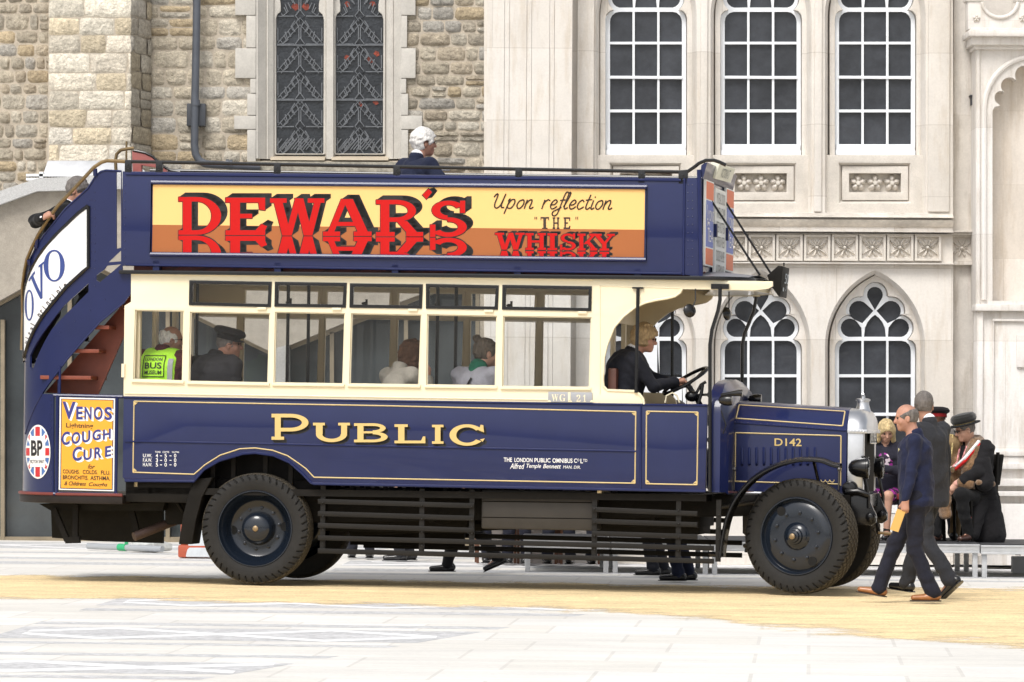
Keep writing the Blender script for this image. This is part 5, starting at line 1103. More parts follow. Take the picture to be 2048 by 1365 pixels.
# ---- wheels
def rub_sand(m, t, b, tc):
    L = t.links.new; src = b.inputs['Base Color'].links[0].from_socket; a = t.nodes.new('ShaderNodeAttribute'); a.attribute_name = 'tread'
    n = t.nodes.new('ShaderNodeTexNoise'); n.inputs['Scale'].default_value = 3; L(tc.outputs['Object'], n.inputs[0]); mu = t.nodes.new('ShaderNodeMath'); mu.operation = 'MULTIPLY'; mu.inputs[0].default_value = .55; L(a.outputs['Fac'], mu.inputs[1])
    mx = t.nodes.new('ShaderNodeMixRGB'); L(mu.outputs[0], mx.inputs[0]); L(src, mx.inputs[1]); mx.inputs[2].default_value = (.10, .082, .055, 1); L(mx.outputs[0], b.inputs['Base Color'])
TYRE = mat('dusty_tyre_rubber', (.016, .0155, .015), .7, noise=[(3, .2), (30, .15)], spec=.3, extra=rub_sand)
RIM = mat('blue_black_wheel', (.008, .012, .020), .14, spec=.55); HOLE = mat('wheel_hole', (.002, .002, .002), .9)
def tyre_mesh(Rt):
    K = 44; N = K * 20; prof = [(.335, -.098, 0), (.345, -.112, 0), (.37, -.121, 0), (.41, -.128, 0), (.44, -.128, 0), (.452, -.127, 1), (.466, -.124, 1), (.48, -.118, 1), (.492, -.110, 1), (.500, -.100, 2)] + [(.505 + .007 * (1 - (h / .1) ** 2), h, 2) for h in [-.09 + .0069 * i for i in range(27)]] + [(.500, .100, 2), (.48, .118, 0), (.41, .128, 0), (.345, .112, 0), (.335, .098, 0)]
    v, tr, f = [], [], []; m_ = len(prof)
    for j in range(N):
        th = 2 * math.pi * j / N; ph = th * K / (2 * math.pi)
        for r, h, kd in prof:
            g_ = 0; t_ = 0
            if kd == 1: g_ = ((ph + 60 * (.5 - r) * .12) % 1) < .22; h2 = h + (.014 if g_ else 0); r2 = r; t_ = 0
            elif kd == 2:
                k1, k2 = (ph + h * 15) % 1, (ph - h * 15) % 1; g_ = k1 < .17 or k2 < .17; h2 = h; r2 = r - (.013 if g_ else 0); t_ = 0 if g_ else .9
            else: h2, r2 = h, r
            r2 *= Rt / .512; v.append((r2 * math.cos(th), h2, r2 * math.sin(th))); tr.append(t_)
    for j in range(N):
        j2 = (j + 1) % N
        for i in range(m_ - 1): f.append((j * m_ + i, j * m_ + i + 1, j2 * m_ + i + 1, j2 * m_ + i))
    return v, f, tr
def wheel(c, yaw, Rt, front, far=False):
    wh = bpy.data.objects.new('wheel', None); COL.objects.link(wh); wh.parent = bus; wh.location = c; wh.rotation_euler = (0, 0, yaw + (math.pi if far else 0)); ORG[wh.name] = Vector((0, 0, 0))
    v, f, tr = tyre_mesh(Rt); m = MB(); m.v = [Vector(p) for p in v]; m.f = f; o = m.finish('tyre', TYRE, wh, weld=False, sharp=28); o.data.attributes.new('tread', 'FLOAT', 'POINT').data.foreach_set('value', tr)
    m = MB(); ax = (0, -1, 0); s = Rt / .512
    m.lathe([(.352, .05), (.352, .112), (.346, .122), (.338, .122), (.332, .112), (.325, .085), (.318, .078)], (0, 0, 0), ax, 64)
    if front: m.lathe([(.318, .078), (.312, .080), (.29, .096), (.25, .104), (.175, .106), (.125, .106), (.12, .112), (.11, .126), (.085, .142), (.075, .146), (.070, .165), (.055, .172), (.05, .190), (.033, .196), (.03, .205), (.001, .207)], (0, 0, 0), ax, 64)
    else: m.lathe([(.318, .078), (.30, .05), (.285, -.0), (.27, -.03), (.25, -.045), (.19, -.05), (.155, -.05), (.15, -.02), (.146, .02), (.135, .05), (.11, .075), (.08, .085), (.05, .09), (.001, .092)], (0, 0, 0), ax, 64)
    rm = m.finish('rim', RIM, wh, sharp=40)
    m = MB(); rb_ = .213 if front else .19
    for i in range(10): a = 2 * math.pi * (i + .3) / 10; p = Vector((rb_ * math.cos(a), -(.106 if front else -.05), rb_ * math.sin(a))); m.lathe([(.016, 0), (.016, .012), (.011, .014), (.011, .024), (.001, .025)], p, ax, 8)
    m.finish('wheel_nut', RIM, wh)
    m = MB()
    for a in ((125, 305) if front else (185, 5)):
        rr, hh = (.268, .1035) if front else (.245, -.044); p = Vector((rr * math.cos(R(a)), -hh - .002, rr * math.sin(R(a)))); m.lathe([(.001, .001), (.042, .0)], p, ax, 20)
    m.finish('hand_hole', HOLE, wh)
    m = MB(); p = Vector((0, -(.207 if front else .092), 0)); m.lathe([(.026, 0), (.026, .008), (.02, .012), (.001, .013)], p, ax, 20); m.finish('hub_cap', BRASSB, wh)
    return wh
STEER = R(-17)
cR = B(515.5, 1054, .17); RR = .508; cF = B(1603, 1072, .17); RF = .518
def drop(c, r):   # rest the tyre on the yard
    wv = BM @ Vector(c); return Vector(c) + _B3 @ Vector((0, 0, gz(wv.x) + .005 + r - wv.z))
cR, cF = drop(cR, RR), drop(cF, RF)
WHL = [wheel(cR, 0, RR, False), wheel(cF, STEER, RF, True), wheel(drop(Vector((cR.x, 1.86, cR.z)), RR), 0, RR, False, True), wheel(drop(Vector((cF.x + .02, 1.98, cF.z)), RF), R(-14), RF, True, True)]
m = MB(); m.tube([(cR.x, .2, cR.z), (cR.x, 1.9, cR.z)], .07, 12); m.ball((cR.x, 1.03, cR.z), (.22, .2, .2)); m.tube([(cF.x, .25, cF.z - .06), (cF.x, 1.9, cF.z - .06)], .05, 12); m.finish('axle', BLKM, bus)
# ---- underframe, tank, guard slats
m = MB(); 
for d in (.42, 1.62):
    m.hexa([B(330, 1050, d), B(1700, 1030, d), B(1700, 1030, d) + Vector((0, .09, 0)), B(330, 1050, d) + Vector((0, .09, 0)), B(330, 992, d), B(1700, 990, d), B(1700, 990, d) + Vector((0, .09, 0)), B(330, 992, d) + Vector((0, .09, 0))])
for px in (430, 640, 860, 1110, 1300): p, q = B(px, 1045, .5), B(px + 12, 1000, .5); m.box(p.x, q.x, .45, 1.66, p.z, q.z)
p, q = B(640, 1062, .75), B(935, 985, .75); m.box(p.x, q.x, .75, 1.5, p.z, q.z); p, q = B(1190, 1052, .6), B(1400, 985, .6); m.box(p.x, q.x, .6, 1.6, p.z, q.z); p, q = B(700, 1090, 1.7), B(930, 985, 1.7); m.box(p.x, q.x, 1.7, 1.75, p.z, q.z)
m.tube([B(700, 1062, 1.0), B(1240, 1040, 1.0)], .05, 10); p, q = B(420, 1000, .3), B(640, 962, .3); m.box(p.x, q.x, .30, WB - .1, p.z, q.z)
p, q = B(1190, 1066, .75), B(1400, 985, .75); m.box(p.x, q.x, .75, 1.5, p.z, q.z); p, q = B(382, 1040, .36), B(652, 905, .36); m.box(p.x, q.x, .36, .40, p.z, q.z); p, q = B(250, 1004, .05), B(400, 966, .05); m.box(p.x, q.x, .06, WB - .1, p.z, q.z)
m.finish('chassis', BLKM, bus, bevel=.006)
m = MB(); p, q = B(962, 1058, .14), B(1188, 983, .14); m.box(p.x, q.x, .14, .62, p.z, q.z); tk = m.finish('fuel_tank', mat('tank_brown_black', (.030, .026, .022), .45, noise=(3, .2)), bus, bevel=.02)
m = MB(); [tb(m, [(965, y), (1186, y + 3)], .14, .005, 4) for y in (1003, 1035)]; p = B(1070, 990, .12); m.box(p.x - .02, p.x + .02, .11, .14, p.z - .04, p.z + .01); m.finish('tank_strap', BLKM, tk)
def slat(a, b, d=.06): m = MB(); m.bar(B(*a, d), B(*b, d), .022, .045); o = m.finish('guard_slat', WOODB, bus, bevel=.003); clone(o, bus, (0, WB - .14, 0)); return o
for y0, y1, xe in ((1003, 1012, 948), (1027.5, 1037, 948), (1051, 1061, 948), (1076, 1097, 1428), (1102, 1123, 1428)): slat((636, y0), (xe, y1 if xe < 1000 else y1))
for y0, y1 in ((1019, 1028), (1042.5, 1050), (1067, 1074)): slat((1184, y0), (1395, y1))
for (px, ya, yb) in ((647, 972, 1108), (845, 978, 1112), (945, 980, 1115), (1190, 985, 1120), (1358, 988, 1122), (1438, 1000, 1124)):
    m = MB(); m.bar(B(px, ya, .085), B(px - 2, yb, .085), .045, .03, up=(0, 1, 0)); [m.ball(B(px - 1, ya + (yb - ya) * q, .045), .009, 6, 4) for q in (.25, .45, .65, .85)]; m.finish('guard_post', WOODB, bus)
m = MB(); m.plate(poly([(357, 1089), (384, 1089), (392, 1040), (404, 995), (425, 955), (392, 958), (378, 985), (366, 1030)], .04), None, SIDE, .04, .34); m.finish('rear_mudguard', BLKM, bus, bevel=.01)
# ---- cab: scuttle, bonnet, radiator
def loft(mb, secs, cap=True):
    n = len(secs[0]); k = len(mb.v); [mb.v.extend(s_) for s_ in secs]
    for i in range(len(secs) - 1):
        for j in range(n - 1): mb.f.append((k + i * n + j, k + i * n + j + 1, k + (i + 1) * n + j + 1, k + (i + 1) * n + j))
    if cap: mb.f.append(tuple(k + j for j in range(n))); mb.f.append(tuple(k + (len(secs) - 1) * n + j for j in reversed(range(n))))
def sec(x, P): return [Vector((x, d, z)) for d, z in P]
xs0, xs1 = B(1418, 850).x, B(1460, 850, .2).x; Z = lambda py, px=1440, d=0.1: B(px, py, d).z
ar = [(.02, Z(985)), (.02, Z(830)), (.05, Z(805)), (.13, Z(785)), (.28, Z(770)), (.6, Z(762)), (1.08, Z(757))]; ar = ar + [(WB - d, z) for d, z in reversed(ar[:-1])]
ar2 = [(.10, Z(985)), (.10, Z(835)), (.14, Z(812)), (.22, Z(793)), (.36, Z(779)), (.64, Z(771)), (1.08, Z(767))]; ar2 = ar2 + [(WB - d, z) for d, z in reversed(ar2[:-1])]
m = MB(); loft(m, [sec(xs0, ar), sec(xs0 + .1, ar), sec(xs1 - .02, ar2), sec(xs1, [(d + (.03 if d < 1 else -.03 if d > 1.1 else 0), z - .02) for d, z in ar2])]); m.finish('scuttle', BLUE, bus)
db_ = .52; xb0, xb1 = B(1461, 900, db_).x, B(1694, 900, db_).x
def bsec(px, yb, yh, yt, dt):
    x = B(px, yh, db_).x; P = [(db_, B(px, yb, db_).z), (db_, B(px, yh, db_).z), (db_ + .012, B(px, yh - 3, db_).z), (dt, B(px, yt, dt).z), (dt + .12, B(px, yt - 5, dt + .1).z), (1.08, B(px, yt - 7, 1.0).z)]
    P += [(WB - d, z) for d, z in reversed(P[:-1])]; return sec(x, P)
m = MB(); loft(m, [bsec(1461, 982, 845, 808, .70), bsec(1694, 990, 862, 823, .72)]); bon = m.finish('bonnet', BLUE, bus, bevel=.006)
m = MB()
def bl_(pts, d=None, r=.006): tb(m, pts, db_ - .004 if d is None else d, r, 4)
bl_([(1471, 866), (1682, 872)]); bl_([(1682, 872), (1681, 972)]); bl_([(1471, 866), (1470, 963)]); bl_([(1470, 963), (1560, 966)]); bl_([(1655, 968), (1681, 969)])
def bt_(px, q): # point on the sloping bonnet side panel
    t = (px - 1461) / 233; a = B(px, 842 + t * 17, db_ + .012); dt = .70 + .02 * t; b = B(px, 808 + 15 * t, dt); n_ = Vector((0, -.7, .7)); return a.lerp(b, q) + n_ * .004
m.tube([bt_(1472, .15), bt_(1685, .15)], .006, 4); m.tube([bt_(1472, .15), bt_(1478, .92)], .006, 4); m.tube([bt_(1685, .15), bt_(1690, .95)], .006, 4); m.tube([bt_(1478, .95), bt_(1690, .97)], .005, 4)
for i in (-1, 0, 1): m.tube([B(1655 + i * 9 + 9 * math.cos(R(a)) * .5, 960 + 5 * math.sin(R(a)), db_ - .004) for a in range(0, 181, 30)], .004, 4)
m.finish('gold_lining', GOLDL, bon, weld=False)
m = MB(); put_text(m, 'D142', quad(1549, 877, 1603, 892, .015), BP_(db_ - .005), off=.012); m.finish('gold_lettering', GOLD, bon)
for i in range(11):
    m = MB(); px = 1484 + i * 14.6; a, b = B(px, 896, db_), B(px, 930, db_); m.tube([a + Vector((0, .004, 0)), a + Vector((0, -.008, -.02)), b + Vector((0, -.008, .01)), b + Vector((0, .004, 0))], .013, 6); m.finish('bonnet_louvre', BLUE, bon)
m = MB(); tb(m, [(1463, 845), (1692, 862)], db_ - .002, .008, 6); [m.ball(B(x, 844 + (x - 1463) * .074, db_ - .006), .008, 6, 4) for x in range(1470, 1692, 13)]; m.finish('bonnet_hinge', BLUD, bon)
m = MB()
for px in (1469, 1678): tb(m, [(px, 930), (px - 1, 980)], db_ - .02, .007, 6); m.ball(B(px, 939, db_ - .02), (.018, .012, .02), 8, 6)
m.finish('bonnet_catch', mat('dull_steel', (.16, .15, .14), .4, metal=.8), bon)
xr0 = xb1 + .006; xr1 = xr0 + .145
m = MB(); zr0, zr1 = B(1700, 985, db_).z, B(1700, 860, db_).z; m.box(xr0, xr1, .50, .62, zr0, zr1); m.box(xr0, xr1, WB - .62, WB - .50, zr0, zr1); m.box(xr0, xr0 + .03, .6, WB - .6, zr0, zr1); rad = m.finish('radiator', ALU, bus, bevel=.012)
m = MB(); zt1 = B(1708, 817, .8).z
RS = lambda x, e, zt: sec(x, [(.49 + e, zr1), (.50 + e, zr1 + .04), (.56 + e, zr1 + (zt - zr1) * .65), (.66 + e, zr1 + (zt - zr1) * .93), (.8 + e, zt)] + [(WB - d, z) for d, z in reversed([(.49 + e, zr1), (.50 + e, zr1 + .04), (.56 + e, zr1 + (zt - zr1) * .65), (.66 + e, zr1 + (zt - zr1) * .93), (.8 + e, zt)])])
loft(m, [RS(xr0 - .002, 0, zt1), RS(xr0 + .10, 0, zt1 - .005), RS(xr0 + .14, .02, zt1 - .03), RS(xr1 + .022, .04, zt1 - .08)]); m.finish('header_tank', ALU, rad, bevel=.012)
m = MB(); m.box(xr0, xr1 + .035, .47, WB - .47, zr1 - .03, zr1 + .004); [m.ball((xr0 + .03 + .03 * i, .468, zr1 - .013), .008, 6, 4) for i in range(5)]; m.finish('tank_flange', ALU, rad, bevel=.004)
m = MB(); c_ = Vector((xr0 + .08, 1.06, zt1 - .01)); m.lathe([(.075, -.02), (.062, .02), (.055, .045), (.055, .075), (.066, .08), (.066, .095), (.05, .10), (.02, .105), (.018, .13), (.001, .135)], c_, (0, 0, 1), 20); m.tube([c_ + Vector((0, -.04, .145)), c_ + Vector((0, 0, .12)), c_ + Vector((0, .04, .145))], .01, 6); m.finish('filler_cap', ALU, rad)
m = MB(); m.box(xr0 + .03, xr1 - .01, .62, WB - .62, zr0 - .02, zr1 - .03); cr_ = m.finish('radiator_core', mat('black_core', (.010, .010, .011), .6), rad)
m = MB(); [m.tube([(xr1 - .008, .62 + i * .03, zr0), (xr1 - .008, .62 + i * .03, zr1 - .03)], .008, 5) for i in range(1, 30)]; m.finish('core_tube', mat('black_core', (.010, .010, .011), .6), cr_, weld=False)
m = MB(); zpl = [B(1742, 887, 1.0).z, B(1742, 861, 1.0).z]; m.box(xr1 + .02, xr1 + .03, .82, 1.36, zpl[0], zpl[1]); npz = m.finish('number_plate', BLKL, bus)
m = MB(); Fp = lambda a, b: Vector((xr1 + .032, .82 + .54 * a, zpl[0] + (zpl[1] - zpl[0]) * b))
for s_, x0, x1 in (('X', .06, .24), ('X', .26, .44), ('9', .54, .70), ('5', .74, .92)): v, f = text2d(s_, 0, .02); X = [p[0] for p in v]; Y = [p[1] for p in v]; m.add([Fp(x0 + (x1 - x0) * (p[0] - min(X)) / (max(X) - min(X)), .16 + .68 * (p[1] - min(Y)) / (max(Y) - min(Y))) for p in v], f)
m.tube([Fp(0, 0), Fp(1, 0), Fp(1, 1), Fp(0, 1)], .006, 4, closed=True); m.finish('plate_characters', WHI, npz)
def lamp(c):
    m = MB(); m.lathe([(.001, -.165), (.03, -.158), (.06, -.135), (.082, -.09), (.093, -.03), (.096, .0), (.099, .003), (.099, .018), (.092, .024)], c, (1, 0, 0), 28); m.ball(c + Vector((-.03, 0, .098)), (.02, .012, .012), 8, 6); h = m.finish('headlight', BLK, bus)
    m = MB(); m.lathe([(.092, .02), (.06, .03), (.001, .034)], c, (1, 0, 0), 24); m.finish('lens', glass_mat('lamp_glass', (.9, .9, .9), .25), h)
    m = MB(); m.tube([c + Vector((-.02, 0, -.08)), c + Vector((-.0, 0, -.17)), c + Vector((.02, .02, -.26)), c + Vector((.02, .02, -.36))], .016, 8); m.tube([c + Vector((-.03, .05, -.08)), c + Vector((-.0, .02, -.19))], .008, 6); m.finish('lamp_bracket', BLK, h)
lamp(B(1733, 936, .44)); lamp(B(1762, 936, 1.62))
# dumb irons, spring ends, starting handle
m = MB()
for d in (.50, 1.56):
    m.plate(poly([(1640, 985), (1735, 990), (1746, 1018), (1752, 1030), (1752, 1045), (1742, 1052), (1700, 1048), (1640, 1040)], .5), None, SIDE, d, d + .09); p = B(1741, 1035, .48); m.lathe([(.001, .03), (.03, .028), (.045, .01), (.05, -.1), (.03, -.13)], (p.x, d - .02, p.z), (0, -1, 0), 16)
m.tube([B(1730, 1035, .55), B(1730, 1035, 1.6)], .03, 10); p, q = B(1700, 1015, .6), B(1735, 990, .6); m.box(p.x, q.x, .55, 1.6, p.z, q.z); m.tube([B(1738, 990, .46), B(1715, 983, .46), B(1690, 985, .46)], .03, 8); p = B(1700, 978, .5); m.lathe([(.001, .05), (.06, .045), (.075, .0), (.075, -.05)], (p.x, .50, p.z), (0, -1, 0), 18); m.finish('dumb_iron', BLK, bus, bevel=.006)
m = MB(); tb(m, [(1740, 1018, .9), (1748, 1030, .9), (1757, 1062, .9)], 0, .013, 8); tb(m, [(1756, 1062, .9), (1757, 1066, .92)], 0, .02, 8); sh_ = m.finish('starting_handle', BLKM, bus)
m = MB(); tb(m, [(1756, 1065.5, .9), (1785, 1068.5, .92)], 0, .014, 10); m.finish('handle_grip', BRASSB, sh_)
# front mudguards: curved strips with a rolled edge
def guard(px_pts, d0, d1, nm):
    m = MB(); P = []
    Q = [Vector((a, b, 0)) for a, b in px_pts]
    for i in range(len(Q) - 1):
        p0, p1, p2, p3 = Q[max(0, i - 1)], Q[i], Q[i + 1], Q[min(len(Q) - 1, i + 2)]
        for t in (0, .2, .4, .6, .8): P.append(.5 * ((2 * p1) + (p2 - p0) * t + (2 * p0 - 5 * p1 + 4 * p2 - p3) * t * t + (3 * p1 - p0 - 3 * p2 + p3) * t ** 3))
    P.append(Q[-1]); X = [B(p.x, p.y, .02) for p in P]; n = len(X); vs = []
    for i, p in enumerate(X):
        a, b = X[max(0, i - 1)], X[min(n - 1, i + 1)]; t = (b - a).normalized(); nn = Vector((-t.z, 0, t.x))
        for q in range(7):
            d = d0 + (d1 - d0) * q / 6; vs.append(Vector((p.x, d, p.z)) + nn * .035 * math.sin(math.pi * q / 6))
        for q in range(6, -1, -1):
            d = d0 + (d1 - d0) * q / 6; vs.append(Vector((p.x, d, p.z)) + nn * (.035 * math.sin(math.pi * q / 6) - .012))
    m.add(vs, [(i * 14 + j, i * 14 + (j + 1) % 14, (i + 1) * 14 + (j + 1) % 14, (i + 1) * 14 + j) for i in range(n - 1) for j in range(14)]); m.tube([Vector((p.x, d0, p.z)) for p in X], .011, 6); m.tube([Vector((p.x, d1, p.z)) for p in X], .011, 6); return m.finish(nm, BLK, bus)
GP = [(1441, 1116), (1446, 1075), (1457, 1030), (1478, 990), (1512, 955), (1555, 932), (1600, 922), (1640, 923), (1662, 931), (1678, 935)]
guard(GP, -.02, .30, 'front_mudguard'); guard(GP, WB - .30, WB + .02, 'front_mudguard')
m = MB(); tb(m, [(1628, 926, .2), (1636, 960, .35)], 0, .015); tb(m, [(1444, 1110, .1), (1420, 1108, .2)], 0, .02); m.finish('guard_stay', BLK, bus)
m = MB(); p, q = B(1488, 1070, .5), B(1525, 1010, .5); m.box(p.x, q.x, .5, 1.2, p.z, q.z); m.tube([B(1505, 1068, .5), B(1505, 1030, .5)], .09, 14); [m.ball(B(x, 1092, .5), .02) for x in (1490, 1500, 1512)]; p, q = B(1448, 1010, .3), B(1660, 990, .3); m.box(p.x, q.x, .45, .58, p.z, q.z); m.tube([B(1440, 1015, .35), B(1510, 1005, .35), B(1520, 990, .35)], .02, 8); m.finish('engine_casing', mat('oily_black_iron', (.028, .024, .020), .5, noise=(9, .4)), bus, bevel=.01)
# side lamp, bulb horn, small things on the scuttle
m = MB(); c_ = B(1453, 801, -.02); m.lathe([(.001, -.075), (.03, -.06), (.047, -.02), (.05, .02), (.046, .05), (.001, .055)], c_, (1, 0, 0), 20); m.finish('side_lamp', BLK, bus)
m = MB(); c_ = B(1512, 799, 1.5); m.lathe([(.001, -.075), (.03, -.06), (.047, -.02), (.05, .02), (.046, .05), (.001, .055)], c_, (1, 0, 0), 20); m.finish('side_lamp', BLK, bus)
m = MB(); m.tube([B(1442, 791, .0), B(1460, 788, -.02), B(1478, 786.5, -.03), B(1485, 787, -.03)], [.014, .02, .028, .034], 14); tb(m, [(1442, 822), (1452, 850), (1446, 868)], -.0, .006, 6); m.finish('bulb_horn', BLK, bus)
# steering
m = MB(); c_ = B(1371, 762, .50); u1 = (B(1415, 737, .5) - B(1327, 786, .5)).normalized(); u2 = Vector((0, 1, 0)) - u1 * 0; nn = u1.cross(u2).normalized(); u2 = (u2 + nn * .22).normalized(); nn = u1.cross(u2)
rr = .228; m.tube([c_ + u1 * rr * math.cos(R(a)) + u2 * rr * math.sin(R(a)) for a in range(0, 360, 12)], .016, 8, closed=True)
hubc = c_ - nn * .05 if nn.z > 0 else c_ + nn * .05
for a in (20, 110, 200, 290): m.tube([hubc, c_ + u1 * rr * math.cos(R(a)) + u2 * rr * math.sin(R(a))], .010, 6)
m.tube([hubc, B(1395, 800, .5), B(1420, 850, .5)], .025, 10); m.finish('steering_wheel', BLK, bus)
m = MB(); p = B(1384, 793, .42); m.ball(p, (.065, .06, .05), 14, 10); m.tube([p, B(1400, 790, .42), B(1418, 790, .42)], .012, 6); tb(m, [(1396, 810, .4), (1403, 785, .4), (1405, 770, .4)], 0, .016, 6); tb(m, [(1393, 786, .45), (1402, 770, .45), (1412, 764, .45)], 0, .014, 6); m.finish('hand_controls', BLK, bus)
m = MB(); m.tube([B(1330, 806, .3), B(1333, 792, .3), B(1345, 786, .3), B(1354, 792, .3), B(1359, 806, .3)], .008, 6); m.finish('cab_arch_trim', CREAM, bus)
# stencil plates WG 21
PLT = mat('grey_stencil_plate', (.36, .37, .40), .5, metal=.3)
m = MB(); m.plate(poly([(1097, 784), (1185, 785.5), (1185, 806), (1096, 804.5)]), None, SIDE, -.012, 0); wg = m.finish('stencil_plate', PLT, bus, bevel=.003)
m = MB(); f_ = BP_(-.015); put_text(m, '\U0001D416', quad(1103, 789, 1117, 803), f_); put_text(m, '\U0001D406', quad(1119, 789, 1131, 803), f_); put_text(m, '\U0001D7D0', quad(1153, 790, 1161, 804), f_); put_text(m, '\U0001D7CF', quad(1166, 790, 1172, 804), f_)
for x0, x1 in ((1136, 1141),): m.add([f_(x, y) for x, y in rc(x0, 785, x1, 803)], [(0, 1, 2, 3)])
for x in (1098, 1140, 1184): m.add([f_(x + 4 * math.cos(R(a)), 804.5 - 4 * math.sin(R(a))) for a in range(0, 181, 20)], [tuple(range(10))])
m.finish('stencil_lettering', CREAM, wg)
# ================================================================== people
def surface_nets(V, o, h):
    s = V < 0; nx, ny, nz = V.shape
    c = [(i, j, k) for i in (0, 1) for j in (0, 1) for k in (0, 1)]
    def sl(A, i, j, k): return A[i:nx - 1 + i, j:ny - 1 + j, k:nz - 1 + k]
    anyv = np.zeros((nx - 1, ny - 1, nz - 1), bool); allv = np.ones_like(anyv)
    for q in c: t = sl(s, *q); anyv |= t; allv &= t
    act = anyv & ~allv; idx = -np.ones(act.shape, np.int64); ai = np.argwhere(act); idx[act] = np.arange(len(ai))
    pos = np.zeros((len(ai), 3)); cnt = np.zeros(len(ai)); C = V[tuple(np.moveaxis(ai[:, None, :] + np.array(c)[None], 2, 0))]
    for a in range(8):
        for ax in range(3):
            if c[a][ax] == 0:
                b = c.index(tuple(v + (1 if i == ax else 0) for i, v in enumerate(c[a]))); va, vb = C[:, a], C[:, b]; m = (va < 0) != (vb < 0)
                t = np.where(m, va / np.where(m, va - vb, 1), 0); p = np.tile(np.array(c[a], float), (len(ai), 1)); p[:, ax] += t; pos[m] += p[m]; cnt[m] += 1
    pos = (pos / cnt[:, None] + ai) * h + o; F = []
    for ax in range(3):
        sh = [slice(1, n - 1) for n in V.shape]; s0, s1 = list(sh), list(sh); s0[ax] = slice(0, V.shape[ax] - 1); s1[ax] = slice(1, V.shape[ax])
        A, Bv = s[tuple(s0)], s[tuple(s1)]; e = np.argwhere(A != Bv)
        if not len(e): continue
        off = np.ones(3, int); off[ax] = 0; e = e + off; u, v = [(1, 2), (2, 0), (0, 1)][ax]
        def cell(du, dv): q = e.copy(); q[:, u] -= du; q[:, v] -= dv; return idx[q[:, 0], q[:, 1], q[:, 2]]
        quad_ = np.stack([cell(1, 1), cell(0, 1), cell(0, 0), cell(1, 0)], 1); inside = s[tuple(e.T)]
        quad_[~inside] = quad_[~inside][:, ::-1]; F.append(quad_)
    F = np.concatenate(F) if F else np.zeros((0, 4), int); return pos, F[(F >= 0).all(1)]
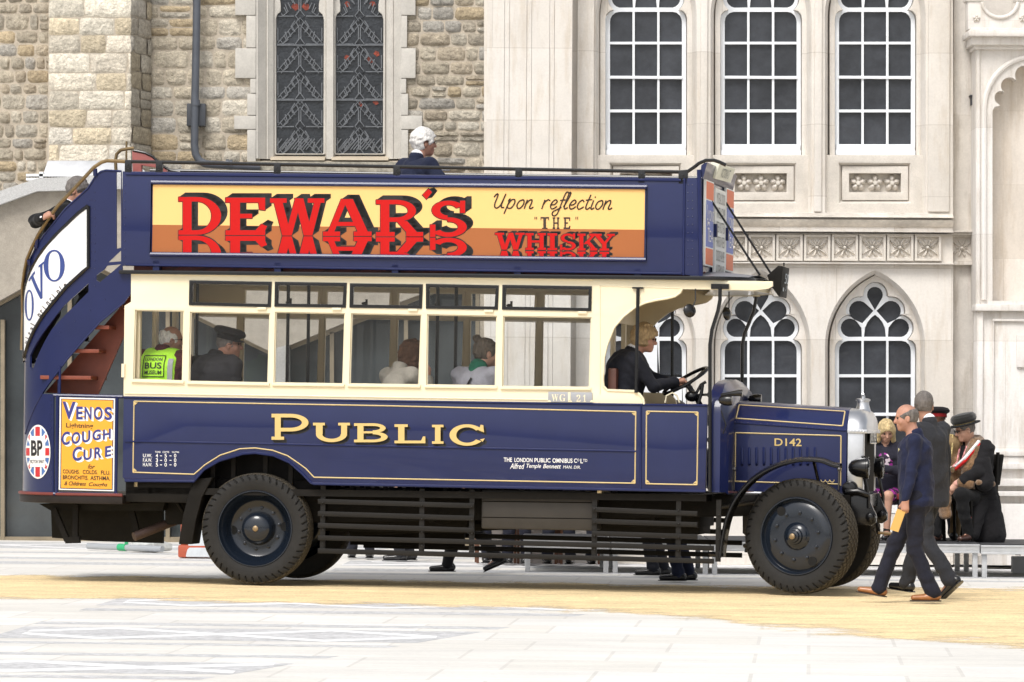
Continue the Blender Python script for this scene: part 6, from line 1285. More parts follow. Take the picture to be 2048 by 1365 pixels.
class SDF:
    def __init__(s): s.ops = []
    def cap(s, a, b, ra, rb, lat=None, k=1.0, sm=.03, mode='u'):
        s.ops.append(('c', np.array(a, float), np.array(b, float), ra, rb, None if lat is None else np.array(lat, float), k, sm, mode)); return s
    def ell(s, c, M, r, sm=.02, mode='u'):
        """M rows: axes ; r radii"""
        s.ops.append(('e', np.array(c, float), np.array(M, float), np.array(r, float), 0, None, 1, sm, mode)); return s
    def plane(s, p, n, mode='i', sm=.004): s.ops.append(('p', np.array(p, float), np.array(n, float), 0, 0, None, 1, sm, mode)); return s
    def mesh(s, h, noise=None, seed=0):
        lo, hi = np.full(3, 1e9), np.full(3, -1e9)
        for o in s.ops:
            if o[8] != 'u': continue
            if o[0] == 'c': r = max(o[3], o[4]) * max(1, o[6]) + .03; lo = np.minimum(lo, np.minimum(o[1], o[2]) - r); hi = np.maximum(hi, np.maximum(o[1], o[2]) + r)
            elif o[0] == 'e': r = o[3].max() + .03; lo = np.minimum(lo, o[1] - r); hi = np.maximum(hi, o[1] + r)
        n = np.ceil((hi - lo) / h).astype(int) + 1; V = np.full(n, .2, np.float32); ax = [lo[i] + h * np.arange(n[i]) for i in range(3)]
        for o in s.ops:
            if o[0] == 'p' or (o[8] == 'i'): a, b = np.zeros(3, int), n
            else:
                if o[0] == 'c': r = max(o[3], o[4]) * max(1, o[6]) + .07; l_, h_ = np.minimum(o[1], o[2]) - r, np.maximum(o[1], o[2]) + r
                else: r = o[3].max() + .07; l_, h_ = o[1] - r, o[1] + r
                a = np.clip(((l_ - lo) / h).astype(int), 0, n); b = np.clip(((h_ - lo) / h).astype(int) + 1, 0, n)
            if (b <= a).any(): continue
            X, Y, Z = np.meshgrid(ax[0][a[0]:b[0]], ax[1][a[1]:b[1]], ax[2][a[2]:b[2]], indexing='ij')
            if o[0] == 'c':
                A, Bq = o[1], o[2]; P = np.stack([X - A[0], Y - A[1], Z - A[2]], -1); d = Bq - A
                if o[5] is not None:
                    L = o[5]; P = P - ((1 - 1 / o[6]) * (P @ L))[..., None] * L; d = d - (1 - 1 / o[6]) * (d @ L) * L
                dd = max(d @ d, 1e-9); t = np.clip(P @ d / dd, 0, 1); D = np.sqrt(((P - t[..., None] * d) ** 2).sum(-1)) - (o[3] + (o[4] - o[3]) * t)
            elif o[0] == 'e':
                P = np.stack([X - o[1][0], Y - o[1][1], Z - o[1][2]], -1) @ o[2].T; q = P / o[3]; k0 = np.sqrt((q ** 2).sum(-1)) + 1e-9; k1 = np.sqrt(((P / o[3] ** 2) ** 2).sum(-1)) + 1e-9; D = k0 * (k0 - 1) / k1
            else: D = (X - o[1][0]) * o[2][0] + (Y - o[1][1]) * o[2][1] + (Z - o[1][2]) * o[2][2]
            S = V[a[0]:b[0], a[1]:b[1], a[2]:b[2]]; k = o[7]
            if o[8] == 'u': hh = np.maximum(k - np.abs(S - D), 0) / k; R_ = np.minimum(S, D) - hh * hh * k * .25
            elif o[8] == 's': hh = np.maximum(k - np.abs(S + D), 0) / k; R_ = np.maximum(S, -D) + hh * hh * k * .25
            else: R_ = np.maximum(S, D)
            V[a[0]:b[0], a[1]:b[1], a[2]:b[2]] = R_
        if noise:
            rg = np.random.RandomState(seed); X, Y, Z = np.meshgrid(*ax, indexing='ij'); N = 0
            amp, fq, st = noise
            for i in range(3):
                d = rg.normal(size=3) * np.array(st); d /= np.linalg.norm(d); e = rg.normal(size=3); e /= np.linalg.norm(e); f = fq * (1 + .6 * i)
                N = N + np.sin(f * (X * d[0] + Y * d[1] + Z * d[2]) + 1.8 * np.sin(f * .45 * (X * e[0] + Y * e[1] + Z * e[2]) + rg.uniform(0, 6)) + rg.uniform(0, 6)) / (1 + .5 * i)
            V = V + (amp * N * .5).astype(np.float32)
        V[0] = V[-1] = .2; V[:, 0] = V[:, -1] = .2; V[:, :, 0] = V[:, :, -1] = .2
        return surface_nets(V, lo, h)
def np_obj(name, pf, Mx, material, parent=None):
    p, f = pf; me = bpy.data.meshes.new(name); n = len(p); me.vertices.add(n); me.vertices.foreach_set('co', p.astype(np.float32).ravel())
    me.loops.add(len(f) * 4); me.loops.foreach_set('vertex_index', f.astype(np.int32).ravel()); me.polygons.add(len(f)); me.polygons.foreach_set('loop_start', np.arange(0, len(f) * 4, 4, dtype=np.int32)); me.polygons.foreach_set('loop_total', np.full(len(f), 4, np.int32)); me.polygons.foreach_set('use_smooth', np.ones(len(f), bool)); me.update(); me.validate()
    o = bpy.data.objects.new(name, me); me.materials.append(material); COL.objects.link(o)
    if parent: o.parent = parent
    else: o.matrix_world = Mx
    return o
def nrm(v): v = np.array(v, float); return v / max(np.linalg.norm(v), 1e-9)
def ik(a, b, l1, l2, hint):
    a, b = np.array(a, float), np.array(b, float); d = b - a; L = np.linalg.norm(d); L2 = min(L, (l1 + l2) * .999); b = a + d / L * L2; t = d / L
    x = (l1 * l1 - l2 * l2 + L2 * L2) / (2 * L2); y = math.sqrt(max(l1 * l1 - x * x, 0)); hn = np.array(hint, float); hn = nrm(hn - t * (hn @ t)); return a + t * x + hn * y, b
SKIN = mat('skin_tone', (.50, .285, .205), .5, noise=[(9, .12), (40, .06)], spec=.35); SKR = mat('ruddy_skin', (.43, .225, .16), .5, noise=[(9, .14), (40, .06)], spec=.35); SKT = mat('tanned_skin', (.33, .175, .115), .5, noise=[(9, .12), (40, .06)], spec=.35)
def cloth(name, c, ns=.12, rough=.9): return mat(name, c, rough, noise=[(7, ns), (160, .16)], bump=(24, .6, .014), spec=.2, sheen=.05)
NAVYJ = cloth('dark_suit', (.014, .015, .021)); NAVY2 = cloth('navy_suit', (.016, .020, .042)); CHAR = cloth('charcoal_suit', (.028, .029, .034)); NAVYS = cloth('navy_shirt', (.013, .017, .046), .1, .8); TRN = cloth('navy_trousers', (.015, .016, .026)); BLKC = cloth('black_cloth', (.010, .010, .011)); GREYC = cloth('dark_coat', (.026, .025, .028))
TAN = cloth('khaki_tunic', (.24, .165, .085)); CRM = cloth('cream_jacket', (.31, .285, .245)); LGR = cloth('lilac_grey_jacket', (.26, .255, .285)); MRN = cloth('maroon_sleeve', (.075, .018, .022)); HIV = cloth('hi_vis_yellow', (.45, .86, .05), .05, .7); SHIRT = cloth('white_shirt', (.78, .78, .80), .04, .7); PINK = cloth('pink_shirt', (.62, .33, .27), .05)
FUR = mat('brown_fur', (.21, .115, .050), .95, noise=[(14, .35), (90, .4)], bump=(150, 1.0, .012), sheen=.4)
SHO = mat('black_shoe', (.010, .010, .011), .25, coat=.3); SHT = mat('tan_shoe', (.30, .12, .04), .35, noise=(20, .2), coat=.2); SHB = mat('brown_shoe', (.060, .026, .018), .35, noise=(20, .2), coat=.2)
def hairm(name, c): return mat(name, c, .75, noise=[(28, .3, (1, 1, .25)), (110, .3, (1, 1, .3))], bump=(70, 1.0, .014, (1, 1, .22)), spec=.3)
HW, HG, HB, HBR, HBL, HGB = hairm('white_hair', (.70, .68, .65)), hairm('grey_hair', (.15, .135, .125)), hairm('blond_hair', (.38, .275, .155)), hairm('brown_hair', (.075, .036, .02)), hairm('pale_blond_hair', (.56, .43, .23)), hairm('grey_brown_hair', (.11, .088, .07))
def unit(yaw): return np.array([math.cos(yaw), math.sin(yaw), 0.])
def person(label, head_at, yaw, P, Mx=None, foot=None, S=None, group=None, res=.0075):
    """P: pose in person space (x forward, y left, z up, metres for a 1.75 m body); placed so that the head centre is at head_at"""
    Rz0 = np.array([[math.cos(yaw), -math.sin(yaw), 0], [math.sin(yaw), math.cos(yaw), 0], [0, 0, 1.]]); U = np.array([0, 0, 1.]); skin = P.get('skin', SKIN)
    pel = np.array(P.get('pel', (0, 0, .93))); T = nrm(P.get('T', (0.03, 0, 1))); tw = P.get('twist', 0.0); Lp = np.array([0, 1, 0.]); Ls = np.array([-math.sin(tw), math.cos(tw), 0]); Ls = nrm(Ls - T * (Ls @ T)); Fs = np.cross(Ls, T)
    fat = P.get('fat', 1.0); ch = pel + T * .40; nk = pel + T * .555; neckd = nrm(P.get('neck', T * .9 + Fs * .25))
    fy = P.get('face', 0.0); fp = P.get('nod', 0.0); hf = np.array([math.cos(fy) * math.cos(fp), math.sin(fy) * math.cos(fp), -math.sin(fp)]); hl = np.cross(U, hf); hl = nrm(hl); roll = P.get('roll', 0); hu = np.cross(hf, hl); hl, hu = hl * math.cos(roll) + hu * math.sin(roll), hu * math.cos(roll) - hl * math.sin(roll)
    hc = nk + neckd * .17 + hf * .015; HM = np.array([hf, hl, hu]); H = lambda f, l, u: hc + hf * f + hl * l + hu * u
    sh = {}; el = {}; wr = {}; hd = {}
    for s, q in ((1, 'L'), (-1, 'R')):
        sh[q] = ch + T * .105 + Ls * s * .182 * (fat * .4 + .6); d = P.get('arm' + q, dict(w=(.06, s * .27, .80)))
        if 'world' in d: d = dict(d, w=(Rz0.T @ (np.array(d['world']) - np.array(head_at))) / (S or 1) + hc)
        w_ = np.array(d['w'], float); el[q], wr[q] = ik(sh[q], w_, .285, .255, d.get('hint', (-1, s * .35, -.3))); hd[q] = d
    hp = {q: pel + Lp * s * .092 + np.array([0, 0, -.03]) for s, q in ((1, 'L'), (-1, 'R'))}; kn, an = {}, {}
    for s, q in ((1, 'L'), (-1, 'R')):
        d = P.get('leg' + q, dict(a=(0, s * .1, .09))); kn[q], an[q] = ik(hp[q], d['a'], .43, .41, d.get('hint', (1, 0, 0)))
    b = SDF()
    # skull and face
    b.ell(H(0, 0, .02), HM, (.098, .077, .100), .02).ell(H(.028, 0, -.045), HM, (.068, .058, .072), .03).ell(H(.07, 0, -.094), HM, (.024, .026, .02), .02)
    b.cap(H(.092, 0, .012), H(.112, 0, -.028), .009, .015, sm=.012).cap(H(.086, .028, .022), H(.086, -.028, .022), .012, .012, sm=.012).cap(H(.090, .018, -.062), H(.090, -.018, -.062), .008, .008, sm=.008).cap(H(.090, .016, -.074), H(.090, -.016, -.074), .007, .007, sm=.008)
    for s in (1, -1): b.ell(H(.094, s * .032, .006), HM, (.014, .017, .010), .01, 's'); b.ell(H(-.002, s * .078, -.012), HM, (.017, .010, .031), .008); b.ell(H(.004, s * .087, -.010), HM, (.009, .006, .017), .006, 's'); b.ell(H(.06, s * .045, -.03), HM, (.022, .02, .022), .02)
    b.cap(nk - T * .03, H(-.022, 0, -.06), .058 * fat ** .5, .053, sm=.025)
    b.cap(pel + T * .12, ch, .105 * fat, .118 * fat, Ls, 1.3, .05).cap(pel - T * .02, pel + T * .12, .115 * fat, .108 * fat, Lp, 1.35, .05).cap(sh['L'], sh['R'], .05, .05, sm=.05)
    for s, q in ((1, 'L'), (-1, 'R')):
        b.cap(sh[q], el[q], .047, .038, sm=.03).cap(el[q], wr[q], .039, .026, sm=.02).cap(hp[q], kn[q], .080, .052, sm=.04).cap(kn[q], an[q], .052, .036, sm=.03)
        ft = nrm(P.get('leg' + q, {}).get('toe', (1, s * .12, -.05))); b.cap(an[q] - np.array([0, 0, .03]), an[q] + ft * .14 - np.array([0, 0, .058]), .030, .017, sm=.03)
        # hand
        d = hd[q]; fd = nrm(d.get('dir', wr[q] - el[q])); pn = np.array(d.get('palm', (0, -s, 0)), float); pn = nrm(pn - fd * (pn @ fd)); sd = np.cross(fd, pn) * (1 if s > 0 else -1); sd = nrm(np.array(d.get('thumb', sd), float)); sd = nrm(sd - fd * (sd @ fd)); cu = d.get('curl', .5)
        b.cap(wr[q], wr[q] + fd * .075, .021, .026, sd, 1.45, .015)
        for i, (o_, ln_) in enumerate(((.028, .036), (.0095, .041), (-.0095, .038), (-.027, .030))):
            k0 = wr[q] + fd * (.085 - abs(i - 1.2) * .004) + sd * o_; d1 = nrm(fd * math.cos(cu) + pn * math.sin(cu)); d2 = nrm(fd * math.cos(cu * 2.1) + pn * math.sin(cu * 2.1)); k1 = k0 + d1 * ln_ * 1.05; k2 = k1 + d2 * ln_ * .95
            b.cap(k0, k1, .0092, .0085, sm=.006).cap(k1, k2, .0085, .0075, sm=.005)
        t0 = wr[q] + fd * .028 + sd * .026; t1 = t0 + nrm(fd * .7 + sd * .6 + pn * .35) * .04; b.cap(t0, t1, .0115, .010, sm=.012).cap(t1, t1 + nrm(fd * .9 + pn * .35 * (1 + cu)) * .03, .010, .008, sm=.006)
    ha = np.array(head_at)
    if S is None: S = 1.0
    Rz = np.array([[math.cos(yaw), -math.sin(yaw), 0], [math.sin(yaw), math.cos(yaw), 0], [0, 0, 1.]])
    if foot is not None: S = (ha[2] - foot[2]) / hc[2]
    loc = ha - Rz @ hc * S
    if foot is not None: loc = np.array([ha[0] - (Rz @ hc * S)[0], ha[1] - (Rz @ hc * S)[1], foot[2]])
    M4 = Matrix.Translation(Vector(loc)) @ Matrix.Rotation(yaw, 4, 'Z') @ Matrix.Scale(S, 4)
    root = np_obj('person', b.mesh(res), M4, skin); ORG[root.name] = Vector((0, 0, 0)); tag(root, label, 'person', group)
    K = lambda name, sdf, m_, h=res, **k: np_obj(name, sdf.mesh(h, **k), None, m_, root)
    # ---- clothes
    g = lambda k, d=None: P.get(k, d)
    if g('jacket'):
        j = SDF(); th = g('thick', .016); hem = g('hem', .10)
        j.cap(pel + T * .10, ch, .108 * fat + th, .122 * fat + th, Ls, 1.3, .05).cap(pel - T * max(hem - .03, 0), pel + T * .12, .120 * fat + th, .112 * fat + th, Lp, 1.32, .05).cap(sh['L'], sh['R'], .056 + th, .056 + th, sm=.06)
        if g('skirt'):
            for q in 'LR': j.cap(hp[q], kn[q] * .8 + hp[q] * .2, .10 + th, .10 + th, sm=.08)
        cuff = g('cuff', .93)
        for q in 'LR':
            if q in g('bare', ''): j.cap(sh[q], sh[q] * .45 + el[q] * .55, .05 + th, .05 + th, sm=.03)
            else: j.cap(sh[q], el[q], .050 + th, .043 + th, sm=.035).cap(el[q], el[q] + (wr[q] - el[q]) * cuff, .042 + th, .033 + th, sm=.02)
        j.plane(pel - U * (hem + .02) if not g('lap') else pel - U * .16, -U)
        # open neck
        j.cap(nk + T * .01 + Fs * .06, nk + T * .06 + Fs * .11, .035, .05, sm=.01, mode='s')
        K('jacket', j, P['jacket'], noise=(g('wr', .009), 30, (1, 1, 1.6)), seed=int(abs(ha[0]) * 100))
        cl = SDF(); cl.cap(nk - T * .025 - Fs * .01, nk + T * .02 - Fs * .012, .078 * fat ** .4, .068, Ls, 1.08, .02); cl.cap(nk + T * .05 + Fs * .0, nk + T * .10, .05, .05, sm=.01, mode='s')
        K('collar', cl, g('collar', P['jacket']))
    if g('shirt'):
        s_ = SDF(); s_.cap(nk - T * .02, nk + T * .038 - Fs * .006, .066, .062, sm=.01); s_.cap(ch + Fs * .055, nk - T * .04 + Fs * .05, .075, .045, Ls, 1.0, .02)
        for q in 'LR':
            dv = nrm(wr[q] - el[q]); s_.cap(wr[q] - dv * .035, wr[q] - dv * .005, .038, .036, sm=.004)
        K('shirt', s_, P['shirt'])
    if g('trousers'):
        t = SDF(); sk = g('flare', 0)
        t.cap(pel - T * .03, pel + T * .07, .122 * fat, .116 * fat, Lp, 1.32, .05)
        for q in 'LR':
            dv = nrm(an[q] - kn[q]); t.cap(hp[q], kn[q], .096, .070, sm=.05).cap(kn[q], an[q] + dv * .015, .068, .060 + sk, sm=.03)
        for q in 'LR': pass
        K('trousers', t, P['trousers'], noise=(.009, 27, (1, 1, 1.5)), seed=3)
    if g('shoes'):
        for s, q in ((1, 'L'), (-1, 'R')):
            o = SDF(); ft = nrm(P.get('leg' + q, {}).get('toe', (1, s * .12, 0))); dn = nrm(-U - ft * (-U @ ft)); sd_ = np.cross(ft, dn); A = an[q] + dn * .045
            o.cap(A - ft * .045 + dn * .0, A + ft * .02, .038, .036, sm=.02).cap(A + ft * .02 + dn * .008, A + ft * .165 + dn * .014, .036, .026, sd_, 1.28, .03).cap(A - ft * .03, an[q] + np.array([0, 0, .03]), .038, .04, sm=.02)
            o.plane(A + dn * .042, dn); K('shoe', o, P['shoes'], .006)
            so = SDF(); so.cap(A - ft * .045 + dn * .04, A + ft * .165 + dn * .04, .042, .036, sd_, 1.15, .01); so.plane(A + dn * .046, dn); so.plane(A + dn * .036, -dn); K('sole', so, g('sole', SHO), .005)
    if g('hair'):
        st = g('style', 'short'); h = SDF(); hm = P['hair']; r = g('hl', .014)
        h.ell(H(-.006, 0, .026), HM, (.098 + r, .077 + r, .098 + r), .02)
        if st in ('bob', 'long'):
            for s in (1, -1): h.cap(H(.01, s * .07, .03), H(.02, s * .085, -.11), .035, .034, sm=.03)
            h.cap(H(-.05, .03, .0), H(-.06, .03, -.11), .05, .045, sm=.04).cap(H(-.05, -.03, .0), H(-.06, -.03, -.11), .05, .045, sm=.04)
        if st == 'shaggy':
            for s in (1, -1): h.cap(H(-.01, s * .07, .03), H(-.01, s * .078, -.035), .034, .028, sm=.03)
            h.cap(H(-.06, 0, 0), H(-.075, 0, -.075), .055, .045, sm=.04).cap(H(.06, .03, .08), H(.088, -.02, .055), .03, .022, sm=.03)
        if st == 'bun': h.ell(H(-.085, 0, .125), HM, (.038, .038, .035), .015)
        fc = .078 if st in ('bob', 'shaggy', 'long') else .05
        h.ell(H(.115, 0, -.05), HM, (.095, .075 if st in ('bob', 'long') else .10, .10 if st != 'bob' else .098), .012, 's')
        if st in ('short', 'bald', 'bun'): h.plane(H(-.03, 0, -.075), nrm(-hu * .8 + hf * .6)); [h.ell(H(.004, s * .085, -.02), HM, (.024, .03, .038), .006, 's') for s in (1, -1)]
        if st == 'bald': h.ell(H(.045, 0, .10), HM, (.135, .085, .10), .01, 's')
        K('hair', h, hm, .006, noise=(g('hn', .005), 75, (1, 1, .4)), seed=5)
    if g('glasses'):
        mb = MB()
        for s in (1, -1):
            c_ = H(.107, s * .033, .004); mb.tube([Vector(c_ + hl * .021 * math.cos(R(a)) + hu * .015 * math.sin(R(a))) for a in range(0, 360, 30)], .0028, 5, closed=True); mb.tube([Vector(H(.104, s * .054, .008)), Vector(H(.05, s * .081, .006)), Vector(H(-.005, s * .083, .0)), Vector(H(-.015, s * .083, -.015))], .0026, 5)
        mb.tube([Vector(H(.108, .012, .006)), Vector(H(.108, -.012, .006))], .0026, 5); mb.finish('glasses', BLK, root)
        if g('shades'):
            mb = MB()
            for s in (1, -1): mb.lathe([(.001, .001), (.021, .0)], Vector(H(.108, s * .033, .004)), Vector(hf), 14)
            mb.finish('dark_lens', BLK, root)
    ey = MB()
    for s in (1, -1): ey.ball(Vector(H(.083, s * .032, .005)), (.011, .011, .011), 8, 6)
    ey.finish('eye', mat('eye_dark', (.03, .022, .018), .2), root)
    br_ = SDF()
    return dict(root=root, H=H, HM=HM, wr=wr, el=el, sh=sh, nk=nk, T=T, Ls=Ls, Fs=Fs, ch=ch, pel=pel, M=M4, K=K, an=an, kn=kn, hp=hp, S=S)
def wpt(f, p): return f['M'] @ Vector(p)
BUSYAW = -PSI
def bw(px, py, d): return BM @ B(px, py, d)
# poses --------------------------------------------------------------
def sit(lean=.05, **k):
    d = dict(pel=(0, 0, .52), T=(lean, 0, 1), legL=dict(a=(.42, .11, .09), hint=(.6, .1, 1)), legR=dict(a=(.42, -.11, .09), hint=(.6, -.1, 1)), armL=dict(w=(.32, .16, .62), hint=(-.5, .2, -1)), armR=dict(w=(.32, -.16, .62), hint=(-.5, -.2, -1)), lap=True, hem=.02, trousers=TRN, shoes=SHO); d.update(k); return d
SB = 1.0
# driver
f = person('driver with tousled blond hair in a dark suit gripping the steering wheel', bw(1288, 678, .48), BUSYAW + R(8), sit(.26, neck=(.55, 0, .85), twist=R(10), jacket=NAVYJ, shirt=SHIRT, hair=HB, style='shaggy', hl=.026, hn=.009, skin=SKR, glasses=1, fat=1.5, face=R(-4), nod=R(8), armL=dict(w=(.56, .18, .78), hint=(-.3, .5, -.8), dir=(.9, -.1, .1), palm=(0, 0, -1), thumb=(0, -1, 0), curl=.6), armR=dict(w=(.53, -.05, .81), hint=(-.3, -.6, -.7), dir=(.95, .1, .15), palm=(0, 0, -1), thumb=(0, 1, 0), curl=.7)), S=SB)
# hi-vis man
f = person('bald passenger in a yellow hi-vis waistcoat printed LONDON BUS MUSEUM', bw(342, 681, .55), BUSYAW + R(80), sit(.16, neck=(.85, 0, .75), jacket=MRN, cuff=.95, hair=HW, style='bald', hl=.006, skin=SKR, glasses=1, fat=1.25, face=R(-58)), S=1.06)
def vest(f):
    v = SDF(); pel, T, ch, Ls, Fs, sh = (f[k] for k in ('pel', 'T', 'ch', 'Ls', 'Fs', 'sh')); fat = 1.25; th = .028
    v.cap(pel + T * .08, ch, .110 * fat + th, .123 * fat + th, Ls, 1.3, .05).cap(pel - T * .02, pel + T * .12, .122 * fat + th, .114 * fat + th, Ls, 1.3, .05).cap(sh['L'] * .75 + sh['R'] * .25, sh['R'] * .75 + sh['L'] * .25, .062 + th, .062 + th, sm=.05)
    for q, s in (('L', 1), ('R', -1)): v.plane(ch + Ls * s * .172, Ls * s)
    v.cap(f['nk'] + T * .03, f['nk'] + T * .12, .075, .10, sm=.01, mode='s'); o = f['K']('hi_vis_waistcoat', v, HIV, .007, noise=(.004, 34, (1, 1, 1.4))); return o
vo = vest(f)
def on_mesh(o, f, pts, off=.004):
    """project person-space points back-to-front onto a garment"""
    return pts
vb_ = bpy.data.meshes
def back_pts(o, f):
    """height field of the back: for (l,t) gives the rearmost surface point"""
    n = len(o.data.vertices); a = np.empty(n * 3, np.float32); o.data.vertices.foreach_get('co', a); a = a.reshape(-1, 3); rel = a - f['pel']; l, t, d = rel @ f['Ls'], rel @ f['T'], rel @ f['Fs']
    def q(x, y):
        m_ = (np.abs(l - x) < .014) & (np.abs(t - y) < .014); dd = d[m_].min() if m_.any() else -.15; return Vector(f['pel'] + f['Ls'] * x + f['T'] * y + f['Fs'] * (dd - .005))
    return q
q = back_pts(vo, f)
m = MB()
# the back faces the camera, so the wearer's left is the picture's left
def vtxt(s, l0, l1, t0, t1):
    v, fc = text2d(s, .0, .015); X = [p[0] for p in v]; Y = [p[1] for p in v]; m.add([q(l0 + (l1 - l0) * (p[0] - min(X)) / (max(X) - min(X)), t0 + (t1 - t0) * (p[1] - min(Y)) / (max(Y) - min(Y))) for p in v], fc)
vtxt('LONDON', .085, -.075, .455, .485); vtxt('BUS', .085, -.075, .385, .44); vtxt('MUSEUM', .085, -.075, .335, .37)
for a, b in (((.105, .315), (-.095, .315)), ((-.095, .315), (-.095, .505)), ((-.095, .505), (.105, .505)), ((.105, .505), (.105, .315))): m.tube([q(a[0] + (b[0] - a[0]) * i / 6, a[1] + (b[1] - a[1]) * i / 6) for i in range(7)], .004, 4)
m.finish('waistcoat_lettering', BLKL, vo, weld=False, sharp=180)
m = MB(); REF = mat('reflective_band', (.34, .34, .36), .4)
P_ = [[q(l, t) - Vector(f['Fs'] * .002) for t in [.12 + .03 * i for i in range(13)]] for l in (-.125, -.165)]; m.add(P_[0] + P_[1], [(i, i + 1, 13 + i + 1, 13 + i) for i in range(12)]); P_ = [[q(l, t) - Vector(f['Fs'] * .002) for l in [-.19 + .03 * i for i in range(13)]] for t in (.13, .16)]; m.add(P_[0] + P_[1], [(i, i + 1, 13 + i + 1, 13 + i) for i in range(12)]); m.finish('reflective_band', REF, vo, sharp=180)
def flatcap(f, material, peak=True, r=.135, hgt=.045, name='hat', band=None, tilt=.0):
    mb = MB(); H = f['H']; hu = Vector(f['HM'][2]); hf = Vector(f['HM'][0]); ax = (hu - hf * tilt).normalized(); c = Vector(H(-.005, 0, .045)); mb.lathe([(.104, -.005), (.104, .03), (r, .05), (r + .004, .05 + hgt * .4), (r - .015, .05 + hgt), (r * .6, .06 + hgt), (.001, .06 + hgt)], c, ax, 28); o = mb.finish(name, material, f['root'])
    if peak:
        mb = MB(); hl = Vector(f['HM'][1]); P = [c + hf * (.10 * math.cos(a)) + hl * (.10 * math.sin(a)) for a in [R(-65 + 13 * i) for i in range(11)]]; Q = [c + hf * (.155 * math.cos(a)) + hl * (.115 * math.sin(a)) - ax * .02 for a in [R(-65 + 13 * i) for i in range(11)]]; mb.add(P + Q + [p - ax * .006 for p in P + Q], [(i, i + 1, 12 + i, 11 + i) for i in range(10)] + [(22 + i, 33 + i, 34 + i, 23 + i) for i in range(10)] + [(11 + i, 12 + i, 34 + i, 33 + i) for i in range(10)]); mb.finish('peak', band or material, o)
    if band: mb = MB(); mb.lathe([(.1045, -.006), (.107, -.004), (.107, .028), (.1045, .03)], c, ax, 28); mb.finish('hat_band', band, o)
    return o
f = person('passenger in a black peaked cap and dark coat behind the second window', bw(457, 690, .55), BUSYAW + R(58), sit(.16, neck=(.8, 0, .75), jacket=GREYC, hair=HG, style='short', hl=.004, glasses=1, skin=SKR, fat=1.42, face=R(-45)), S=1.08); flatcap(f, GREYC, tilt=-.25, r=.14)
f = person('passenger with bobbed brown hair in a cream jacket', bw(824, 710, .5), BUSYAW + R(46), sit(.16, fat=.98, wr=.005, neck=(.6, 0, .8), jacket=CRM, hair=HBR, style='bob', hl=.020, hn=.008, skin=SKR, face=R(-25), nod=R(8), armL=dict(w=(.34, .06, .98), hint=(.2, .3, -1), dir=(.1, -.2, 1), palm=(-1, 0, 0)), armR=dict(w=(.34, -.05, 1.0), hint=(.2, -.3, -1), dir=(.1, .1, 1), palm=(-1, 0, 0))), S=1.05)
f = person('passenger with a grey hair bun, green scarf and lilac grey jacket', bw(972, 707, .5), BUSYAW + R(62), sit(.10, neck=(.5, 0, .8), jacket=LGR, hair=HGB, style='bun', hl=.014, collar=cloth('green_scarf', (.012, .10, .06)), face=R(-32), fat=1.12), S=1.06)
sc_ = SDF(); sc_.cap(f['nk'] - f['T'] * .03, f['nk'] + f['T'] * .02, .088, .074, f['Ls'], 1.15, .02); f['K']('green_scarf', sc_, cloth('green_scarf', (.012, .10, .06)), noise=(.005, 40, (1, 1, 1)))
q = back_pts([o for o in f['root'].children if o.name.startswith('jacket')][0], f); m = MB(); m.tube([q(-.06 + .018 * i, .47 - .036 * i) - Vector(f['Fs'] * .008) for i in range(11)], .008, 6); m.finish('bag_strap', BLK, f['root'])
# top deck man
f = person('white-haired man in a navy suit seated on the open top deck', bw(847, 286, .95), BUSYAW + R(50), sit(.05, jacket=NAVY2, shirt=SHIRT, hair=HW, style='short', hl=.024, hn=.006, glasses=1, skin=SKR, fat=1.1, face=R(-22), armR=dict(w=(.26, -.22, .82), hint=(-.4, -.8, -.5))), S=1.02)
m = MB(); p = bw(884, 341, .9); m.hexa([p + Vector((a, b, c)) for c in (-.002, .002) for a, b in ((-.07, -.05), (.07, -.05), (.07, .05), (-.07, .05))]); tag(m.finish('paper', mat('pale_paper', (.5, .53, .62), .6), origin=p), 'folded pale blue paper held by the man on the top deck', 'paper')
# stair man
f = person('grey-haired man in black climbing the rear stair with a hand on the brass rail', bw(154, 382, .50), BUSYAW + R(8), dict(T=(.36, 0, 1), neck=(.35, 0, 1), jacket=BLKC, shirt=SHIRT, hair=HG, style='short', hl=.014, skin=SKR, face=R(-10), nod=R(20), fat=1.3, trousers=BLKC, shoes=SHO, armR=dict(world=bw(84, 437, .0), hint=(-1, -.4, -.35), dir=(.85, .0, .5), palm=(0, .5, -.8), thumb=(-.3, .8, .6), curl=.9), armL=dict(w=(.4, .25, 1.2)), legL=dict(a=(.18, .1, .30)), legR=dict(a=(-.1, -.1, .09))), S=1.0)
m = MB(); p = Vector(f['ch'] + f['Fs'] * .125 - f['Ls'] * .11 + f['T'] * .09); [m.ball(p + Vector((0, a, b)), (.02, .02, .026), 8, 6) for a, b in ((0, 0), (.018, .015), (-.015, .018))]; m.finish('blue_flower', mat('blue_petals', (.06, .32, .46), .6), f['root'])
def stz(x): return (0, 0, gz(x) + .335)
# ---- yard, right hand side
def hd_at(px, py, Y): return W(px, py, Y)
def feet_z(x): return (0, 0, gz(x) + .014)
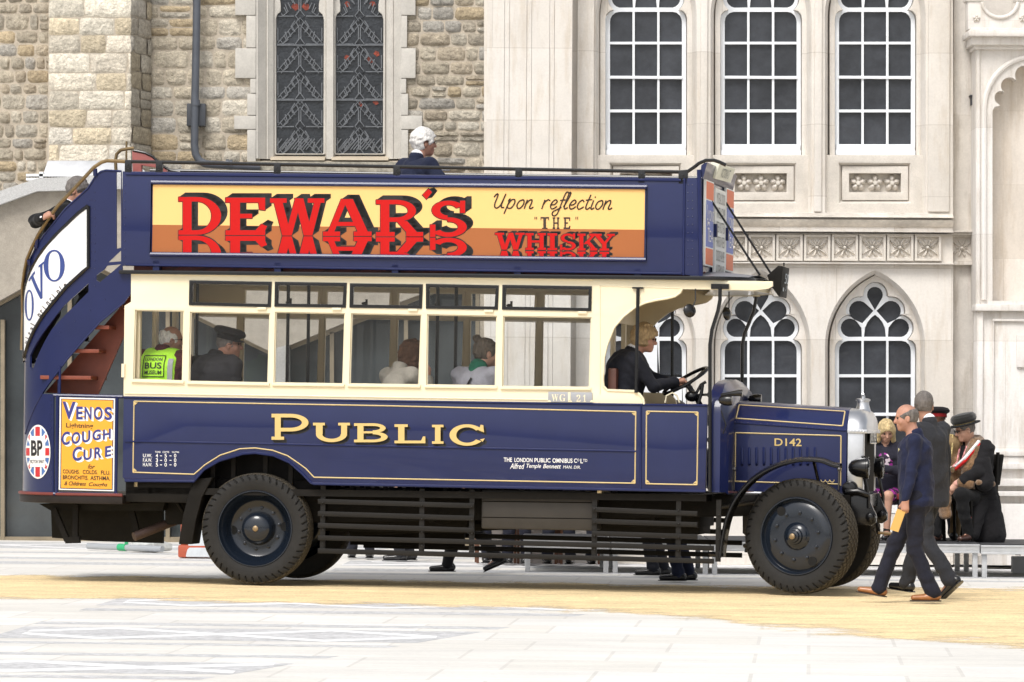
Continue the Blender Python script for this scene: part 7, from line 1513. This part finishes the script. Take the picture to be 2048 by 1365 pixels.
# walker, profile to the left
p = hd_at(1814, 836, 40.2)
f = person('walking man in a navy shirt and trousers with tan shoes carrying an envelope', p, R(176), dict(T=(.04, 0, 1), jacket=NAVYS, thick=.006, hem=.06, cuff=.97, wr=.009, hair=HG, style='bald', hl=.007, hn=.003, skin=SKR, fat=1.28, face=R(4), nod=R(6), trousers=TRN, flare=.012, shoes=SHT, sole=mat('dark_sole', (.03, .02, .015), .6), legL=dict(a=(-.14, .085, .09), hint=(1, .05, 0), toe=(1, .1, 0)), legR=dict(a=(.34, -.075, .105), hint=(1, 0, .2), toe=(1, -.12, .16)), armL=dict(w=(.11, .27, .86), hint=(-1, .3, 0), dir=(.05, 0, -1), palm=(0, -1, 0), curl=.8, thumb=(1, 0, 0)), armR=dict(w=(.05, -.29, .86), hint=(-1, -.3, 0))), foot=feet_z(p.x))
hnd = wpt(f, f['wr']['L'] + np.array([.03, .0, -.10])); m = MB(); a_ = Vector((-.05, 0, .06)); 
ax1 = Vector((-.34, .1, -1)).normalized(); ax2 = Vector((-.97, .25, .3)).normalized(); ax3 = ax1.cross(ax2).normalized(); c_ = hnd + ax1 * .08 + Vector((-.01, 0, 0)); m.hexa([c_ + ax1 * a * .095 + ax2 * b * .038 + ax3 * e * .003 for e in (-1, 1) for a, b in ((-1, -1), (1, -1), (1, 1), (-1, 1))]); tag(m.finish('envelope', mat('manila', (.60, .36, .10), .7), origin=c_), 'orange manila envelope hanging from the walking man\'s hand', 'envelope')
m = MB(); lg_ = f['ch'] + f['Fs'] * (.118 * 1.14 + .012) + f['Ls'] * .075 + f['T'] * .03
m.add([Vector(lg_ + f['Ls'] * a * .03 + f['T'] * b * .02 + f['Fs'] * c) for a, b, c in ((-1, .4, 0), (-.2, 1, .003), (1.0, .3, -.012), (0, -.2, 0), (-.3, -1, .004))], [(0, 1, 2, 3, 4)]); m.finish('shirt_logo', mat('pale_gold_thread', (.55, .52, .3), .6), f['root'])
# grey suit man behind
p = hd_at(1848, 812, 41.6)
f = person('man in a charcoal suit walking away behind the man with the envelope', p, R(138), dict(T=(.02, 0, 1), jacket=CHAR, shirt=SHIRT, hem=.14, hair=HG, style='short', hl=.008, hn=.003, skin=SKT, fat=1.15, face=R(-60), trousers=CHAR, shoes=SHO, flare=.008, legR=dict(a=(.30, -.08, .095), toe=(1, 0, .1)), legL=dict(a=(-.30, .09, .15), hint=(1, 0, -.1), toe=(.75, .1, -.65)), armR=dict(w=(.05, -.30, .82)), armL=dict(w=(.0, .34, .84))), foot=feet_z(p.x))
# seated blond woman with phone
p = hd_at(1772, 862, 48.4); ZP = .30
f = person('seated woman with blond hair, dark jacket and purple floral dress', p, R(-112), sit(.10, jacket=cloth('ink_jacket', (.022, .022, .034)), hair=HBL, style='bob', hl=.018, hn=.003, skin=SKIN, face=R(28), nod=R(28), trousers=None, shoes=SHO, armR=dict(w=(.30, -.14, .80), hint=(-.3, -.8, -.6), dir=(.5, .3, .5), palm=(-.5, .2, .6)), armL=dict(w=(.32, .02, .80), hint=(-.3, .8, -.6), dir=(.5, -.2, .4), palm=(-.3, -.3, .8))), foot=stz(p.x))
dr = SDF(); dr.cap(f['ch'] + f['Fs'] * .05, f['ch'] - f['T'] * .1 + f['Fs'] * .05, .10, .10, f['Ls'], 1.15, .03).cap(f['pel'], f['pel'] + f['T'] * .2, .13, .11, f['Ls'], 1.3, .03)
for k in 'LR': dr.cap(f['hp'][k], f['kn'][k] * .8 + f['hp'][k] * .2, .09, .075, sm=.06)
def floral(m, t, b, tc):
    L = t.links.new; v = t.nodes.new('ShaderNodeTexVoronoi'); v.inputs['Scale'].default_value = 22; L(tc.outputs['Object'], v.inputs['Vector']); cr = t.nodes.new('ShaderNodeValToRGB'); L(v.outputs['Color'], cr.inputs[0]); e = cr.color_ramp.elements; e[0].position = .25; e[0].color = (.02, .008, .03, 1); e[1].position = .62; e[1].color = (.30, .02, .25, 1); n = cr.color_ramp.elements.new(.8); n.color = (.65, .55, .62, 1); cr.color_ramp.interpolation = 'CONSTANT'; L(cr.outputs[0], b.inputs['Base Color'])
f['K']('floral_dress', dr, mat('floral_cloth', (.1, .02, .1), .8, extra=floral))
ph = wpt(f, f['wr']['R'] + np.array([.09, .07, .07])); m = MB(); m.box(ph.x - .04, ph.x + .04, ph.y - .02, ph.y, ph.z - .02, ph.z + .035); tag(m.finish('phone', BLK, origin=ph, bevel=.006), 'black mobile phone in the blond woman\'s hands', 'phone')
m = MB(); [m.ball(wpt(f, f['wr']['L'] + f_ * 1.0), .012, 6, 5) for f_ in [np.array([.0, .03 * math.cos(a), .03 * math.sin(a)]) for a in [i * .63 for i in range(10)]]]; o = m.finish('bracelet', WHI); o.parent = f['root']; o.matrix_parent_inverse = f['M'].inverted()
# soldier
p = hd_at(1873, 843, 48.1)
f = person('soldier in khaki tunic and dark red-banded cap seated beside the robed man', p, R(70), sit(.04, jacket=TAN, hair=HBR, style='short', hl=.006, face=R(22), trousers=TAN, fat=1.05), foot=stz(p.x)); flatcap(f, cloth('dark_cap', (.012, .011, .013)), True, .135, .04, band=cloth('red_band', (.22, .012, .014)), tilt=-.1)
m = MB(); sp_ = f['sh']['R'] + f['T'] * .07; m.tube([Vector(sp_ + f['Ls'] * .1 + f['Fs'] * -.02), Vector(sp_ - f['Ls'] * .01 - f['Fs'] * .045), Vector(sp_ - f['T'] * .12 - f['Fs'] * .085 - f['Ls'] * .02), Vector(sp_ - f['T'] * .26 - f['Fs'] * .10)], .010, 6); m.finish('braid_cord', mat('gold_cord', (.5, .38, .16), .6, noise=(60, .8)), f['root'])
# grey curly person
p = hd_at(1900, 880, 49.0)
f = person('person with curly grey hair mostly hidden behind the soldier', p, R(60), sit(.04, jacket=GREYC, hair=HG, style='shaggy', hl=.024, hn=.012), foot=stz(p.x))
# robed man
p = hd_at(1931, 860, 47.95)
ROBE = cloth('black_robe', (.012, .0115, .013)); 
f = person('man in a black robe trimmed with brown fur, red and white ribbon and medal', p, R(-140), sit(.16, pel=(0, 0, .46), jacket=ROBE, thick=.035, wr=.010, cuff=.62, shirt=PINK, hair=HG, style='short', hl=.004, skin=SKIN, glasses=1, shades=1, face=R(-24), nod=R(14), fat=1.18, trousers=BLKC, shoes=SHB, legL=dict(a=(.30, .16, .10), hint=(.6, .1, 1), toe=(1, .3, -.02)), legR=dict(a=(.48, -.13, .10), hint=(.6, -.1, 1)), armL=dict(w=(.40, .09, .60), hint=(-.3, .9, -.3), dir=(.5, -.3, -.7), palm=(-.6, -.6, 0)), armR=dict(w=(.40, -.10, .62), hint=(-.3, -.8, -.4), dir=(.5, .3, -.7), palm=(-.6, .6, 0))), foot=stz(p.x))
H = f['H']; ax = Vector(f['HM'][2]); hf_ = Vector(f['HM'][0])
VEL = mat('black_velvet', (.009, .0085, .008), .95, sheen=.3, noise=(9, .3), bump=(12, .8, .02))
m = MB(); c_ = Vector(H(-.005, 0, .055)); m.lathe([(.10, -.01), (.10, .02), (.125, .025), (.138, .05), (.135, .085), (.11, .11), (.05, .118), (.001, .118)], c_, ax, 32); ht = m.finish('velvet_bonnet', VEL, f['root'])
m = MB(); m.lathe([(.09, .004), (.165, -.004), (.168, .002), (.165, .008), (.09, .014)], c_, ax, 32); m.finish('hat_brim', BLKC, ht); m = MB(); m.lathe([(.1, .012), (.107, .012), (.107, .024), (.1, .026)], c_, ax, 32); m.finish('hat_cord', mat('gold_cord', (.5, .38, .16), .6), ht)
fu = SDF(); ch, T, Ls, Fs, nk, sh, pel = (f[k] for k in ('ch', 'T', 'Ls', 'Fs', 'nk', 'sh', 'pel'))
for s in (1, -1): fu.cap(nk - Fs * .07 + Ls * s * .02, nk + Ls * s * .10 + Fs * .03 + T * .0, .078, .074, sm=.03).cap(nk + Ls * s * .085 + Fs * .03 - T * .01, ch + Ls * s * .09 + Fs * .165 - T * .02, .074, .072, sm=.03).cap(ch + Ls * s * .09 + Fs * .165 - T * .02, pel + Ls * s * .085 + Fs * .22 + T * .06, .074, .07, sm=.03)
fu.cap(nk - Fs * .04 + Ls * .03, sh['L'] * .55 + nk * .45 - T * .01 + Fs * .03, .085, .085, sm=.04).cap(sh['L'] * .62 + nk * .38 + Fs * .06 - T * .02, ch + Ls * .12 + Fs * .15 - T * .05, .092, .085, sm=.04); fu.cap(nk + T * .0 + Fs * .05, nk + T * .1 + Fs * .07, .055, .06, sm=.01, mode='s'); f['K']('fur_trim', fu, FUR, noise=(.006, 60, (1, 1, 1)))
fe = SDF(); w1 = f['wr']['R']; e1 = f['el']['L']; w2 = f['wr']['L']
fe.cap(w2 * .75 + e1 * .25 - np.array([0, 0, .02]), w2 * .45 + e1 * .55 - np.array([0, 0, .05]), .062, .07, sm=.03).cap(w1 + np.array([.05, .06, -.10]), w1 + np.array([.06, .09, -.34]), .05, .045, Ls, 1.8, .03).cap(e1 + np.array([.05, .05, -.10]), e1 + np.array([-.16, .06, -.12]), .028, .026, sm=.02); f['K']('fur_hem', fe, FUR, noise=(.005, 60, (1, 1, 1)))
f2_ = SDF(); f2_.cap(f['kn']['R'] + np.array([.0, -.03, -.12]), f['kn']['R'] + np.array([.12, -.16, -.36]), .075, .085, np.array([0, 1., 0]), 1.1, .03); f['K']('fur_hem', f2_, FUR, noise=(.005, 60, (1, 1, 1)))
sk_ = SDF(); sk_.cap(pel + np.array([-.03, 0, 0]), pel + np.array([-.06, .1, -.40]), .17, .15, Ls, 1.35, .05).cap(sh['L'] * .5 + e1 * .5, e1 + np.array([-.06, .03, -.10]), .085, .09, sm=.05).cap(pel + np.array([.1, .12, -.05]), pel + np.array([.22, .17, -.38]), .10, .06, sm=.05); f['K']('robe_skirt', sk_, ROBE, noise=(.012, 22, (1.5, 1.5, .3)))
m = MB(); wsh = [nk - Fs * .07 + Ls * .02 + T * .03, nk + Ls * .17 + Fs * .05 + T * .045, ch + Ls * .12 + Fs * .235 + T * .05, ch + Ls * .02 + Fs * .26 - T * .02, ch - Ls * .10 + Fs * .245 - T * .06, ch - Ls * .2 + Fs * .15 - T * .08]
for k, mt_ in ((0, SHIRT), (1, cloth('red_ribbon', (.52, .02, .02)))):
    m = MB(); m.tube([Vector(p_ - T * .03 * k + Fs * (.022) + Ls * .01) for p_ in wsh], .017, 6); m.finish('ribbon_sash', mt_, f['root'])
m = MB(); md_ = ch + Fs * .31 - T * .06 + Ls * .0; 
for s in (1, -1): m.tube([Vector(nk + Ls * s * .05 + Fs * .12 + T * .0), Vector(ch + Ls * s * .03 + Fs * .21), Vector(md_ + T * .03)], .010, 6)
m.finish('medal_ribbon', mat('red_white_ribbon', (.6, .25, .25), .7, noise=(40, .9)), f['root']); m = MB(); m.lathe([(.001, .012), (.018, .011), (.024, .008), (.03, .01), (.031, .0), (.028, -.004)], Vector(md_), Vector(Fs), 24); m.finish('medal', BRASSB, f['root'])
m = MB(); a_ = f['an']['L']; m.lathe([(.043, 0.02), (.046, .10), (.047, .16)], Vector(a_), (0, 0, 1), 16)
def stripes(mm, t, b, tc):
    L = t.links.new; wv = t.nodes.new('ShaderNodeTexWave'); wv.bands_direction = 'Z'; wv.inputs['Scale'].default_value = 22; L(tc.outputs['Object'], wv.inputs['Vector']); cr = t.nodes.new('ShaderNodeValToRGB'); cr.color_ramp.interpolation = 'CONSTANT'; cr.color_ramp.elements[0].color = (.36, .03, .03, 1); cr.color_ramp.elements[1].color = (.6, .5, .42, 1); cr.color_ramp.elements[1].position = .6; L(wv.outputs[0], cr.inputs[0]); L(cr.outputs[0], b.inputs['Base Color'])
m.finish('striped_sock', mat('striped_wool', (.4, .1, .1), .9, extra=stripes), f['root'])
# ---- people standing beyond the bus: only their feet and shins show under it
far_std = [(722, 1113, 51.0, 90, 'person in dark trousers standing beyond the rear wheel of the bus', NAVYJ, 0), (796, 1118, 50.2, 175, 'person in black lace-up shoes standing beyond the left guard slats', CHAR, 0), (928, 1142, 46.6, 178, 'person in black boots striding behind the bus', BLKC, .22), (1302, 1147, 46.4, 172, 'person in shiny black shoes farther back under the cab of the bus', NAVYJ, 0), (1352, 1163, 44.9, 172, 'person in black boots nearest behind the bus under the cab door', NAVY2, 0)]
for px, py, Y, yw, lab, cl_, stp in far_std:
    q0 = W(px, py, Y); zz = gz(q0.x) + .005
    person(lab, (q0.x, Y, zz + 1.60), R(yw), dict(jacket=cl_, trousers=cl_, shoes=SHO, hair=HG, style='short', legL=dict(a=(stp * .9 + .05, .10, .09)), legR=dict(a=(-stp - .04, -.10, .09 + stp * .3), toe=(1, 0, -stp * 2))), foot=(0, 0, zz), res=.012)
# ================================================================== stage, chairs, small things
ALS = mat('stage_aluminium', (.52, .53, .54), .4, metal=.4, noise=(9, .1)); DECK = mat('stage_deck', (.035, .036, .04), .7, noise=(7, .2))
YS = 47.3; ZT = .335
def stage(px0, px1, lab):
    a, b = W(px0, 1090, YS), W(px1, 1090, YS); z0 = gz((a.x + b.x) / 2); t = thing('stage_platform', ((a.x + b.x) / 2, YS + 1, z0), lab, 'stage', 'aluminium stage modules')
    m = MB(); m.box(a.x + .004, b.x - .004, YS, YS + 2, z0 + ZT - .10, z0 + ZT - .012); m.box(a.x + .004, b.x - .004, YS - .012, YS, z0 + ZT - .105, z0 + ZT - .085); m.box(a.x + .004, b.x - .004, YS - .012, YS, z0 + ZT - .03, z0 + ZT - .012); m.finish('side_frame', ALS, t, bevel=.004)
    m = MB(); m.box(a.x + .01, b.x - .01, YS + .01, YS + 1.99, z0 + ZT - .012, z0 + ZT); m.finish('deck', DECK, t)
    for x in (a.x + .045, b.x - .045):
        for y in (YS + .06, YS + 1.94): m = MB(); m.box(x - .026, x + .026, y - .026, y + .026, gz(x) - .01, z0 + ZT - .1); m.finish('leg', ALS, t, bevel=.004)
for i, (a, b, lab) in enumerate(((1047, 1221, 'aluminium stage module beyond the fuel tank of the bus'), (1222, 1420, 'aluminium stage module behind the cab of the bus'), (1421, 1640, 'aluminium stage module behind the front wheel'), (1641, 1960, 'aluminium stage module under the seated robed man'), (1961, 2290, 'aluminium stage module at the picture edge with a white box before it'))): stage(a, b, lab)
REDV = mat('red_chair_fabric', (.17, .016, .02), .8, noise=(9, .2)); WOODC = mat('brown_chair_wood', (.13, .055, .03), .5, noise=(8, .2, (1, 1, .2)))
def chair(px, py, Y, yaw, z, lab, fr, seat, grp):
    c = W(px, py, Y); t = thing('chair', (c.x, Y, z), lab, 'chair', grp); rt = lambda x, y: (c.x + x * math.cos(yaw) - y * math.sin(yaw), Y + x * math.sin(yaw) + y * math.cos(yaw))
    def bx4(m, x0, x1, y0, y1, za, zb, lean=0): m.hexa([(*rt(x, y), za) for x, y in ((x0, y0), (x1, y0), (x1, y1), (x0, y1))] + [(*rt(x + lean, y), zb) for x, y in ((x0, y0), (x1, y0), (x1, y1), (x0, y1))]); return m
    bx4(MB(), -.22, .22, -.22, .22, z + .42, z + .48).finish('seat', seat, t, bevel=.015); bx4(MB(), -.24, -.19, -.20, .20, z + .58, z + .90, -.06).finish('backrest', seat, t, bevel=.015)
    for x, y, h_, l_ in ((.19, -.20, .43, .02), (.19, .20, .43, .02), (-.19, -.21, .92, -.05), (-.19, .21, .92, -.05)): bx4(MB(), x - .014 - l_, x + .014 - l_, y - .014, y + .014, z, z + h_, l_).finish('leg', fr, t, bevel=.003)
    return t
zs = lambda px: gz(W(px, 1090, YS).x) + ZT
chair(1940, 1000, 48.0, R(-140), zs(1940), 'black framed chair under the robed man', BLKM, BLKM, 'stage chairs'); chair(1877, 1000, 48.35, R(70), zs(1877), 'black framed chair with red padding under the soldier', BLKM, REDV, 'stage chairs'); chair(1772, 1000, 48.45, R(-112), zs(1772), 'chair with red padding under the blond woman', BLKM, REDV, 'stage chairs'); chair(1905, 1000, 49.1, R(60), zs(1905), 'chair under the curly-haired person behind the soldier', BLKM, REDV, 'stage chairs')
for px, lab, cl_, yw in ((992, 'left', NAVY2, -88), (1075, 'middle', CHAR, -92), (1160, 'right', NAVYJ, -90)):
    words_ = {'left': 'left of the fuel tank', 'middle': 'beneath the middle of the fuel tank', 'right': 'beneath the right end of the fuel tank'}[lab]; x = W(px, 1100, 49.9).x
    chair(px, 1100, 49.9, R(yw), gz(x), 'brown wooden chair beyond the bus ' + words_, WOODC, REDV, 'wooden chairs beyond the bus')
    person('seated guest in dark trousers beyond the bus ' + words_, (x + .0, 49.8, gz(x) + 1.25), R(yw), sit(.05, jacket=cl_, hair=HG, style='short'), S=1.0, res=.012)
# white box on the yard at the right edge
c = G(2046, 1146); t = thing('box', c, 'white cardboard box on the paving in front of the stage at the right edge', 'box'); m = MB(); a, b = W(2026, 1146, c.y), W(2070, 1114, c.y); m.box(a.x, b.x, c.y, c.y + .2, gz(c.x), b.z); m.finish('carton', mat('white_card', (.60, .61, .65), .7, noise=(4, .05)), t, bevel=.004)
m = MB(); k = W(2037, 1111, c.y + .05); 
for i in range(5): m.add([k + Vector((.0, 0, 0)), k + Vector((.05 * math.cos(i * 1.3), .02, .02 + .03 * math.sin(i * 1.3))), k + Vector((.03 * math.cos(i * 1.3 + .6), -.01, .05))], [(0, 1, 2)])
m.finish('dry_leaf', mat('dry_leaf_brown', (.23, .11, .05), .8), t, sharp=180)
# barrier behind the rear wheel, pole on the ground
Yb = 50.5; c = W(384, 1098, Yb); t = thing('traffic_barrier', (c.x, Yb, gz(c.x)), 'orange and white plastic barrier standing behind the rear wheel', 'barrier'); OR = mat('barrier_orange', (.42, .085, .04), .6, noise=(8, .15))
m = MB(); a, b = W(356, 1099, Yb), W(420, 1091, Yb); m.box(a.x, b.x, Yb, Yb + .4, gz(c.x), b.z); a, b = W(360, 1091, Yb), W(372, 1022, Yb); m.box(a.x, b.x, Yb + .05, Yb + .3, a.z, b.z); a, b = W(384, 1060, Yb), W(420, 1020, Yb); m.box(a.x, b.x, Yb + .05, Yb + .3, a.z, b.z); m.finish('orange_frame', OR, t, bevel=.02)
m = MB(); a, b = W(382, 1098, Yb), W(430, 1058, Yb); m.hexa([(a.x - .06, Yb - .02, gz(c.x) + .004), (b.x, Yb - .02, gz(c.x) + .004), (b.x, Yb + .34, gz(c.x) + .004), (a.x - .06, Yb + .34, gz(c.x) + .004), (a.x, Yb + .04, b.z), (b.x, Yb + .04, b.z), (b.x, Yb + .3, b.z), (a.x, Yb + .3, b.z)]); m.finish('white_base', mat('barrier_white', (.52, .55, .58), .6, noise=(6, .15)), t, bevel=.02)
a, b = W(176, 1091, 53), W(325, 1097, 52.2); c = (a + b) / 2; t = thing('fallen_pole', (c.x, c.y, gz(c.x)), 'grey metal pole with green tape lying before the glass pavilion', 'pole'); zg_ = lambda p: Vector((p.x, p.y, gz(p.x) + .04))
m = MB(); m.tube([zg_(a), zg_(b)], .035, 10); m.finish('tube', mat('galvanised_tube', (.42, .44, .46), .4, metal=.4), t); m = MB(); p = a.lerp(b, .47); d_ = (b - a).normalized() * .06; m.tube([zg_(p - d_), zg_(p + d_)], .041, 10); m.box(p.x + .02, p.x + .06, p.y, p.y + .03, gz(p.x) + .05, gz(p.x) + .16); m.finish('green_tape', mat('green_tape', (.03, .36, .15), .5), t)
p = W(310, 1095, 52.6); m = MB(); m.tube([Vector((p.x - .25, p.y, gz(p.x) + .05)), Vector((p.x, p.y - .1, gz(p.x) + .07)), Vector((p.x + .18, p.y, gz(p.x) + .05))], [.05, .08, .04], 10); tag(m.finish('plastic_bundle', mat('clear_plastic', (.45, .46, .45), .4, noise=(12, .3), bump=(20, 1, .02)), origin=Vector((p.x, p.y, gz(p.x)))), 'crumpled grey plastic bundle at the end of the fallen pole', 'bundle')
